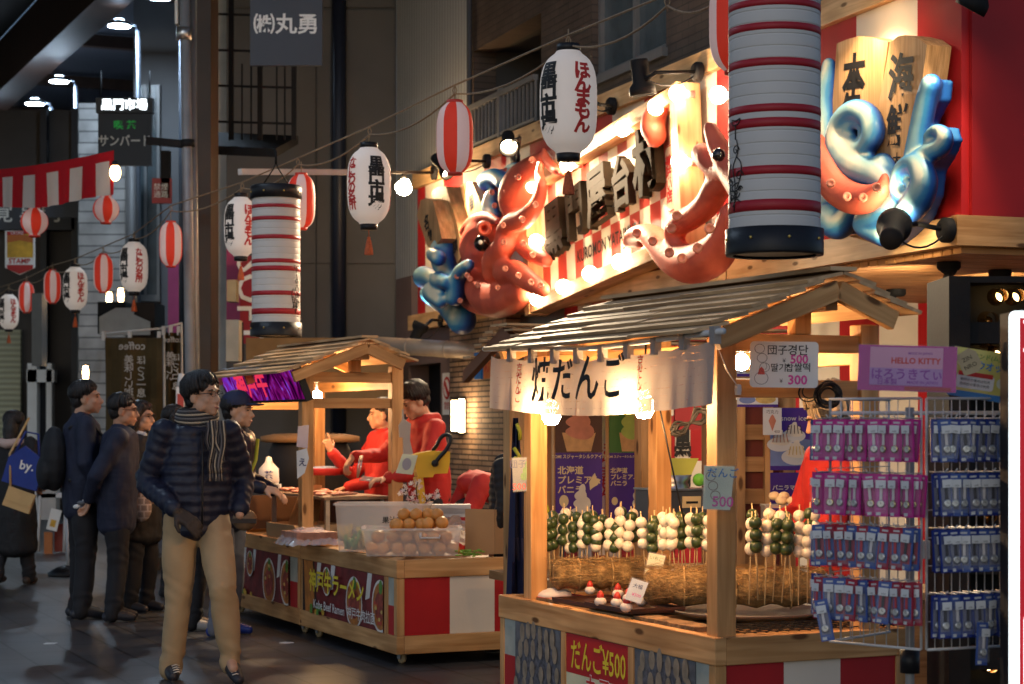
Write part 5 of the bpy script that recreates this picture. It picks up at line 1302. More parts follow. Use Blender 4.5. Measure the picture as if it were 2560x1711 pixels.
card(faceC(1797, 1220, 7.30, 0, 0, -.03), .115, .165, CG, [('だんご', .040, BLUEI, .12, .33, .012), ('500', .055, PINKI, .14, -.33, .02)], 'price_card', 'pale green card with blue lettering tied to the corner post', tri=True, draw=dr_ring)
card(faceC(1637, 1415, 8.4, -.1, .3, -.20), .072, .105, CY, [('いちご', .02, GRN, 0, .3, .004), ('300', .03, PINKI, 0, -.2, .012)], 'price_card', 'small yellow price card leaning on the straw', )
card(faceC(1591, 1478, 8.1, -.1, .45, -.30), .072, .098, CB, [('大福', .022, NAVYI, 0, .2, .004), ('¥300', .02, PINKI, .1, -.2, .008)], 'price_card', 'small pale blue price card standing behind the front tray')
# whiteboard price sign on the gable
def dr_wb(b, w, h):
    for k in range(3): ring(b, -w * .36 + k * .010, h * .34 - k * .036, .019, INK, .0009)
    b.tube([(x, y, .004) for x, y in spline([(-w * .27, h * .03), (-w * .25, -h * .05), (-w * .28, -h * .12)], 4)], .0008, INK, 4)
    ring(b, -w * .33, -h * .30, .026, INK, .0009); b.flat([(-w * .33 - .014, -h * .22), (-w * .33 + .014, -h * .22), (-w * .33 + .009, -h * .10), (-w * .33, -h * .05), (-w * .33 - .009, -h * .10)], BERRY, tr(0, 0, .0045))
L = faceC(1960, 912, 7.42, .05, 0, -.015); b = MB(L); w, h = .262, .178
b.prism(rrect(w, h, .016), .004, CW); t = b.build('whiteboard_sign'); tag(t, 'white price board with pink 500 and 300 on the near gable', 'sign')
b = MB(L)
for s_, sz, m, x, y, off in (('団子', .040, INK, -.10, .30, .008), ('경단', .044, INK, .20, .30, .010), ('¥', .022, INK, -.0, .08, 0), ('500', .046, PINKI, .22, .11, .028), ('딸기', .034, INK, -.08, -.08, .010), ('찹', .034, INK, .08, -.08, .010), ('쌀떡', .036, INK, .27, -.07, .010), ('¥', .022, INK, -.04, -.36, 0), ('300', .050, PINKI, .20, -.34, .028)):
    b.text(s_, sz, m, tr(x * w, y * h, .0055), off=off)
dr_wb(b, w, h); b.build('lettering', t)
# cables
def loops(b, c, r, n, m, w=.006, seed=1, sq=1.0, ax=None):
    rn = random.Random(seed)
    for k in range(n):
        dx, dz, rr = rn.uniform(-.012, .012), rn.uniform(-.012, .012), r * rn.uniform(.8, 1.15); ph = rn.uniform(-.02, .02)
        b.tube([Vector(c) + Vector((dx + rr * sq * cos(i * pi / 10), ph + .01 * sin(i * pi / 5), dz + rr * sin(i * pi / 10))) for i in range(21)], w, m, 6)
b = MB(); loops(b, P(2070, 985, 7.55), .042, 6, BLACK, .005, 3); loops(b, P(2020, 985, 7.55), .034, 2, BLACK, .003, 5); tag(b.build('cable_loops'), 'loops of black cable hanging below the white price board', 'cable')
b = MB(); rn = random.Random(4); a, c = P(1682, 1082, 8.2), P(1770, 1035, 8.2)
for k in range(9):
    o = Vector((rn.uniform(-.012, .012), rn.uniform(-.012, .012), rn.uniform(-.012, .012))); u = Vector((-.35, 0, .9)) * .026
    b.tube([Vector(q) for q in spline([tuple(a + o), tuple(a.lerp(c, .2) + o + u * rn.uniform(.5, 1)), tuple(a.lerp(c, .5) + o * .4), tuple(a.lerp(c, .8) + o + u * 1.2), tuple(c + o), tuple(a.lerp(c, .8) + o - u), tuple(a.lerp(c, .5) + o * .3), tuple(a.lerp(c, .2) + o - u), tuple(a + o)], 5)], .0048, BLACK, 6)
b.tube([a.lerp(c, .5), a.lerp(c, .62) + Vector((0, 0, .06)), a.lerp(c, .6) + Vector((0, 0, .26))], .004, BLACK, 5); b.tube([P(1645, 1000, 8.2), P(1672, 1130, 8.2), P(1700, 1260, 8.25), P(1712, 1310, 8.3)], .004, BLACK, 5); tag(b.build('cable_coil'), 'tied bundle of black cable hanging under the lettered curtain', 'cable')
b = MB(); b.tube([P(1795, 870, 7.25), P(1820, 930, 7.3), P(1845, 968, 7.4), P(1847, 985, 7.42)], .0022, WIREW, 5); b.lathe([(.012, -.02), (.014, 0), (.012, .02), (0, .022)], WIREW, 10, tr(P(1845, 975, 7.40))); tag(b.build('tie_cord'), 'white cord and hook tied to the corner post', 'cord')

# ================================================================ behind the near stall: banners, posters, till
BAN = mat('banner_violet', (.06, .014, .23), .5, var=.15, vs=3); BRN = mat('banner_brown', (.075, .022, .012), .5, var=.2); CHOC = mat('print_chocolate_ice', (.62, .22, .13), .45, var=.3, vs=9); WAF = mat('print_waffle', (.66, .36, .14), .5, var=.2, vs=20); MATC = mat('print_matcha_ice', (.44, .55, .10), .45, var=.2, vs=9); VAN = mat('print_vanilla_ice', (.76, .68, .54), .45, var=.12, vs=9); GLD = mat('gold_print', (.74, .58, .30), .5, var=0)
def swirl(b, cx, cy, w, h, m, L, z=.004):
    for k, (sy, sw, sh) in enumerate(((0, 1, .34), (.22, .86, .32), (.44, .68, .30), (.63, .48, .26), (.80, .26, .22))):
        pts = [(cx + w * sw * .5 * cos(a) + (.03 * w * (-1) ** k), cy + h * (sy + sh * .5 + sh * .5 * sin(a) * (1 + .3 * cos(a)))) for a in [i * pi / 10 for i in range(20)]]
        b.prism(pts, .0012, m, L @ tr(0, 0, z + k * .0013))
def cone(b, cx, cy, w, h, L, z=.003): b.prism([(cx - w * .5, cy + h), (cx - w * .36, cy), (cx + w * .36, cy), (cx + w * .5, cy + h), (cx + w * .3, cy + h * .85), (cx + w * .1, cy + h), (cx - w * .1, cy + h * .82), (cx - w * .3, cy + h)], .001, WAF, L @ tr(0, 0, z))
def banner(px0, px1, py0, py1, Z, lab, choc):
    c = P((px0 + px1) / 2, (py0 + py1) / 2, Z); w = (px1 - px0) / F * Z; h = (py1 - py0) / F * Z; L = face_L(c, (1, .12, 0), (0, 0, 1))
    t = thing('ice_cream_banner', lab, 'banner', c - Vector((0, 0, h / 2)), group='ice cream banners between the stalls')
    b = MB(); b.prism([(-w / 2, -h / 2), (w / 2, -h / 2), (w / 2, h * .06), (-w / 2, h * .06)], .004, BAN, L); b.prism([(-w / 2, h * .0605), (w / 2, h * .0605), (w / 2, h / 2), (-w / 2, h / 2)], .004, BRN if choc else mat('banner_green', (.05, .18, .03), .5), L); b.build('cloth', t)
    b = MB(); k = 1 if choc else .9; ox = 0 if choc else w * .15
    cone(b, ox, h * .07, w * .72 * k, h * .14, L, .0045); swirl(b, ox, h * .16, w * .62 * k, h * .34, CHOC if choc else MATC, L, .0055); swirl(b, w * .05 if choc else w * .42, -h * .52, w * .55, h * .34, VAN, L, .0045)
    if choc: b.prism([(w * .22, -h * .16), (w * .28, -h * .12), (w * .34, -h * .09), (w * .38, -h * .13), (w * .47, -h * .14), (w * .40, -h * .18), (w * .30, -h * .20), (w * .24, -h * .22)], .001, GLD, L @ tr(0, 0, .0045))
    b.prism(oval(w * .10, w * .13, 18, -w * .32, -h * .30), .001, GLD, L @ tr(0, 0, .0045)); b.build('picture', t)
    b = MB(); b.text('TOMI スジャータシルクアイス', w * .094, GLD, L @ tr(0, h * .03, .006), off=.02, sx=.9)
    for i, s_ in enumerate(('北海道', 'プレミアム', 'バニラ')): b.text(s_, w * .185, GLD, L @ tr(-w * .46, -h * .075 - i * w * .205, .006), off=.025, align='LEFT')
    b.build('lettering', t); b = MB(); b.tube([c + Vector((-w / 2 - .01, 0, -h / 2 - .3)), c + Vector((-w / 2 - .01, 0, h / 2 + .1))], .011, PINEL, 8); b.build('pole', t)
banner(1388, 1506, 985, 1320, 11.2, 'banner with brown soft ice cream in a cone over violet cloth', True)
banner(1522, 1600, 985, 1320, 11.35, 'narrower banner with green soft ice cream over violet cloth', False)
b = MB(); L = face_L(P(1513, 1180, 11.5), (1, .12, 0), (0, 0, 1)); b.prism([(-.04, -.5), (.04, -.5), (.04, .45), (-.04, .45)], .004, CREAM, L); b.text('ほんまもん', .085, INKR, L @ tr(0, 0, .006), off=.02, vert=True, lead=.8); tag(b.build('narrow_banner'), 'narrow white and red banner between the two ice cream banners', 'banner')
b = MB(); b.tube([P(1594, 1330, 11.1), P(1602, 980, 11.1)], .014, mat('brown_pole', (.20, .07, .03), .5), 8); tag(b.build('banner_pole'), 'brown pole leaning right of the green banner', 'pole')
# shop panel with two black characters on squares
t = thing('shop_panel_sign', 'red and white panel sign with big black characters seen through the near stall', 'sign', P(1710, 1300, 12.3)); L = face_L(P(1706, 1170, 12.3), (1, .2, 0), (0, 0, 1)); q = .30 / .117 * 12.3 / F * 40; q = 40 / F * 12.3
b = MB()
for j in range(3):
    for i in range(-2, 3): b.prism([((i - .5) * q, (2.4 - j * 1.95 - 1.95) * q), ((i + .5) * q - .002, (2.4 - j * 1.95 - 1.95) * q), ((i + .5) * q - .002, (2.4 - j * 1.95) * q - .002), ((i - .5) * q, (2.4 - j * 1.95) * q - .002)], .01, (RED if (i + j) % 2 else CREAM) if i else CREAM, L)
b.build('panel', t); b = MB()
for j, s_ in enumerate('黒門屋'): b.text(s_, q * 1.75, INK, L @ tr(0, (1.42 - j * 1.95) * q, .012), off=.05, sx=.62)
b.build('lettering', t)
# till, yellow board and green lid on the ice cream counter
t = thing('cash_box', 'grey metal till with a brass slot plate on the ice cream counter', 'till', P(1690, 1340, 10.2)); w = P(1690, 1268, 10.2); M = Matrix.Translation(w) @ Matrix.Rotation(TH, 4, 'Z')
b = MB(M); b.box((-.14, -.1, -.15), (.17, .2, .09), mat('till_grey', (.09, .10, .115), .4, metal=.3)); b.build('case', t, bevel=.006); b = MB(M); b.box((-.145, -.11, .0905), (.175, .21, .10), STEEL); b.box((-.02, -.108, .0), (.09, -.101, .06), GLD); b.box((.0, -.112, .022), (.07, -.1085, .034), INK); b.build('slot_plate', t)
b = MB(M); b.lathe([(.10, .10), (.085, .13), (.11, .17), (.10, .17), (.06, .12), (0, .11)], STEEL, 20, tr(.0, .05, 0)); tag(b.build('steel_bowl'), 'shallow steel bowl on top of the till', 'bowl')
b = MB(); L = faceC(1680, 1190, 10.3, .1, -.1, .1); b.prism([(-.13, -.12), (.05, -.1), (.15, .08), (-.04, .10)], .004, mat('lime_sheet', (.62, .62, .10), .5), L); tag(b.build('yellow_sheet'), 'slanting lime yellow sheet standing behind the till', 'sheet')
b = MB(); b.ell(P(1748, 1200, 10.2), (.035, .035, .035), mat('lime_green_lid', (.20, .62, .05), .35)); tag(b.build('green_lid'), 'bright green round lid beside the yellow sheet', 'lid')
# red slatted shelf wall right of the corner post, posters
t = thing('slatted_screen', 'red brown screen of broad boards behind the corner post', 'screen', P(1880, 1400, 10.9)); RBR = mat('dark_red_board', (.14, .012, .010), .5, var=.2)
b = MB(); b.box(P(1838, 1420, 10.95), P(1945, 1005, 11.0), RBR); b.build('back_board', t); b = MB()
for k in range(6): b.box(P(1840, 1100 + k * 80, 10.90), P(1912, 1062 + k * 80, 10.94), PINED)
for px in (1843, 1912): b.box(P(px, 1420, 10.86), P(px + 16, 1000, 10.94), PINE)
b.build('slat', t)
def poster(px0, px1, py0, py1, Z, lab, m, fn, nm='poster', group=None):
    c = P((px0 + px1) / 2, (py0 + py1) / 2, Z); w = (px1 - px0) / F * Z; h = (py1 - py0) / F * Z; L = face_L(c, (1, .05, 0), (0, 0, 1)); b = MB(); b.prism([(-w / 2, -h / 2), (w / 2, -h / 2), (w / 2, h / 2), (-w / 2, h / 2)], .004, m, L)
    t = tag(b.build(nm), lab, 'poster', group); b = MB(); fn(b, L, w, h); b.build('picture', t)
LBL = mat('poster_blue', (.16, .22, .42), .5, var=.3)
def p_snow(b, L, w, h):
    b.flat([(-w / 2, -h / 2), (w / 2, -h / 2), (w / 2, -h * .02), (-w / 2, h * .08)], LBL, L @ tr(0, 0, .0045)); b.text('snow ice', w * .17, VAN, L @ tr(w * .05, h * .33, .005), off=.0); b.flat([(-w / 2, -h / 2), (w / 2, -h / 2), (w / 2, -h * .43), (-w / 2, -h * .43)], BAN, L @ tr(0, 0, .0048))
    for cx, cy, r, m in ((-.28, -.02, .30, CHOC), (.05, .12, .28, PBLK), (.1, -.22, .34, NOOD)):
        b.flat(oval(w * r, w * r * .55, 22, w * cx, h * cy - w * .1), BOWL, L @ tr(0, 0, .0052)); swirl(b, w * cx, h * cy - w * .12, w * r * 1.5, w * r * 1.2, VAN, L, .0056)
        for q_ in range(5): b.flat([(w * (cx + (q_ - 2) * .07), h * cy + w * .15), (w * (cx + (q_ - 2) * .07 + .02), h * cy + w * .15), (w * (cx + (q_ - 2) * .09 + .02), h * cy - w * .05), (w * (cx + (q_ - 2) * .09), h * cy - w * .05)], m, L @ tr(0, 0, .0135))
def p_mango(b, L, w, h): b.text('バニラマンゴー', w * .13, VAN, L @ tr(0, h * .20, .0045), off=.02); swirl(b, w * .35, -h * .3, w * .35, h * .6, VAN, L, .0045)
def p_cone(b, L, w, h): b.text('巧克力', w * .22, INK, L @ tr(0, h * .34, .0045), off=.0); b.prism([(0, -h * .36), (w * .2, h * .02), (w * .08, h * .2), (0, h * .26), (-w * .08, h * .2), (-w * .2, h * .02)], .001, CHOC, L @ tr(0, 0, .0045)); b.text('450', w * .2, INK, L @ tr(w * .25, -h * .38, .0045), off=.0)
def p_top(b, L, w, h): b.flat([(-w / 2, -h / 2), (w / 2, -h / 2), (w / 2, -h * .3), (-w / 2, -h * .3)], BAN, L @ tr(0, 0, .0045)); b.flat(oval(w * .25, h * .35, 20, w * .2, h * .1), NOOD, L @ tr(0, 0, .005)); b.flat(oval(w * .2, h * .3, 20, -w * .25, h * .05), LBL, L @ tr(0, 0, .005))
poster(1925, 2032, 1020, 1176, 10.6, 'violet poster with three bowls of shaved ice', BAN, p_snow, group='sweets posters'); poster(1925, 2035, 1182, 1310, 10.5, 'violet poster with pink lettering under the shaved ice poster', BAN, p_mango, group='sweets posters')
poster(1907, 1954, 1020, 1088, 10.3, 'small white card with a brown cone pinned over the posters', CW, p_cone, group='sweets posters'); poster(1842, 1945, 985, 1018, 10.7, 'wide pale picture board above the red brown screen', CW, p_top, group='sweets posters'); poster(1842, 1880, 905, 942, 10.7, 'small pale picture card left of the white price board', CW, p_top, group='sweets posters')
b = MB(); L_ = P(1990, 1262, 9.2); b.box((-.16, -.10, -.012), (.16, .10, .0), STEEL, tr(L_)); b.box((-.15, -.09, -.13), (.15, .09, -.12), STEEL, tr(L_))
for s_ in (-1, 1): b.box((s_ * .15 - .006, -.1, -.16), (s_ * .15 + .006, .1, -.0125), STEEL, tr(L_))
tag(b.build('steel_rack'), 'two level steel serving rack under the gloved hands', 'rack')
rn = random.Random(3)
for i in range(7):
    b = MB(); b.ell(L_ + Vector((rn.uniform(-.10, .02), rn.uniform(-.06, .06), .02 + .02 * (i % 2))), (.028, .028, .022), mat('pale_bun', (.66, .52, .33), .6) if i == 0 else bpy.data.materials['pale_bun'], n=10, m=6); tag(b.build('rice_ball'), 'small pale rice ball piled on the steel rack', 'food', 'rice balls on the steel rack')
# ================================================================ goods on the farther stall
TUBP = clear('tub_plastic', (.85, .78, .72), .34, .22); ORG = mat('orange_peel', (.62, .27, .065), .45, var=.12, vs=12, bump=.15, bs=120)
def tub(w, yaw, sx, sy, h, lab, latch=True):
    M = Matrix.Translation(w) @ Matrix.Rotation(yaw, 4, 'Z'); t = thing('storage_tub', lab, 'storage tub', M=M, group='clear plastic tubs on the counter'); b = MB(M); e = .006; f = .93
    bt = [(-sx / 2 * f, -sy / 2 * f), (sx / 2 * f, -sy / 2 * f), (sx / 2 * f, sy / 2 * f), (-sx / 2 * f, sy / 2 * f)]; tp = [(-sx / 2, -sy / 2), (sx / 2, -sy / 2), (sx / 2, sy / 2), (-sx / 2, sy / 2)]
    for i in range(4):
        j = (i + 1) % 4; b.add([(*bt[i], 0), (*bt[j], 0), (*tp[j], h), (*tp[i], h)], [(0, 1, 2, 3)], TUBP)
    b.add([(*p, .001) for p in bt], [(0, 1, 2, 3)], TUBP); b.build('wall', t)
    b = MB(M); o = .014
    for i in range(4):
        j = (i + 1) % 4; a, c = Vector((*tp[i], h)), Vector((*tp[j], h)); b.bar(a, c, .026, .012, TUBP)
    b.build('rim', t)
    if latch: b = MB(M); b.tube([(.05, -sy / 2 - .008, h - .035), (.05, -sy / 2 - .014, h - .052), (.17, -sy / 2 - .014, h - .052), (.17, -sy / 2 - .008, h - .035)], .006, WIREW, 6); b.box((.045, -sy / 2 - .008, h - .045), (.06, -sy / 2 + .004, h - .02), WIREW); b.build('latch', t)
    return t
og = None
def orange(w, lab, r=.0415):
    global og
    if og is None:
        og = thing('orange', lab, 'orange', w - Vector((0, 0, r)), group='oranges on the counter'); b = MB(tr(w)); b.ell((0, 0, 0), (r, r, r * .93), ORG, n=18, m=12); b.build('fruit', og)
        b = MB(tr(w)); b.ell((.01, 0, r * .91), (.004, .004, .002), GRN, n=6, m=4); b.build('stalk', og); return og
    return dup(og, tr(w - Vector((0, 0, r))) @ rot(random.uniform(-.4, .4), random.uniform(-.4, .4), random.uniform(0, 6)), lab)
c1 = P(1030, 1378, 11.95); c1.z = .645; yw = radians(3)
tub(c1, yw, .60, .36, .165, 'low clear tub full of oranges at the street corner of the cart')
M1 = Matrix.Translation(c1) @ Matrix.Rotation(yw, 4, 'Z')
for j in range(3):
    for i in range(7):
        orange(M1 @ Vector((-.245 + i * .0815 + random.uniform(-.004, .004), -.115 + j * .105, .043 + random.uniform(0, .004))), 'orange in the bottom layer of the low clear tub')
for j in range(3):
    for i in range(6):
        if j == 0 and i < 3: continue
        orange(M1 @ Vector((-.20 + i * .0815, -.105 + j * .095, .112 + random.uniform(0, .006))), 'orange in the upper layer of the low clear tub')
for j in range(2):
    for i in range(5): orange(M1 @ Vector((-.09 + i * .066, -.02 + j * .085 - i * .004, .185 + .004 * i)), 'orange in the first row heaped above the low tub')
for i in range(4): orange(M1 @ Vector((-.04 + i * .068, .03, .248)), 'orange in the topmost row of the heap')
c2 = P(960, 1360, 12.35); c2.z = .645
tub(c2, radians(1), .60, .34, .30, 'tall frosted tub with green stalks inside behind the low tub of oranges', False)
b = MB(); rn = random.Random(9)
for i in range(60):
    p = c2 + Vector((rn.uniform(-.24, .1), rn.uniform(-.12, .12), .01)); b.tube([p, p + Vector((rn.uniform(-.06, .06), rn.uniform(-.04, .04), rn.uniform(.06, .15)))], .012, GRN if rn.random() < .5 else NOOD, 5)
for i in range(5): b.ell(c2 + Vector((.02 + i * .05, .0, .06)), .036, ORG, n=10, m=8)
tag(b.build('packed_vegetables'), 'green and yellow stalks packed inside the tall frosted tub', 'vegetable', kind='stuff')
b = MB(); L = face_L(c2 + Vector((.09, -.180, .20)), (1, 0, 0), (0, 0, 1)); b.text('果汁工房', .045, INK, L, off=.02); tag(b.build('tub_label'), 'small dark printed label on the tall frosted tub', 'label')
# wrapped pack, cardboard, leaf, paper
WRAP = clear('crinkled_wrap', (.95, .93, .95), .30, .08); 
b = MB(); c = P(772, 1340, 12.9); c.z = .645; rn = random.Random(2); M = Matrix.Translation(c) @ Matrix.Rotation(TH, 4, 'Z')
t = thing('wrapped_pack', 'clear wrapped pack of meat at the seam of the two carts', 'package', M=M)
b = MB(M); b.box((-.14, -.17, .012), (.14, .17, .09), mat('pale_pink_meat', (.42, .20, .14), .5, var=.4, vs=18)); b.build('content', t)
b = MB(M); n = 12; vs = [(-.19 + .38 * i / n + rn.uniform(-.012, .012), -.22 + .44 * j / n + rn.uniform(-.012, .012), .105 * min(1, 3.2 * min(i, n - i, j, n - j) / n) + rn.uniform(0, .016)) for i in range(n + 1) for j in range(n + 1)]
b.add(vs, [(i * (n + 1) + j, (i + 1) * (n + 1) + j, (i + 1) * (n + 1) + j + 1, i * (n + 1) + j + 1) for i in range(n) for j in range(n)], WRAP); b.build('wrap', t)
CARD = mat('cardboard', (.44, .27, .13), .8, var=.10, vs=3); 
M = LS.M @ tr(.24, 2.45, .64) @ rot(0, 0, .05); t = thing('cardboard_box', 'open cardboard box with raised flap behind the walking man', 'box', M=M); b = MB(M)
for a, c in (((-.2, -.28, 0), (.2, -.275, .10)), ((-.2, .275, 0), (.2, .28, .10)), ((-.2, -.275, 0), (-.195, .275, .10)), ((.195, -.275, 0), (.2, .275, .10))): b.box(a, c, CARD)
b.box((-.195, -.275, .0), (.195, .275, .004), CARD); b.build('tray', t); b = MB(M); b.add([(-.15, -.02, .10), (.2, .26, .10), (.24, .30, .36), (-.02, .02, .38)], [(0, 1, 2, 3)], CARD); b.add([(-.2, -.28, .10), (.2, -.28, .10), (.17, -.36, .03), (-.18, -.37, .02)], [(0, 1, 2, 3)], CARD); b.build('flap', t)
M = Matrix.Translation(P(1228, 1388, 12.05)) @ Matrix.Rotation(.15, 4, 'Z'); M.translation.z = .64; t = thing('cardboard_box', 'upright sheet of cardboard folded at the right end of the cart', 'box', M=M); b = MB(M)
b.prism([(-.165, 0), (.02, 0), (.02, .28), (-.165, .285)], .006, CARD, rot(pi / 2, 0, 0)); b.prism([(.0, 0), (.155, 0), (.16, .20), (.12, .27), (.0, .28)], .006, CARD, tr(.02, 0, 0) @ rot(pi / 2, 0, .35)); b.build('panel', t)
b = MB(); c = P(1168, 1382, 11.85); c.z = .645; rn = random.Random(6)
for i in range(46): p = c + Vector((rn.gauss(0, .045), rn.gauss(0, .03), rn.uniform(0, .035))); b.ell(p, (rn.uniform(.008, .02), rn.uniform(.008, .018), .005), mat('salad_leaf', (.22, .42, .05), .6, var=.4, vs=30) if i == 0 else bpy.data.materials['salad_leaf'], rot(rn.uniform(-.6, .6) * 0, 0, 0), 7, 4)
tag(b.build('lettuce_leaf'), 'bunch of bright green leaves on the counter corner', 'vegetable')
b = MB(); c = P(1120, 1335, 12.5); c.z = .80; rn = random.Random(8); n = 8
b.add([(c.x - .10 + .26 * i / n + rn.uniform(-.01, .01), c.y + rn.uniform(-.02, .02), c.z - .12 + .20 * j / n + .02 * sin(i * 1.7) - .05 * (i / n) * (j / n)) for i in range(n + 1) for j in range(n + 1)], [(i * (n + 1) + j, (i + 1) * (n + 1) + j, (i + 1) * (n + 1) + j + 1, i * (n + 1) + j + 1) for i in range(n) for j in range(n)], thin('white_bag_film', (.66, .60, .56), .4, .5)); tag(b.build('plastic_bag'), 'white plastic bag of napkins behind the orange heap', 'bag')
t = thing('paper_tray_stack', 'stack of white paper trays right of the yellow juicer', 'tray', P(1130, 1280, 12.6)); b = MB(); 
for k in range(3): b.prism([(-.12, -.02), (.12, -.02), (.13, .02), (-.13, .02)], .10, CW, tr(P(1125, 1284 - k * 8, 12.6)) @ rot(pi / 2, 0, .1))
b.build('tray', t)
# yellow juicer with black lever
JY = mat('yellow_enamel', (.70, .40, .025), .35, var=.06, coat=.3); c = P(1050, 1290, 12.5); J = face_L(c, (1, .25, 0), (0, 0, 1)); s_ = 12.5 / F * (400 / 1254); J = J
t = thing('juice_press', 'yellow enamel juice press with long black lever', 'juice press', Vector((c.x, c.y, .64)))
def jq(x, y): return ((x - 365) * s_, (1220 - y) * s_)
b = MB(J); b.prism([jq(*p) for p in [(297, 745), (345, 728), (450, 710), (590, 716), (588, 800), (570, 886), (462, 890), (452, 916), (335, 918), (318, 850)]], .13, JY, tr(0, 0, -.065)); b.build('head', t, bevel=.01)
b = MB(J); b.prism([jq(*p) for p in [(315, 916), (380, 916), (400, 1100), (425, 1240), (340, 1240), (360, 1100)]], .09, JY, tr(0, 0, -.045)); b.build('column', t, bevel=.01)
b = MB(J); b.box((-.10, -.22, -.09), (.12, -.12, .09), JY); b.build('foot', t)
b = MB(J); lev = [(*jq(465, 808), .08), (*jq(500, 760), .085), (*jq(560, 690), .085), (*jq(590, 610), .08), (*jq(560, 585), .06), (*jq(520, 610), .04), (*jq(490, 670), .03), (*jq(470, 705), .0)]
b.tube(spline(lev, 5), .013, BLACK, 10); b.ell((*jq(465, 808), .08), .024, BLACK); b.build('lever', t)
b = MB(); L = J @ tr(*jq(240, 812), .08) @ rot(0, 0, -.2); b.prism([(-.06, -.07), (.05, -.06), (.06, .07), (-.04, .06)], .003, CG, L); b.prism(oval(.03, .04, 16), .001, mat('juice_print', (.3, .3, .35), .6), L @ tr(0, 0, .004)); tag(b.build('price_card'), 'pale green card leaning on the yellow juice press', 'price card', 'handwritten price cards')
# blossom sprig
BLO = thin('pink_blossom', (.74, .46, .48), .3, .7, .2, 40); BLOW = thin('white_blossom', (.78, .70, .66), .3, .7, .1, 40)
t = thing('blossom_sprig', 'artificial pink cherry blossom sprig in front of the yellow juice press', 'flower', P(1050, 1290, 12.25)); rn = random.Random(12); b = MB(); b2 = MB()
br_ = [[(1050, 1300), (1040, 1262), (1020, 1240), (1000, 1222)], [(1050, 1300), (1060, 1262), (1080, 1240), (1100, 1232)], [(1050, 1300), (1045, 1255), (1040, 1225), (1044, 1205)]]
for br in br_:
    pts = [P(x, y, 12.25) for x, y in br]; b.tube(pts, .004, mat('sprig_twig', (.10, .05, .03), .8) if 'sprig_twig' not in bpy.data.materials else bpy.data.materials['sprig_twig'], 5)
    for k in range(26):
        i = rn.randrange(1, len(pts)); p = pts[i - 1].lerp(pts[i], rn.random()) + Vector((rn.gauss(0, .022), rn.gauss(0, .02), rn.gauss(0, .022))); m = rn.choice([BLO, BLO, BLOW, BLOW])
        L = Matrix.Translation(p) @ rot(rn.uniform(0, 6), rn.uniform(0, 6), 0)
        for q in range(5): b2.add([(0, 0, 0), (.010 * cos(q * 1.257 - .5), .010 * sin(q * 1.257 - .5), .003), (.017 * cos(q * 1.257), .017 * sin(q * 1.257), .006), (.010 * cos(q * 1.257 + .5), .010 * sin(q * 1.257 + .5), .003)], [(0, 1, 2, 3)], m, False, None, L)
b.build('twig', t); b2.build('blossom', t)
# hanging shirt and sleeves on the posts
b = MB(); L = face_L(P(1012, 1090, 13.4), (1, .3, 0), (0, 0, 1)); k = 13.4 / F * 400 / 1254
b.prism([((x - 195) * k, (600 - y) * k) for x, y in [(178, 390), (186, 470), (240, 505), (235, 560), (232, 640), (262, 760), (180, 765), (178, 615), (150, 612), (142, 520), (172, 475), (172, 395)]], .02, NOR, L); tag(b.build('hanging_towel'), 'small white towel hanging like a shirt from the gable post', 'towel')
b = MB(); L = face_L(P(756, 1110, 13.15), (1, .2, 0), (0, 0, 1)); b.prism([(-.04, -.02), (.035, -.03), (.045, .13), (-.03, .12)], .001, mat('violet_film', (.30, .26, .36), .3, coat=.5), L); b.prism([(-.035, -.24), (.015, -.20), (.045, -.10), (.03, -.03), (-.04, -.05)], .002, CB, L); b.tube([(.0, -.12, .004), (.02, -.1, .004), (.0, -.16, .004)], .004, NAVYI, 5, squash=.4) if False else None; b.text('え', .06, NAVYI, L @ tr(.0, -.13, .0035), off=.02); tag(b.build('post_card'), 'plastic pouch and blue card hanging on the left gable post', 'card')
# inside the roofed part: griddle, meat, jug, oven hood
t = thing('griddle', 'low grill shelf with slices of red meat under the farther roof', 'griddle', LS.w(.45, 2.8, .64), LS.rot); b = MB(LS.M)
b.box((.24, 2.05, .92), (.74, 3.4, .94), mat('griddle_board', (.20, .13, .08), .5)); 
for x, y in ((.28, 2.1), (.70, 2.1), (.28, 3.35), (.70, 3.35)): b.box((x - .015, y - .015, .61), (x + .015, y + .015, .9195), STEEL)
b.build('shelf', t); rn = random.Random(5); MT = mat('sliced_meat', (.42, .085, .045), .45, var=.5, vs=30, dirt=(.62, .40, .30))
b = MB(LS.M)
for i in range(34): b.ell((rn.uniform(.27, .5), 2.1 + i * .036, .948 + rn.uniform(0, .018)), (rn.uniform(.03, .055), rn.uniform(.02, .045), .012), MT, n=8, m=5)
tag(b.build('sliced_meat'), 'row of sliced red meat laid out on the grill shelf', 'meat', kind='stuff')
b = MB(LS.M); b.box((.70, 1.98, .61), (.78, 3.62, .92), mat('stall_back_panel', (.10, .035, .02), .6)); b.box((.06, 3.6, .64), (.76, 3.63, .9), mat('stall_back_panel2', (.10, .045, .02), .6)); tag(b.build('back_panel'), 'dark red brown board closing the back of the farther stall', 'board')
t = thing('oven_hood', 'dark cast iron kettle oven with a wooden rim behind the griddle', 'oven', P(770, 1240, 15.6)); b = MB(); b.lathe([(.28, 0), (.33, .1), (.34, .38), (.30, .46)], mat('cast_iron', (.02, .017, .015), .6, var=.3), 28, tr(Vector((P(775, 0, 15.9).x, 15.9, .85)))); b.build('kettle', t)
b = MB(); b.lathe([(.37, .45), (.41, .46), (.41, .50), (.30, .52), (0, .53)], PINED, 28, tr(Vector((P(775, 0, 15.9).x, 15.9, .85)))); b.build('lid', t)
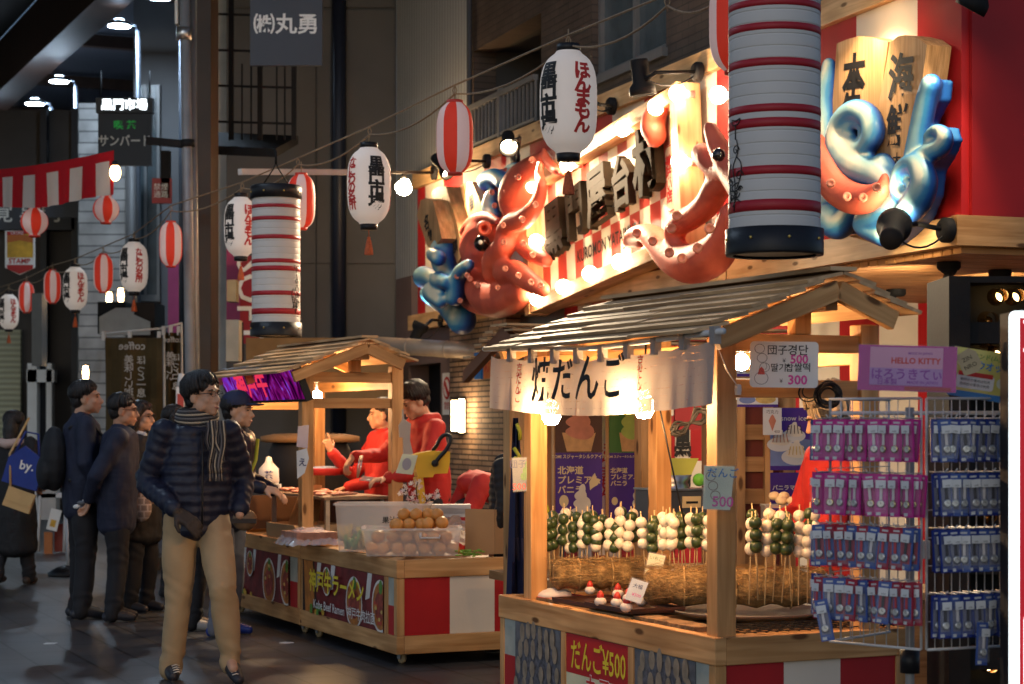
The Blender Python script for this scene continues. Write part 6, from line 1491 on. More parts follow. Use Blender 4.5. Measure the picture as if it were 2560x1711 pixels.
b = MB(); b.lathe([(.13, 0), (.17, .05), (.165, .055), (.12, .015), (0, .01)], mat('red_bowl', (.35, .02, .02), .35), 24, tr(P(815, 1188, 14.9))); b.lathe([(.155, .05), (.1, .065), (0, .07)], mat('bowl_food', (.25, .28, .4), .5, var=.5, vs=40), 24, tr(P(815, 1188, 14.9))); tag(b.build('red_bowl'), 'wide red bowl behind the meat shelf', 'bowl')
b = MB(); p = P(672, 1222, 14.6); b.box(p + Vector((-.09, -.05, 0)), p + Vector((.09, .05, .035)), CW); b.lathe([(.0, .036), (.075, .036), (.08, .06), (.075, .15), (.03, .20), (.02, .24), (0, .245)], mat('white_jug', (.62, .62, .64), .35, var=.05), 18, tr(p)); b.text('茶', .07, mat('blue_print', (.03, .05, .25), .5), face_L(p + Vector((.01, -.082, .10)), (1, 0, 0), (0, 0, 1)), off=.02); tag(b.build('plastic_jug'), 'white plastic jug with blue print behind the cardboard box', 'jug')
# purple screen under the eaves
t = thing('video_screen', 'long screen glowing purple with red characters under the farther eaves', 'screen', LS.w(-.06, 2.7, 1.72), LS.rot)
L = face_L(LS.w(-.03, 2.72, 1.735), LS.w(0, -1, 0) - LS.o, LS.w(-.40, 0, 1) - LS.o); w, h = 1.86, .235
b = MB(L); b.box((-w / 2 - .02, -h / 2 - .02, -.05), (w / 2 + .02, h / 2 + .02, -.001), BLACK); b.build('case', t)
def vid():
    m, nt, b_, N, K = _nodes('video_picture'); nt.nodes.remove(b_); uv = N('UVMap'); uv.uv_map = 'UVMap'; mp = N('Mapping'); mp.inputs['Scale'].default_value = (2.6, 1.2, 1); mp.inputs['Rotation'].default_value = (0, 0, .6); K(uv.outputs[0], mp.inputs[0])
    n1 = N('TexNoise'); n1.inputs['Scale'].default_value = 2.2; n1.inputs['Detail'].default_value = 6; n1.inputs['Distortion'].default_value = 2.5; K(mp.outputs[0], n1.inputs[0]); r = N('ValToRGB'); e = r.color_ramp.elements
    e[0].position = .36; e[0].color = (.006, .0, .012, 1); e[1].position = .74; e[1].color = (.45, .30, 1, 1)
    for p_, c_ in ((.48, (.10, .0, .08)), (.56, (.25, .01, .20)), (.64, (.16, .03, .60))): x = e.new(p_); x.color = (*c_, 1)
    K(n1.outputs[0], r.inputs[0]); em = N('Emission'); K(r.outputs[0], em.inputs[0]); em.inputs[1].default_value = .5; K(em.outputs[0], nt.nodes['Material Output'].inputs[0]); return m
b = MB(L); b.add([(-w / 2, -h / 2, 0), (w / 2, -h / 2, 0), (w / 2, h / 2, 0), (-w / 2, h / 2, 0)], [(0, 1, 2, 3)], vid(), False, [[(-w / 2, -h / 2), (w / 2, -h / 2), (w / 2, h / 2), (-w / 2, h / 2)]]); b.build('picture', t)
b = MB(L); b.text('神戸牛', .22, glow('screen_red_text', (.9, .04, .10), .55), tr(-.18, 0, .003), off=.035, sx=1.2); b.build('lettering', t)
# eave bulb of the farther stall; the two ridge bulbs after it are assumed
w = P(622, 1005, 14.5); t = thing('light_bulb', 'small warm bulb under the farther eaves by the cap of the man', 'light bulb', w); b = MB(); b.ell(w, .03, glow('eave_bulb_light', (1, .60, .28), 260)); b.build('bulb', t); b = MB(); b.tube([w + Vector((0, 0, .03)), w + Vector((0, 0, .09))], .018, BLACK, 8); b.build('socket', t)

w = LS.w(.42, 2.75, 1.66); t = thing('light_bulb', 'assumed unseen bulb added under the ridge to light the farther stall', 'light bulb', w); b = MB(); b.ell(w, .042, glow('assumed_ridge_bulb_light', (1, .60, .28), 330)); b.build('bulb', t); b = MB(); b.tube([w + Vector((0, 0, .04)), w + Vector((0, 0, .30))], .012, BLACK, 8); b.build('socket', t)  # assumed bulb, not seen; added to brighten the inside of the stall
w = RS.w(.45, .55, 1.72); t = thing('light_bulb', 'assumed bulb added under the ridge to light the near stall', 'light bulb', w); b = MB(); b.ell(w, .036, bpy.data.materials['assumed_ridge_bulb_light']); b.build('bulb', t); b = MB(); b.tube([w + Vector((0, 0, .035)), w + Vector((0, 0, .25))], .012, BLACK, 8); b.build('socket', t)  # likewise an assumed bulb, added to warm the goods below

# ================================================================ watch rack
RA, RB, RC = Vector((1.094, 6.60, 0)), Vector((1.363, 6.35, 0)), Vector((1.645, 6.46, 0)); RZ0, RZ1 = .716, 1.548
t = thing('display_rack', 'white wire rack with two panels hung with watch packs', 'rack', Vector((1.38, 6.65, 0)), group=None); 
b = MB(); b.tube([(1.38, 6.66, 0), (1.38, 6.66, 1.52)], .016, mat('grey_rack_pole', (.28, .28, .28), .45), 12); b.tube([(1.38, 6.66, .60), (1.38, 6.66, .68)], .034, BLACK, 14); b.lathe([(.22, 0), (.22, .03), (.05, .05), (.0, .05)], BLACKM, 24, tr(1.38, 6.66, 0)); b.build('pole', t)
def wire_panel(A, B, nv, nh):
    b = MB(); d = B - A; nn = Vector((d.y, -d.x, 0)).normalized()
    for i in range(nv + 1):
        p = A + d * i / nv; r = .005 if i in (0, nv) else .0019; b.tube([p + Vector((0, 0, RZ0)), p + Vector((0, 0, RZ1))], r, WIREW, 6)
    for j in range(nh + 1):
        z = RZ0 + (RZ1 - RZ0) * j / nh; r = .005 if j in (0, nh) else .0019; b.tube([A + Vector((0, 0, z)) + nn * .004, B + Vector((0, 0, z)) + nn * .004], r, WIREW, 6)
    b.build('wire_panel', t)
wire_panel(RA, RB - (RB - RA) * .03, 8, 9); wire_panel(RB + (RC - RB) * .03, RC, 9, 9); wire_panel(RA, RA + Vector((.26, .30, 0)), 6, 7)
b = MB(); b.box((1.33, 6.36, RZ0 + .30), (1.385, 6.39, RZ0 + .36), WIREW); b.tube([RA + Vector((0, 0, 1.50)), Vector((1.38, 6.66, 1.50)), RC + Vector((0, 0, 1.50))], .008, WIREW, 6); b.build('bracket', t)
BLIS = clear('blister_plastic', (.6, .62, .66), .07, .08); PNK = mat('magenta_backing_card', (.46, .02, .22), .4, var=.06); BLU = mat('blue_backing_card', (.012, .03, .20), .4, var=.1); SKY = mat('sky_backing_card', (.045, .09, .30), .4, var=.1); CRIM = mat('crimson_backing_card', (.32, .012, .035), .4, var=.08); GRYC = mat('grey_insert', (.15, .15, .22), .5, var=.08); TAGW = mat('white_price_tag', (.62, .62, .62), .5, var=0); DIAL = mat('watch_dial', (.62, .60, .55), .25, metal=.3, var=.1); GOLDW = mat('gold_watch', (.55, .40, .16), .25, metal=.8); STRW = mat('white_strap', (.66, .60, .58), .4); STRB = mat('black_strap', (.03, .025, .03), .45); STRR = mat('red_strap', (.45, .02, .03), .45)
def mk_pack(M, lab, back, insert, strap, rim):
    t = thing('watch_pack', lab, 'watch pack', M=M, group='watch packs on the wire rack'); w, h = .046, .128
    b = MB(M); b.box((-w / 2, 0, -h), (w / 2, .003, .012), back); b.box((-.012, -.0004, -.002), (.012, .0034, .004), WIREW); b.build('backing_card', t)
    b = MB(M); b.box((-w / 2 + .007, -.0012, -h + .022), (w / 2 - .007, -.0002, -.034), insert); b.box((-w / 2 + .006, -.0016, -h + .004), (-.002, -.0003, -h + .014), TAGW); b.build('insert', t)
    b = MB(M); b.box((-.0045, -.008, -h + .055), (.0045, -.005, -.016), strap); o = b.build('strap', t)
    b = MB(M); b.lathe([(0, -.001), (.0125, -.001), (.0130, .003), (.0105, .0045), (0, .0045)], rim, 18, tr(0, -.006, -h + .042) @ rot(pi / 2, 0, 0)); b.disc(.0098, DIAL, 16, tr(0, -.0108, -h + .042) @ rot(pi / 2, 0, 0)); b.box((-.0006, -.0115, -h + .042), (.0006, -.0112, -h + .050), INK); b.box((0, -.0115, -h + .0415), (.006, -.0112, -h + .0425), INK); b.build('watch', t)
    b = MB(M); b.box((-w / 2 + .003, -.014, -h + .010), (w / 2 - .003, -.0035, -.006), BLIS); b.build('blister', t)
    b = MB(M); b.box((-.016, -.0162, -.034), (.018, -.0150, -.008), TAGW); b.text('4,900', .007, INK, tr(.002, -.0166, -.028) @ rot(pi / 2, 0, 0)); b.build('price_tag', t); return t
packs = {}; rn = random.Random(21)
def pack(kind, p, dirv, lab, roll=0):
    yaw = atan2(dirv.y, dirv.x); M = Matrix.Translation(p) @ Matrix.Rotation(yaw + rn.uniform(-.32, .32), 4, 'Z') @ rot(rn.uniform(-.05, .02), roll + rn.uniform(-.03, .03), 0)
    if kind in packs: return dup(packs[kind], M, lab)
    a = {'pink': (PNK, PNK, STRW, GOLDW), 'pinkw': (PNK, mat('light_magenta', (.58, .06, .34), .4), STRW, STEEL), 'red': (CRIM, SKY, STRR, STEEL), 'blue': (BLU, GRYC, STRB, STEEL), 'sky': (SKY, GRYC, STRW, STEEL), 'bluer': (SKY, CRIM, STRB, STEEL)}[kind]
    packs[kind] = mk_pack(M, lab, *a); return packs[kind]
NMK = {'pink': 'magenta watch pack with gold watch', 'pinkw': 'magenta watch pack with pale strap', 'red': 'crimson watch pack with red strap', 'blue': 'dark blue watch pack with grey insert', 'sky': 'light blue watch pack with white strap', 'bluer': 'light blue and crimson watch pack'}
hb = MB()
def hook_row(A, B, z, kinds, where, n0=.025, sgn=1):
    d = B - A; L = d.length; u = d.normalized(); nn = Vector((u.y, -u.x, 0)); n = len(kinds)
    for i, k in enumerate(kinds):
        s = n0 + (1 - 2 * n0) * i / max(1, n - 1); p = A + d * s + Vector((0, 0, z)); e = p + nn * .105 + Vector((0, 0, .012))
        hb.tube([p, p + nn * .09, e], .0022, WIREW, 5)
        for q in range(3 if i % 2 else 2):
            pack(k if q == 0 else ('blue' if k in ('blue', 'sky') else k), p + nn * (.085 - .022 * q) + u * (.0125 * q * sgn) - Vector((0, 0, .016)), u, NMK[k if q == 0 else ('blue' if k in ('blue', 'sky') else k)] + ' ' + where, roll=rn.choice([0, 0, 0, .08, -.08]))
for z, ks, nm in ((1.482, ['pinkw', 'pink', 'pinkw', 'pink', 'pink', 'pinkw', 'pink', 'pink', 'pink'], 'in the top row of the left rack panel'), (1.300, ['pink', 'pink', 'pinkw', 'pinkw', 'pink', 'pinkw', 'pink', 'pink'], 'in the second row of the left rack panel'), (1.125, ['bluer', 'red', 'red', 'bluer', 'red', 'sky', 'red', 'red', 'bluer'], 'in the third row of the left rack panel'), (.945, ['red', 'sky', 'bluer', 'red', 'sky', 'red', 'bluer', 'red', 'red'], 'in the bottom row of the left rack panel')): hook_row(RA, RB, z, ks, nm)
for z, ks, nm in ((1.482, ['sky', 'blue', 'blue', 'sky', 'blue', 'blue', 'sky', 'blue'], 'in the top row of the right rack panel'), (1.305, ['blue', 'sky', 'sky', 'blue', 'sky', 'blue', 'blue', 'sky'], 'in the second row of the right rack panel'), (1.120, ['blue', 'blue', 'sky', 'blue', 'sky', 'sky', 'blue', 'blue'], 'in the third row of the right rack panel'), (.905, ['blue', 'sky', 'blue', 'blue', 'sky', 'blue', 'sky'], 'in the bottom row of the right rack panel')): hook_row(RB, RC, z, ks, nm, .07, -1)
LA = RA + Vector((.012, .02, 0)); LD = Vector((.6, -.5, 0))
for z, n in ((1.465, 3), (1.285, 2), (1.10, 1), (.935, 1)):
    for i in range(n): pack('blue', LA + Vector((-.055 + .028 * i, .02 * i, z)), LD, 'blue watch pack sticking out at the left end of the rack')
pack('sky', Vector((1.04, 6.46, .86)), Vector((1, -.5, 0)), 'lowest light blue watch pack hanging askew at the left corner', -.22); pack('sky', Vector((1.545, 6.30, .80)), Vector((1, .3, 0)), 'light blue watch pack hanging lowest on the right panel', .1)
hb.build('hook', t)
# header boards of the rack
MAG = mat('magenta_print', (.36, .006, .21), .4, var=.12, vs=6, coat=.08); LIL = mat('lilac_print', (.54, .23, .37), .4, var=.06, coat=.08)
L = faceC(2268, 922, 6.32, -.05, .05, -.035); b = MB(L); w, h = .318, .150
b.prism([(-w / 2, -h / 2), (w / 2, -h / 2), (w / 2, h / 2), (-w / 2, h / 2)], .008, MAG); t = b.build('header_board'); tag(t, 'magenta and lilac header board on top of the watch rack', 'sign', 'header boards of the watch rack')
b = MB(L); b.prism([(-w * .38, -h * .38), (w * .36, -h * .38), (w * .36, h * .46), (-w * .38, h * .46)], .001, LIL, tr(0, 0, .0085)); b.prism([(-w * .38, -h * .38), (w * .36, -h * .38), (w * .36, h * .0), (-w * .38, h * .0)], .001, mat('lilac_print_dark', (.36, .17, .42), .4), tr(0, 0, .0098)); b.prism([(-w * .02, -h * .48), (w * .45, -h * .48), (w * .45, -h * .40), (-w * .02, -h * .40)], .001, CRIM, tr(0, 0, .0098)); b.build('print', t); b = MB(L)
VIO = mat('violet_lettering', (.20, .02, .26), .4, var=0)
b.text('MADE IN JAPAN', .011, VIO, tr(w * .13, h * .33, .0102), off=.02); b.text('HELLO KITTY', .027, INKR, tr(w * .085, h * .16, .0102), off=.03, sx=.98); b.text('はろうきてぃ', .040, VIO, tr(0, -h * .15, .0114), off=.022, sx=.98); b.text('日本製', .022, VIO, tr(-w * .20, -h * .31, .0114), off=.02); b.text('MADE IN JAPAN', .014, VIO, tr(w * .16, -h * .31, .0114), off=.02); b.build('lettering', t)
b = MB(L); b.prism([(-w / 2 - .006, -h / 2 - .004), (w / 2 + .006, -h / 2 - .004), (w / 2 + .006, h / 2 + .004), (-w / 2 - .006, h / 2 + .004)], .0006, clear('gloss_film', (.5, .5, .5), .03, .05), tr(0, 0, .014)); b.build('plastic_sleeve', t)
YLB = mat('yellow_header_print', (.50, .46, .10), .4, var=.1, coat=.3); L = faceC(2452, 938, 6.45, .10, .0, -.16); b = MB(L); w, h = .20, .165
b.prism([(-w / 2, -h / 2), (w / 2, -h / 2), (w / 2, h / 2), (-w / 2, h / 2)], .008, YLB); t = b.build('header_board'); tag(t, 'yellow header board with blue lettering, right of the magenta one', 'sign', 'header boards of the watch rack')
b = MB(L); b.prism([(-w / 2, -h / 2), (w / 2, -h / 2), (w / 2, -h * .37), (-w / 2, -h * .37)], .001, BLUEI, tr(0, 0, .0085)); b.prism(rrect(w * .62, h * .30, .01), .001, CW, tr(-w * .08, -h * .16, .0085)); b.prism([(-w * .37, -h * .06), (w * .2, -h * .06), (w * .2, h * .03), (-w * .37, h * .03)], .001, INKR, tr(0, 0, .0098)); b.prism(oval(w * .09, w * .09), .001, CG, tr(w * .36, -h * .12, .0085)); b.build('print', t); b = MB(L)
b.text('ブランド(ム)', .020, GRN, tr(.0, h * .36, .0092), off=.02); b.text('インウオッチ', .032, BLUEI, tr(w * .05, h * .17, .0092), off=.022, sx=.9)
for k in range(2): b.text('腕時計の電池は別売', .011, INK, tr(-w * .08, -h * (.14 + .09 * k), .0105))
b.build('lettering', t)
b = MB(); L = faceC(2422, 906, 6.28, 0, 0, .45); b.prism([(-.032, -.035), (.018, -.042), (.036, -.02), (.036, .022), (.018, .042), (-.03, .036)], .004, mat('tan_tag', (.36, .29, .17), .6), L); b.text('ZIN', .02, INK, L @ tr(0, .012, .0055)); b.text('NRO', .02, INK, L @ tr(0, -.014, .0055)); tag(b.build('tan_label'), 'tan octagonal tag leaning between the two header boards', 'tag')

# ================================================================ right edge: light box, lamp cabinet, ceiling spots
t = thing('light_box', 'bright white light box sign with red panel cut off by the right edge', 'sign', P(2600, 1711, 6.1) * 1.0); LBW = glow('light_box_white', (.86, .95, 1.0), 1.55); LBR = mat('light_box_red', (.40, .012, .02), .4, emit=.35, ecol=(.5, .01, .02))
xa, za = P(2521, 778, 6.1).x, P(2521, 778, 6.1).z
b = MB(); b.box((xa + .004, 6.10, .1), (xa + .5, 6.22, za - .004), BLACKM); b.build('case', t); b = MB(); b.prism(rrect(.5, za - .1, .02), .003, LBW, face_L((xa + .25, 6.095, .1 + (za - .1) / 2), (1, 0, 0), (0, 0, 1))); b.build('lit_face', t)
b = MB(); b.box((xa + .033, 6.088, .14), (xa + .48, 6.0915, za - .022), LBR); b.box((xa + .045, 6.084, za - .04), (xa + .3, 6.087, za - .03), LBW); b.box((xa + .045, 6.084, za - .13), (xa + .3, 6.087, za - .12), LBW); b.prism(rrect(.34, .50, .03), .002, LBW, face_L((xa + .215, 6.086, .62), (1, 0, 0), (0, 0, 1))); b.build('red_panel', t)
t = thing('lamp_cabinet', 'black cabinet with round lamp holes behind the watch rack', 'cabinet', P(2480, 1900, 9.0)); CZ = 2.155; x0 = P(2375, 0, 9).x
b = MB(); b.box((x0, 9.02, 0), (x0 + .10, 9.5, CZ), BLACKM); b.box((x0 + .10, 9.30, 0), (x0 + .62, 9.5, CZ - .01), BLACKM); b.box((x0 + .10, 9.03, CZ - .03), (x0 + .62, 9.30, CZ), BLACKM)
for z in (1.62, 1.84, 1.20, .75, .3): b.box((x0 + .10, 9.06, z), (x0 + .62, 9.299, z + .10), BLACKM)
b.build('case', t); CBL = glow('cabinet_bulb_light', (1.0, .62, .22), 7); AMB = mat('amber_reflector', (.45, .20, .04), .2, metal=.7, var=.1)
for px, py, lit in ((2492, 742, 1), (2534, 742, 1), (2468, 800, 0), (2468, 850, 0), (2490, 886, 1), (2530, 890, 1), (2466, 1335, 0), (2468, 1660, 1), (2464, 1290, 0)):
    w = P(px, py, 9.18); b = MB(); b.lathe([(.03, .10), (.040, .0), (.043, -.02)], AMB, 18, tr(w) @ rot(pi / 2, 0, 0)); rr_ = b.build('lamp_reflector', t)
    b = MB(); b.ell(w + Vector((0, -.0, -.008)), (.026, .026, .026), CBL if lit else AMB, n=12, m=8); b.build('bulb', rr_)
def ceil_spot(px, py, Z, aim, lab, power, lit=False):
    w = P(px, py, Z); base = Vector((w.x, w.y, 2.43)); j = Vector((w.x - .05, w.y, 2.22))
    spot('ceiling_spotlight', lab, base, j, w, aim, r=.06, L_=.16, lit=True, power=power, group='spotlights on the slatted ceiling', bn=(0, 0, -1), ang=130)
ceil_spot(2372, 665, 11.6, (-.3, .7, -.7), 'black ceiling spotlight left of the lamp cabinet top', 120); ceil_spot(2500, 672, 12.2, (.2, .8, -.7), 'steel based ceiling spotlight above the lamp cabinet', 120); ceil_spot(2085, 690, 13.6, (-.5, -.6, -.9), 'ceiling spotlight half hidden behind the near stall ridge', 70)
ceil_spot(2240, 705, 14.0, (0, .9, -.8), 'ceiling spotlight before the striped room wall', 150)
b = MB(); b.tube([P(2085, 668, 11.2), P(2100, 680, 11.2), P(2112, 700, 11.2), P(2125, 720, 11.2), P(2150, 700, 11.2), P(2160, 715, 11.2), P(2155, 740, 11.2)], .012, BLACK, 7); tag(b.build('black_cable'), 'black cable looping down from the beam behind the near stall ridge', 'cable')
t = thing('counter_table', 'pale wooden shop counter behind the watch rack', 'counter', P(2300, 1550, 10.5)); b = MB(); b.box((P(2140, 0, 10.6).x, 10.5, .0), (P(2420, 0, 10.6).x, 11.0, .50), PINED); b.build('body', t); b = MB(); b.box((P(2130, 0, 10.6).x, 10.45, .50), (P(2425, 0, 10.6).x, 11.02, .54), PINEL); b.build('top', t)
for i, px in enumerate((2230, 2290, 2345)):
    b = MB(); w = P(px, 1430, 10.6); b.box(w + Vector((-.055, -.08, -.27)), w + Vector((.055, .08, -.27 + (.10, .14, .11)[i])), (CARD, CREAM, ORG)[i]); tag(b.build('goods_box'), ('brown box on the shop counter behind the rack', 'cream box in the middle of the shop counter', 'orange box at the right of the shop counter')[i], 'box')
# litter on the street
for i, (px, py, r_) in enumerate(((124, 1610, .2), (715, 1608, -.3), (372, 1450, .1))):
    Z = F * CAMH / (py - HY); b = MB(); b.prism([(-.04, -.02), (.03, -.025), (.05, .02), (-.02, .03)], .004, CW, tr(P(px, py, Z)) @ rot(.03, 0, r_)); tag(b.build('paper_scrap'), ('scrap of white paper on the paving at the bottom left', 'scrap of white paper before the farther cart', 'small white scrap behind the walking man')[i], 'litter')
t = thing('shop_sign', 'small blue and orange sign high on the stacked stone wall', 'sign', onf(1212, 915, .2), FA.rot)
b = MB(FA.M); q = FA.hx(1196, 915, -.18); b.box((-.19, q.y - .10, q.z - .13), (-.16, q.y + .10, q.z + .13), mat('sign_blue', (.02, .16, .42), .5)); q2 = FA.hx(1222, 912, -.18); b.box((-.19, q2.y - .14, q2.z - .13), (-.16, q2.y + .14, q2.z + .13), mat('sign_orange', (.55, .14, .02), .5)); b.build('panel', t)
b = MB(FA.M); b.text('や', .18, INKR, face_L((-.193, q.y, q.z), (0, -1, 0), (0, 0, 1)), off=.02); b.text('焼', .18, INKR, face_L((-.193, q2.y, q2.z), (0, -1, 0), (0, 0, 1)), off=.02); b.build('lettering', t)
# ================================================================ people
SKIN = mat('skin', (.50, .29, .19), .55, var=.10, vs=14, spec=.3); SKINS = mat('skin_darker', (.46, .25, .155), .55, var=.1, vs=14, spec=.3)  # second skin tone is a little darker
HAIRB = mat('black_hair', (.014, .011, .010), .45, var=.4, vs=40, bump=.6, bs=160); HAIRG = mat('grey_hair', (.045, .038, .034), .5, var=.5, vs=40, bump=.6, bs=160)
LIPS = mat('lip', (.34, .12, .10), .5, var=0); EYED = mat('dark_eye', (.015, .010, .008), .2, var=0)
NAVYJ = mat('navy_puffer_cloth', (.010, .012, .028), .5, var=.15, bump=.15, bs=45, spec=.35); NAVYC = mat('navy_coat_cloth', (.011, .015, .036), .75, var=.2, bump=.1, bs=200); BLKC = mat('black_coat_cloth', (.010, .010, .012), .75, var=.2, bump=.1, bs=150)
KHAKI = mat('khaki_cotton', (.40, .275, .145), .75, var=.08, vs=8, bump=.12, bs=240); JEANS = mat('grey_blue_denim', (.11, .12, .15), .8, var=.2, vs=14, bump=.12, bs=200); DTRS = mat('dark_trouser_cloth', (.012, .012, .015), .8, var=.2)
REDJ = mat('red_jersey', (.42, .018, .014), .75, var=.12, vs=8, bump=.1, bs=120); GLOVE = mat('dark_brown_glove', (.035, .024, .018), .65, var=.2, bump=.2, bs=120); SHOE = mat('dark_shoe', (.020, .020, .026), .5, var=.2); SHOEB = mat('blue_shoe', (.01, .03, .20), .5); SHOEW = mat('pale_shoe', (.42, .40, .38), .5); SOLE = mat('shoe_sole', (.16, .15, .14), .7)
def V(*a): return Vector(a)
def puffs(b, pts, rs, step, m, sq=1.0):
    """chain of overlapping flattened balls: quilted sleeve"""
    s = spline([(*p, r) for p, r in zip(pts, rs)], 10); acc = step
    for a, c in zip(s, s[1:]):
        acc += (Vector(c[:3]) - Vector(a[:3])).length
        if acc >= step:
            acc = 0; d = (Vector(c[:3]) - Vector(a[:3])).normalized(); L = Matrix.Translation(a[:3]) @ d.to_track_quat('Z', 'Y').to_matrix().to_4x4(); r = a[3]
            b.ell((0, 0, 0), (r, r, step * sq), m, L, 14, 8)
def hand(b, w, d, n, m, curl=.5, side=1, s=1.0, point=False):
    """palm at wrist w along d, n = back-of-hand normal, side +1: thumb on d x n side"""
    d = Vector(d).normalized(); n = (Vector(n) - d * Vector(n).dot(d)).normalized(); u = d.cross(n) * side
    pc = w + d * .048 * s
    for k in (-1, 0, 1): ctube(b, [w + u * .010 * k * s, pc + u * .020 * k * s, w + d * .085 * s + u * .022 * k * s], [.017 * s, .016 * s, .013 * s], m, 8)
    for i, (o, l) in enumerate(((.030, .068), (.010, .078), (-.011, .072), (-.031, .056))):
        c = curl * (1 + .12 * i); c = .05 if (point and i == 0) else (1.25 if point else c)
        p = w + d * .088 * s + u * o * s; dd = d.copy(); pts = [p]; a = 0
        for j in range(3):
            a += c * (.8 if j == 0 else .9); dd = d * cos(a) - n * sin(a); p = p + dd * l * s * (.45, .32, .25)[j]; pts.append(p)
        ctube(b, pts, [.0095 * s, .009 * s, .0082 * s, .007 * s], m, 7)
    t0 = w + d * .028 * s + u * .026 * s; t1 = t0 + (u * .75 + d * .6 - n * .2).normalized() * .036 * s; t2 = t1 + (u * .3 + d * .85 - n * .4).normalized() * .030 * s
    ctube(b, [t0, t1, t2], [.013 * s, .011 * s, .0085 * s], m, 8)
def displace(o, amp, fr):
    me = o.data; me.update()
    for v, nn in [(v, v.normal.copy()) for v in me.vertices]:
        k = noise.noise(Vector((v.co.x * fr, v.co.y * fr, v.co.z * fr * .6))); v.co += nn * amp * k
    me.update()
def person(lab, loc, yaw, H=1.72, head=(0, 0, 0), lean=0.0, sh=None, arms=None, legs=None, top=NAVYC, puffer=True, hem=.80, bulk=1.0, trs=DTRS, shoe=SHOE, hair='short', hairm=HAIRB, glasses=False, gloves=None, skin=SKIN, hands=(True, True), headoff=(0, 0, 0), coat=None, hcurl=(.5, .5), hn=((0, -1, .3), (0, -1, .3)), hd=(None, None), point=(False, False), hoodie=False, legs_on=True, bend=None, group=None):
    s = H / 1.72; M = Matrix.Translation(Vector(loc)) @ Matrix.Rotation(yaw, 4, 'Z') @ Matrix.Scale(s, 4)
    M0 = Matrix.Translation(Vector(loc)) @ Matrix.Rotation(yaw, 4, 'Z'); t = thing('person', lab, 'person', M=M0, group=group)
    sw = .175 * bulk ** .3
    B = lambda z, y=0, x=0: V(x, y - lean * max(0, z - .92), z)    # torso leans towards -y with height
    if bend: B = bend
    A = arms or {}; sR, sL = A.get('sR', B(1.40, .0, -sw)), A.get('sL', B(1.40, .0, sw))
    eR, wR = A.get('eR', V(-.25, .03, 1.12)), A.get('wR', V(-.24, -.06, .88)); eL, wL = A.get('eL', V(.25, .03, 1.12)), A.get('wL', V(.24, -.06, .88))
    G = legs or {}; hR, hL = V(-.09, 0, .90), V(.09, 0, .90); kR, aR = G.get('kR', V(-.10, -.01, .49)), G.get('aR', V(-.105, .02, .085)); kL, aL = G.get('kL', V(.10, -.01, .49)), G.get('aL', V(.105, .02, .085))
    hc = B(1.60, -.015) + Vector(headoff); HM = Matrix.Translation(hc) @ rot(head[1], head[2], head[0])
    hp = lambda x, y, z: HM @ V(x, y, z)
    b = MB(M); sk = skin
    def he(c, r): b.ell(c, r, sk, HM, 16, 10)
    he((0, .015, .03), (.075, .093, .085)); he((0, -.026, -.04), (.060, .064, .072)); he((0, -.064, -.096), (.024, .022, .020)); he((0, -.071, .028), (.052, .022, .014)); he((0, -.055, -.07), (.04, .03, .03))
    for x in (-1, 1): he((.036 * x, -.05, -.028), (.028, .03, .028)); he((.078 * x, .012, -.012), (.011, .024, .033)); he((.05 * x, -.01, -.06), (.022, .045, .035))
    ctube(b, [hp(0, -.084, .012), hp(0, -.098, -.015), hp(0, -.108, -.034)], [.009, .011, .0135], sk, 8); he((0, -.094, -.040), (.019, .012, .009)); he((0, -.088, -.066), (.021, .011, .007)); he((0, -.085, -.078), (.019, .011, .008))
    ctube(b, [B(1.40, .02), B(1.46, .012), hp(0, .02, -.05)], [.07, .055, .055], sk, 12)
    for z, rx, ry in ((.95, .14, .095), (1.08, .13, .09), (1.2, .145, .10), (1.32, .155, .10)): b.ell(B(z), (rx, ry, .09), sk)
    for a, e, w in ((sR, eR, wR), (sL, eL, wL)): ctube(b, [a, a.lerp(e, .5), e, e.lerp(w, .4), w], [.052, .047, .040, .038, .026], sk, 10)
    for i, (e, w) in enumerate(((eR, wR), (eL, wL))):
        if hands[i]: hand(b, w, hd[i] or (w - e), hn[i], sk, hcurl[i], 1 if i == 0 else -1, point=point[i])
    if legs_on:
        for h, k, a in ((hR, kR, aR), (hL, kL, aL)): ctube(b, [h, h.lerp(k, .5), k, k.lerp(a, .35), a], [.085, .074, .055, .054, .036], sk, 12); ctube(b, [a, a + V(0, -.10, -.045)], [.036, .028], sk, 8)
    o = blob('body', b, t, .0085 * s, 1)
    # eyes, brows, mouth
    for x in (-1, 1):
        b = MB(M); b.ell((.031 * x, -.0805, .004), (.0125, .008, .0048), EYED, HM, 10, 6); b.build('eye', t)
        b = MB(M); b.tube([hp(.014 * x, -.094, .021), hp(.032 * x, -.090, .027), hp(.048 * x, -.078, .021)], [.0035, .004, .0025], hairm, 6); b.build('eyebrow', t)
    b = MB(M); b.ell((0, -.093, -.072), (.019, .008, .0055), LIPS, HM, 10, 6); b.build('mouth', t)
    # hair
    b = MB(M); q = lambda c, r: b.ell(c, r, hairm, HM, 14, 9)
    q((0, .028, .050), (.088, .100, .080)); q((0, .055, -.005), (.080, .068, .075)); rn = random.Random(hash(lab) % 999 if False else len(lab))
    for k in range(9): q((-.06 + .015 * k, -.058 + .012 * abs(k - 4) * .6, .078 - .004 * abs(k - 4)), (.020, .026, .022 + .006 * (k % 2)))
    if hair in ('bob', 'long'):
        for x in (-1, 1):
            ctube(b, [hp(.055 * x, -.03, .09), hp(.082 * x, -.005, .02), hp(.086 * x, .01, -.07), hp(.078 * x, .02, -.14 if hair == 'bob' else -.24)], [.03, .032, .034, .026], hairm, 10)
        ctube(b, [hp(0, .07, .03), hp(0, .085, -.08), hp(0, .075, -.15 if hair == 'bob' else -.30)], [.075, .075, .06], hairm, 12)
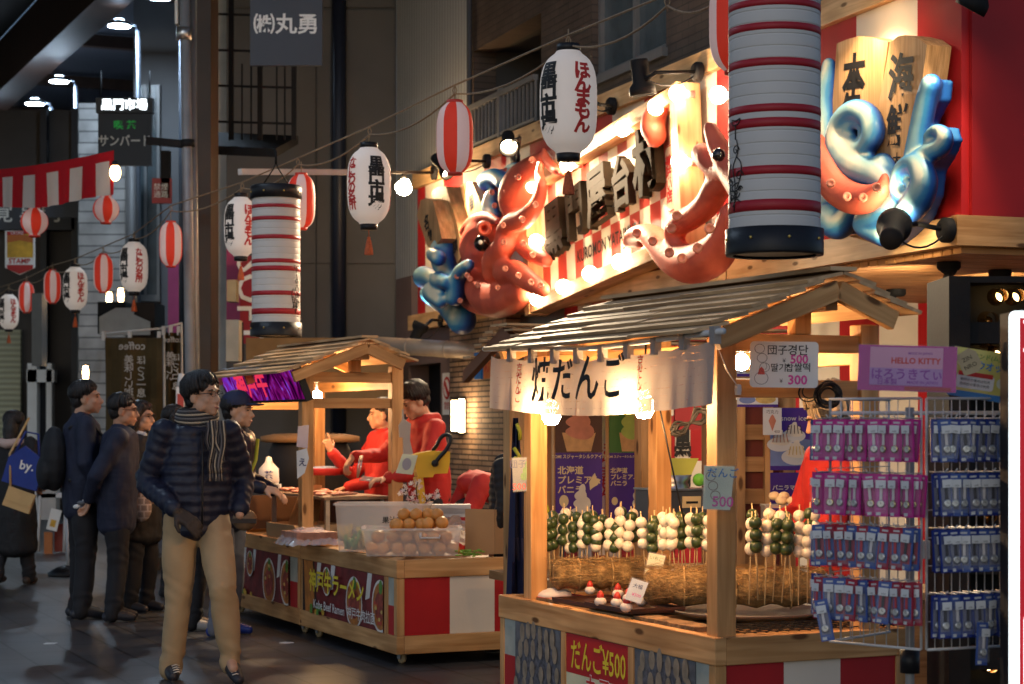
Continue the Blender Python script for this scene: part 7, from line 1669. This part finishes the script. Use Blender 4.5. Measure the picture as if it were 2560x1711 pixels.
    if hair != 'none': displace(blob("hair", b, t, .008 * s, 1), (.010 if hair == "messy" else .008) * s, 38 / s)
    if hair != 'none':
        b = MB(M); ms = 1.35 if hair == 'messy' else 1.0      # combed locks over the cap of hair
        for k in range(150):
            a = 2 * pi * k / 150 + rn.uniform(-.05, .05); fr_ = -cos(a); sd = abs(sin(a))
            end = (.40 if fr_ > .55 else (.62 if fr_ > 0 else .80)) * (1.12 if hair == 'messy' else 1.0) + rn.uniform(-.06, .06)
            if hair in ('bob', 'long') and fr_ > .6 : end = .34
            pts = []; tw = rn.uniform(-.16, .16); lift = rn.uniform(1.02, 1.06 + .05 * (ms - 1) * 3)
            for i_ in range(5):
                ph = (.06 + (end - .06) * i_ / 4) * pi * .86; aa = a + tw * i_ / 4; rr = lift + (.03 * ms if i_ == 4 else 0)
                pts.append(hp(.091 * rr * sin(ph) * sin(aa), .024 + .101 * rr * sin(ph) * cos(aa), .045 + .088 * rr * cos(ph)))
            b.tube(pts, [.007 * ms, .010 * ms, .0105 * ms, .009 * ms, .003], hairm, 5)
        b.build('hair_lock', t)
    if glasses:
        b = MB(M)
        for x in (-1, 1): b.tube([hp(.032 * x + .021 * cos(i * pi / 7), -.098, .004 + .017 * sin(i * pi / 7)) for i in range(15)], .0013, BLACK, 5); b.tube([hp(.052 * x, -.096, .008), hp(.082 * x, .0, .006)], .002, BLACK, 5)
        b.tube([hp(-.011, -.1, .008), hp(.011, -.1, .008)], .002, BLACK, 5); b.build('glasses', t)
    # top
    b = MB(M); f = bulk
    zs = []; z = hem
    while z < 1.40: zs.append(z); z += .054 if puffer else .035
    for z in zs:
        k = (z - hem) / (1.40 - hem); rx = (.178 + .022 * sin(k * pi) - .02 * max(0, k - .75) * 4 * .5) * f; ry = (.125 + .016 * sin(k * pi)) * f
        if coat and z < .9: rx += coat * (.9 - z); ry += coat * .7 * (.9 - z)
        b.ell(B(z), (rx, ry, .074 if puffer else .095), top, None, 20, 8)
    b.ell(B(1.40), (.165, .095 * f, .055), top, None, 18, 8); b.ell(B(1.445, .01), (.085, .085, .05), top, None, 16, 8)
    for a, e, w in ((sR, eR, wR), (sL, eL, wL)):
        w2 = e.lerp(w, .93); pts = [a, a.lerp(e, .5), e, e.lerp(w2, .5), w2]; rs = [r * f ** .6 for r in (.082, .076, .068, .062, .052)]
        if puffer: puffs(b, pts, rs, .050, top, 1.3)
        else: ctube(b, pts, [r * .88 for r in rs], top, 12)
    if hoodie:
        for k in range(9): an = -1.2 + k * .3; 
        ctube(b, [B(1.44, -.085, -.05), B(1.47, -.03, -.085), B(1.47, .07, -.07), B(1.46, .11, 0), B(1.47, .07, .07), B(1.47, -.03, .085), B(1.44, -.085, .05)], [.028, .034, .042, .05, .042, .034, .028], top, 10)
    else: ctube(b, [B(1.45, -.06, -.045), B(1.475, .0, -.068), B(1.48, .06, 0), B(1.475, .0, .068), B(1.45, -.06, .045)], [.024, .026, .028, .026, .024], top, 10)
    j = blob('jacket', b, t, .011 * s, 2 if puffer else 12); displace(j, .010 * s, 11 / s); displace(j, .004 * s, 30 / s)
    # trousers and shoes
    if legs_on:
        b = MB(M); b.ell((0, 0, .93), (.155, .112, .10), trs, None, 18, 10)
        for h, k, a in ((hR, kR, aR), (hL, kL, aL)):
            lo_ = a + (k - a).normalized() * -.028
            ctube(b, [h, h.lerp(k, .5), k, k.lerp(a, .5), lo_], [.103, .094, .080, .072, .066], trs, 14)
        j = blob('trousers', b, t, .012 * s, 4); displace(j, .014 * s, 6 / s); displace(j, .004 * s, 18 / s)
        for v, nn in [(v, v.normal.copy()) for v in j.data.vertices]:
            z_ = v.co.z / s; k_ = math.exp(-((z_ - .52) / .10) ** 2) * .008 + math.exp(-((z_ - .14) / .08) ** 2) * .012 + math.exp(-((z_ - .84) / .06) ** 2) * .006 + .0005
            v.co += nn * k_ * s * noise.noise(Vector((v.co.x * 7 / s + v.co.z * 4, v.co.y * 7 / s, z_ * 26 + v.co.x * 14)))
        for a, tw, kn in ((aR, G.get('tR', V(0, -1, 0)), 0), (aL, G.get('tL', V(0, -1, 0)), 1)):
            tw = tw.normalized(); b = MB(M); hl = a + V(0, 0, -.045) - tw * .045; to = a + tw * .145 + V(0, 0, -.05)
            ctube(b, [hl, a + V(0, 0, -.03) + tw * .03, a + tw * .10 + V(0, 0, -.045), to], [.042, .046, .040, .032], shoe, 12); o = blob('shoe', b, t, .010 * s, 1)
            b = MB(M); pz = a.z - .078 if tw.z > -.2 else None
            ctube(b, [hl + V(0, 0, -.026), a + tw * .06 + V(0, 0, -.068), to + V(0, 0, -.016)], [.022, .024, .020], SOLE, 10); b.build('sole', o)
    if gloves:
        b = MB(M)
        for i, (e, w) in enumerate(((eR, wR), (eL, wL))):
            if hands[i]: hand(b, w, hd[i] or (w - e), hn[i], gloves, hcurl[i], 1 if i == 0 else -1, 1.25); ctube(b, [w - (w - e).normalized() * .05, w + (w - e).normalized() * .01], [.034, .030], gloves, 10)
        blob('glove', b, t, .0075 * s, 0)
    return t, M, B, hp
def fl(px, py, Z=None):
    Z = Z or F * CAMH / (py - HY); return Vector(((px - CX) / F * Z, Z, 0))
# ---- walking man in front
loc = fl(492, 1700); cw = lambda l: atan2(-l.x, l.y)
t, M, B, hp = person('man walking towards the street corner in navy puffer jacket, striped scarf and khaki trousers', loc, cw(loc) + radians(10), 1.74, head=(radians(40), radians(-3), 0), arms=dict(eR=V(-.27, .06, 1.12), wR=V(-.155, -.21, .965), eL=V(.275, .06, 1.12), wL=V(.225, -.10, .93)),
    legs=dict(kR=V(-.105, .01, .49), aR=V(-.13, .07, .085), kL=V(.10, -.24, .53), aL=V(.155, -.17, .135), tL=V(.16, -.9, -.38), tR=V(-.1, -1, 0)), top=NAVYJ, hem=.85, bulk=1.03, trs=KHAKI, hair='messy', gloves=GLOVE, hands=(True, False), hd=((.72, -.35, -.6), None), hn=((.1, -.8, .5), None), hcurl=(.28, .5), headoff=(.03, -.03, 0), glasses=True)
SCK = mat('scarf_charcoal', (.030, .028, .030), .9, var=.2, bump=.3, bs=200); SCC = mat('scarf_cream', (.40, .33, .24), .9, var=.15, bump=.3, bs=200); SCG = mat('scarf_grey', (.13, .12, .12), .9, var=.15)
b = MB(M); rn = random.Random(3)
for k in range(13):
    m = (SCK, SCC, SCK, SCG)[k % 4]; z = 1.430 + .0085 * k; r = .098 + .022 * sin(k / 12 * pi)
    b.tube([B(z + .012 * sin(i * pi / 8 + 1) - .03 * max(0, -sin(i * pi / 8)) * (1 - k / 12), r * .92 * sin(i * pi / 8) * -1 * -1, r * cos(i * pi / 8)) for i in range(17)], .0075, m, 6)
def tail(x0, x1, z0, z1, y, n, ph):
    for k in range(n):
        m = (SCK, SCC, SCK, SCG)[(k + ph) % 4]; u = k / n; x = x0 + (x1 - x0) * u; w = (x1 - x0) / n
        pts = [(x + .02 * sin(q * .7 + ph) * q / 8 + w / 2, y - .012 * sin(u * 9 + q * .3) - .004 * q, z0 + (z1 - z0) * q / 8) for q in range(9)]
        b.tube(pts, w * .62, m, 6)
        for f_ in range(2): b.tube([pts[-1], (pts[-1][0] + rn.uniform(-.008, .008), pts[-1][1], pts[-1][2] - .045)], .002, m, 4)
tail(.035, .125, 1.46, 1.17, -.185, 11, 0); tail(.02, .10, 1.45, 1.27, -.170, 10, 2)
b.build('scarf', t)
b = MB(M); b.tube([B(1.40, -.165, .0), B(1.2, -.185, .0), B(1.0, -.175, .0), B(.86, -.165, .0)], .006, BLACK, 6); b.build('zip', t)
b = MB(M)
for ax, ay in ((-.125, .0), (.165, -.20)):
    for k in range(4): b.tube([(ax - .022, ay - .035 - .022 * k, .088 - .010 * k), (ax, ay - .045 - .022 * k, .096 - .010 * k), (ax + .022, ay - .035 - .022 * k, .088 - .010 * k)], .0035, CREAM, 5)
b.build('shoe_lace', t)
# ---- man in cap at the stall
loc = fl(566, 1590); yw_ = radians(72)
t, M, B, hp = person('man in navy cap and dark jacket leaning on the farther stall behind the walking man', loc, yw_, 1.66, head=(radians(6), 0, 0), lean=.12, arms=dict(eR=V(-.25, -.10, 1.12), wR=V(-.16, -.36, 1.06), eL=V(.25, -.05, 1.12), wL=V(.16, -.30, 1.03)), top=NAVYJ, puffer=False, hem=.82, bulk=1.12, trs=JEANS, shoe=SHOEB, hair='short')
CAPM = mat('navy_cap_cloth', (.014, .020, .060), .7, var=.15, bump=.15, bs=200)
b = MB(M); HMi = M.inverted(); b.lathe([(.100, -.005), (.102, .02), (.095, .06), (.07, .09), (.03, .105), (0, .107)], CAPM, 24, Matrix.Translation(hp(0, .018, .045)) @ rot(-.08, 0, yw_ * 0 + radians(6))); b.ell(hp(0, -.115, .045), (.075, .075, .010), CAPM); b.build('cap', t)
b = MB(M); ctube(b, [B(1.47, -.05, -.05), B(1.49, .0, -.075), B(1.5, .06, 0), B(1.49, .0, .075), B(1.46, -.06, .05)], [.03, .032, .034, .032, .03], SCG, 10); b.build('neck_warmer', t)
b = MB(M); YS = mat('yellow_strap', (.45, .42, .03), .6); b.tube([B(1.40, -.13, .12), B(1.25, -.165, .05), B(1.1, -.16, -.04)], .014, YS, 6, squash=.4); b.ell((.16, -.24, 1.035), (.052, .052, .03), YS); b.build('strap', t)
b = MB(); c = P(612, 1300, 12.9); b.ell(c, (.085, .06, .075), mat('brown_leather_bag', (.17, .10, .05), .6, var=.3, bump=.3, bs=60)); b.tube([c + V(-.06, 0, .05), c + V(-.08, 0, .3), c + V(-.12, .1, .45)], .012, mat('bag_strap', (.1, .06, .03), .7), 6); b.box(c + V(-.085, -.062, -.02), c + V(.085, -.04, .01), GLOVE); tag(b.build('waist_bag'), 'brown leather waist bag at the hip of the man in the cap', 'bag')
# pale shoes of a customer hidden behind the walking man
loc = fl(500, 1580); person('customer hidden behind the walking man, only pale shoes and dark legs showing', loc + V(-.05, .15, 0), radians(95), 1.52, top=NAVYC, puffer=False, trs=DTRS, shoe=SHOEW)
# ---- waiting group on the left
loc = fl(205, 1545); t, M, B, hp = person('tall waiting man with black backpack, leftmost of the group looking right', loc, radians(112), 1.77, head=(radians(-18), radians(-4), 0), arms=dict(eR=V(-.26, .02, 1.13), wR=V(-.20, -.16, .92), eL=V(.26, .02, 1.13), wL=V(.20, -.14, .92)), top=NAVYC, puffer=False, hem=.78, bulk=1.08, hair='short', headoff=(0, -.02, 0))
b = MB(M); b.ell((0, .20, 1.16), (.16, .10, .24), BLKC); b.ell((0, .27, 1.06), (.12, .06, .13), BLKC)
for x in (-1, 1): b.tube([(x * .11, .12, 1.38), (x * .13, -.02, 1.44), (x * .14, -.13, 1.32), (x * .15, -.08, 1.1), (x * .14, .12, 1.0)], .016, BLKC, 8)
bp = b.build('backpack_raw'); bpy.data.objects.remove(bp)
bt = thing('backpack', 'black backpack worn by the tall waiting man', 'backpack', M @ V(0, .2, .95)); b2 = MB(); b2.v = b.v; b2.f = b.f; b2.mats = b.mats; blob('pack', b2, bt, .012, 2)
b = MB(); c = P(197, 1270, 14.2); 
for k in range(5): b.ell(c + V(rn.uniform(-.05, .06), rn.uniform(-.02, .02), rn.uniform(-.05, .05)), (.035, .02, .018), CW if k % 2 else GREYP); 
tag(b.build('crumpled_wrapper'), 'crumpled white wrapper held behind the tall waiting man', 'wrapper')
loc = fl(292, 1552); person('waiting man with glasses in dark navy coat, hands behind his back', loc, radians(98), 1.67, head=(radians(-6), radians(3), 0), lean=.06, arms=dict(eR=V(-.24, .14, 1.10), wR=V(-.06, .20, .92), eL=V(.24, .14, 1.10), wL=V(.05, .20, .93)), top=NAVYC, puffer=False, hem=.72, bulk=1.12, glasses=True, hair='short', coat=.05, hd=((.5, .3, -.8), (-.5, .3, -.8)), skin=SKINS)
loc = fl(352, 1530); t, M, B, hp = person('waiting woman with glasses and black coat, right of the man with hands behind his back', loc, radians(62), 1.62, head=(radians(6), 0, 0), arms=dict(eR=V(-.23, -.02, 1.10), wR=V(-.16, -.22, .98), eL=V(.23, -.02, 1.10), wL=V(.15, -.22, 1.0)), top=BLKC, puffer=False, hem=.62, bulk=1.05, glasses=True, hair='bob', coat=.10)
b = MB(M); ctube(b, [B(1.45, -.07, -.05), B(1.47, .0, -.08), B(1.48, .06, 0), B(1.47, .0, .08), B(1.44, -.09, .05), B(1.36, -.15, .03)], [.03] * 6, mat('pale_blue_scarf', (.32, .36, .42), .85, var=.2), 10); b.build('scarf', t)
PLAID = bricks('plaid_bag_cloth', (.26, .20, .18), (.12, .08, .08), (.40, .34, .32), .05, .05, .006, axes=(0, 2), bump=.1)
b = MB(); c = P(352, 1268, 14.4); b.ell(c, (.085, .06, .115), PLAID); b.tube([c + V(-.05, 0, .09), c + V(-.03, 0, .26), c + V(.03, 0, .26), c + V(.05, 0, .09)], .008, BLKC, 6); tag(b.build('hand_bag'), 'plaid handbag carried by the waiting woman', 'handbag')
loc = fl(420, 1500); person('person in dark hood mostly hidden between the waiting woman and the walking man', loc + V(0, .3, 0), radians(75), 1.60, top=NAVYC, puffer=True, bulk=1.1, hair='bob')
# ---- woman at the left edge, from behind
loc = fl(34, 1462); t, M, B, hp = person('woman seen from behind at the left edge in black coat with pale hood', loc, radians(168), 1.56, arms=dict(eR=V(-.25, -.02, 1.12), wR=V(-.18, -.20, 1.0), eL=V(.25, .02, 1.12), wL=V(.22, -.12, .92)), legs=dict(kR=V(-.10, -.06, .49), aR=V(-.11, -.10, .085), aL=V(.11, .14, .11)), top=BLKC, puffer=False, hem=.36, bulk=1.12, hair='long', coat=.10, shoe=mat('brown_boot', (.045, .030, .022), .6))
b = MB(M); ctube(b, [B(1.42, -.02, -.13), B(1.42, .10, -.10), B(1.40, .15, 0), B(1.42, .10, .10), B(1.42, -.02, .13)], [.03, .042, .05, .042, .03], mat('pale_pink_hood', (.46, .34, .30), .85, var=.1), 10); b.build('hood', t)
b = MB(); c = P(60, 1172, 16.85); L = face_L(c, (1, .1, 0), (0, 0, 1)) @ rot(0, 0, -.2); b.prism([(-.16, -.14), (.15, -.17), (.17, .10), (-.02, .20), (-.14, .08)], .07, mat('blue_tote_cloth', (.012, .035, .22), .7, var=.15), L); b.tube([tuple(L @ V(-.1, .1, .03)), tuple(L @ V(-.05, .32, .0)), tuple(L @ V(.06, .32, 0)), tuple(L @ V(.12, .1, .03))], .012, mat('blue_tote_strap', (.012, .03, .18), .7), 6); b.text('by.', .11, CW, L @ tr(.03, .03, .075), off=.02); tag(b.build('tote_bag'), 'blue tote bag with white lettering on the woman at the left edge', 'bag')
b = MB(); c = P(50, 1250, 16.8); L = face_L(c, (1, .1, 0), (0, 0, 1)) @ rot(0, 0, -.35); CAML = mat('camel_leather', (.50, .33, .14), .55, var=.1); b.box((-.12, -.085, 0), (.12, .085, .08), CAML, L); b.prism([(-.122, .09), (.122, .09), (.11, -.03), (-.11, -.03)], .006, CAML, L @ tr(0, 0, .0805)); b.tube([tuple(L @ V(-.11, .08, .04)), tuple(L @ V(-.22, .35, .0)), tuple(L @ V(-.18, .7, -.05))], .010, CAML, 6); tag(b.build('shoulder_bag'), 'camel leather shoulder bag of the woman at the left edge', 'bag')
# ---- two workers in red behind the farther stall
loc = Vector((P(958, 0, 14.75).x, 14.75, 0)); t, M, B, hp = person('grey haired worker in red jacket pointing with one finger behind the farther stall', loc, radians(-74), 1.64, head=(radians(-6), radians(2), 0), arms=dict(eR=V(-.24, -.20, 1.10), wR=V(-.13, -.40, 1.30), eL=V(.24, -.10, 1.08), wL=V(.20, -.34, 1.02)), top=REDJ, puffer=False, hem=.80, bulk=1.08, hair='short', hairm=HAIRG, skin=SKINS, hd=((.05, -.35, .9), None), hn=((.9, .3, .1), (0, 0, 1)), point=(True, False), hcurl=(.9, .6))
b = MB(M); ctube(b, [B(1.45, -.07, -.05), B(1.475, 0, -.07), B(1.48, .06, 0), B(1.475, 0, .07), B(1.45, -.07, .05)], [.022] * 5, SCG, 8); b.build('collar', t)
loc = Vector((P(1075, 0, 13.9).x, 13.9, 0)); t, M, B, hp = person('young worker in red hoodie bending his head over the farther stall', loc, radians(-58), 1.75, head=(radians(-4), radians(28), 0), lean=.10, arms=dict(eR=V(-.27, -.24, 1.20), wR=V(-.22, -.50, 1.20), eL=V(.27, -.20, 1.10), wL=V(.12, -.42, 1.05)), top=REDJ, puffer=False, hem=.80, bulk=1.02, hair='messy', hoodie=True, headoff=(0, -.05, -.01), hd=((.0, -.6, -.8), (0, -1, -.1)), hcurl=(.6, .5), hn=((0, -.8, .6), (0, 0, 1)))
b = MB(M); b.ell((0, -.035, .78), (.185, .135, .16), BLKC); b.build('apron', t); b = MB(M); b.prism([(-.012, -.02), (.012, -.02), (.0, .03)], .004, CW, Matrix.Translation(B(1.25, -.168, .05)) @ rot(pi / 2, 0, 0)); b.build('chest_logo', t)
b = MB(); c = P(895, 1160, 13.65); b.tube([c + V(.02, 0, .06), c + V(.0, 0, -.02), c + V(-.005, 0, -.10)], .007, STEEL, 6); b.tube([c + V(.03, .02, .06), c + V(.02, 0, -.02), c + V(-.002, 0, -.10)], .007, STEEL, 6); tag(b.build('tongs'), 'steel tongs held over the red meat', 'tongs')
b = MB(); c = P(925, 1200, 13.75); b.prism([(-.08, -.03), (.06, -.03), (.09, .04), (-.05, .05)], .006, CW, tr(c) @ rot(.35, .1, .1)); tag(b.build('paper_plate'), 'white paper plate held out above the red meat', 'plate')
# ---- bent person in red and dark figure between the stalls
loc = Vector((P(1330, 0, 13.3).x, 13.3, 0))
def bend(z, y=0, x=0):
    k = max(0, z - .95); return V(x, -k * .92 + y * .4, .95 + k * .30 + y * .9)
t, M, B, hp = person('person in red bending down between the two stalls, only the back showing', loc, radians(-75), 1.66, arms=dict(eR=V(-.22, -.55, .80), wR=V(-.2, -.62, .55), eL=V(.22, -.55, .80), wL=V(.2, -.62, .55)), top=REDJ, puffer=False, hem=.80, bulk=1.15, trs=REDJ, bend=bend, head=(0, 1.2, 0), headoff=(0, .14, -.30))
loc = Vector((P(1266, 0, 12.3).x, 12.3, 0)); person('dark figure in black puffer coat standing behind the left post of the near stall', loc, radians(-100), 1.46, top=BLKC, puffer=True, hem=.5, bulk=1.0, hair='bob', headoff=(.05, .12, 0))
t = thing('printed_cloth', 'navy cloth with yellow strokes hanging beside the left post of the near stall', 'cloth', P(1290, 1500, 9.9)); b = MB(); n = 8; NVC = mat('navy_print_cloth', (.012, .014, .05), .8)
def cq(i, j): p = P(1288 - 18 * j / n - (6 if i == 0 else 0) + 62 * i / n * (.12 + .88 * j / n), 1045 + 480 * j / n, 9.9); p.y += .03 * sin(i * 1.6 + j * .4); return p
for i in range(n):
    for j in range(n): b.add([cq(i, j + 1), cq(i + 1, j + 1), cq(i + 1, j), cq(i, j)], [(0, 1, 2, 3)], NVC, True)
b.build('cloth', t); b = MB()
for i, (px, py, px2, py2) in enumerate(((1292, 1060, 1300, 1100), (1285, 1120, 1302, 1160), (1356, 1250, 1372, 1290), (1362, 1300, 1352, 1335), (1286, 1145, 1296, 1150))): b.tube([P(px, py, 9.83), P((px + px2) / 2 + 4, (py + py2) / 2, 9.82), P(px2, py2, 9.83)], .010, YS, 6)
b.build('yellow_stroke', t)
# ---- worker in knitted hat behind the near stall
loc = Vector((P(2098, 0, 8.95).x, 8.95, 0)); t, M, B, hp = person('worker in cream knitted hat and red jacket behind the near stall', loc, radians(-80), 1.60, head=(radians(-10), radians(20), 0), lean=.08, arms=dict(eR=V(-.24, -.14, 1.10), wR=V(-.10, -.26, 1.10), eL=V(.24, -.10, 1.10), wL=V(.05, -.25, 1.06)), top=REDJ, puffer=False, hem=.80, bulk=1.1, hair='bob', skin=SKIN, hd=((.1, -1, -.1), (-.2, -1, .1)), hn=((0, 0, 1), (0, 0, 1)), hcurl=(.7, .6))
KNIT = ribbed('cream_cable_knit', (.52, .40, .27), 'X', .020, .9, bump=1.0)
b = MB(M); b.lathe([(.107, -.03), (.112, .0), (.112, .03), (.108, .035), (.112, .07), (.095, .115), (.055, .145), (0, .155)], KNIT, 28, Matrix.Translation(hp(0, .03, .03)) @ rot(radians(14), 0, 0))
for k in range(11):
    a = k * 2 * pi / 11; rr = [(.113, .04), (.110, .08), (.088, .122), (.05, .15)]; Lk = Matrix.Translation(hp(0, .03, .03)) @ rot(radians(14), 0, 0)
    b.tube([Lk @ V((r + .003) * cos(a + .10 * sin(i * 1.6)), (r + .003) * sin(a + .10 * sin(i * 1.6)), z) for i, (r, z) in enumerate([(.113, .035), (.114, .055), (.111, .075), (.104, .095), (.092, .115), (.074, .132), (.05, .147)])], .010, KNIT, 6)
b.build('knit_hat', t)
# ---- far left street things: white chair-like stand with papers and board
t = thing('display_stand', 'white folding stand with papers and an orange board behind the woman with bags', 'stand', fl(130, 1385)); Zs = fl(130, 1385).y; b = MB()
for px in (95, 160, 172): b.tube([P(px, 1380, Zs), P(px + 5, 1240, Zs)], .018, WIREW, 6)
b.box(P(85, 1245, Zs), P(175, 1232, Zs + .3), WIREW); b.box(P(92, 1300, Zs), P(150, 1215, Zs + .2), mat('clear_bag', (.36, .35, .34), .4)); b.build('frame', t)
b = MB(); L = face_L(P(135, 1300, Zs - .05), (1, 0, 0), (0, 0, 1)) @ rot(0, 0, -.25); b.prism([(-.06, -.12), (.06, -.12), (.06, .12), (-.06, .12)], .004, CW, L); b.prism([(-.03, -.08), (.03, -.08), (.03, .0), (-.03, .0)], .002, YEL, L @ tr(0, 0, .005)); b.build('notice', t)
b = MB(); b.box(P(110, 1395, Zs), P(132, 1330, Zs + .03), mat('orange_board', (.36, .12, .03), .6)); b.box(P(136, 1380, Zs + .1), P(166, 1310, Zs + .12), mat('red_board', (.22, .03, .015), .6)); b.build('board', t)
t = thing('stand_foot', 'black weighted stand foot with white pole left of the waiting men', 'stand', fl(166, 1440)); Zs = fl(166, 1440).y; b = MB(); b.lathe([(.17, 0), (.18, .03), (.10, .08), (.03, .10), (0, .10)], BLACK, 20, tr(fl(166, 1440))); b.build('base', t); b = MB(); b.tube([fl(172, 1440), fl(172, 1440) + V(-.02, 0, .65)], .022, WIREW, 8); b.build('pole', t)
t = thing('sandwich_board', 'pale leaflet board standing behind the walking man, left of the screen', 'board', fl(440, 1420)); b = MB(); b.box(P(440, 1050, 16.8), P(462, 968, 16.83), CW); b.box(P(443, 1030, 16.79), P(459, 985, 16.799), PRED); b.tube([P(450, 968, 16.82), P(455, 935, 16.82)], .03, WIREW, 8); b.build('leaflet', t); b = MB(); b.tube([P(450, 1430, 16.85), P(451, 1050, 16.85)], .015, WIREW, 6); b.build('post', t)
b = MB(); b.box(fl(350, 1428) + V(-.05, 0, 0), fl(400, 1420) + V(.05, .4, .12), mat('dark_step', (.06, .06, .06), .7)); tag(b.build('low_step'), 'low dark step behind the waiting woman', 'step')
# ================================================================ lamps whose lit bulbs are modelled above or hang out of sight in the hall
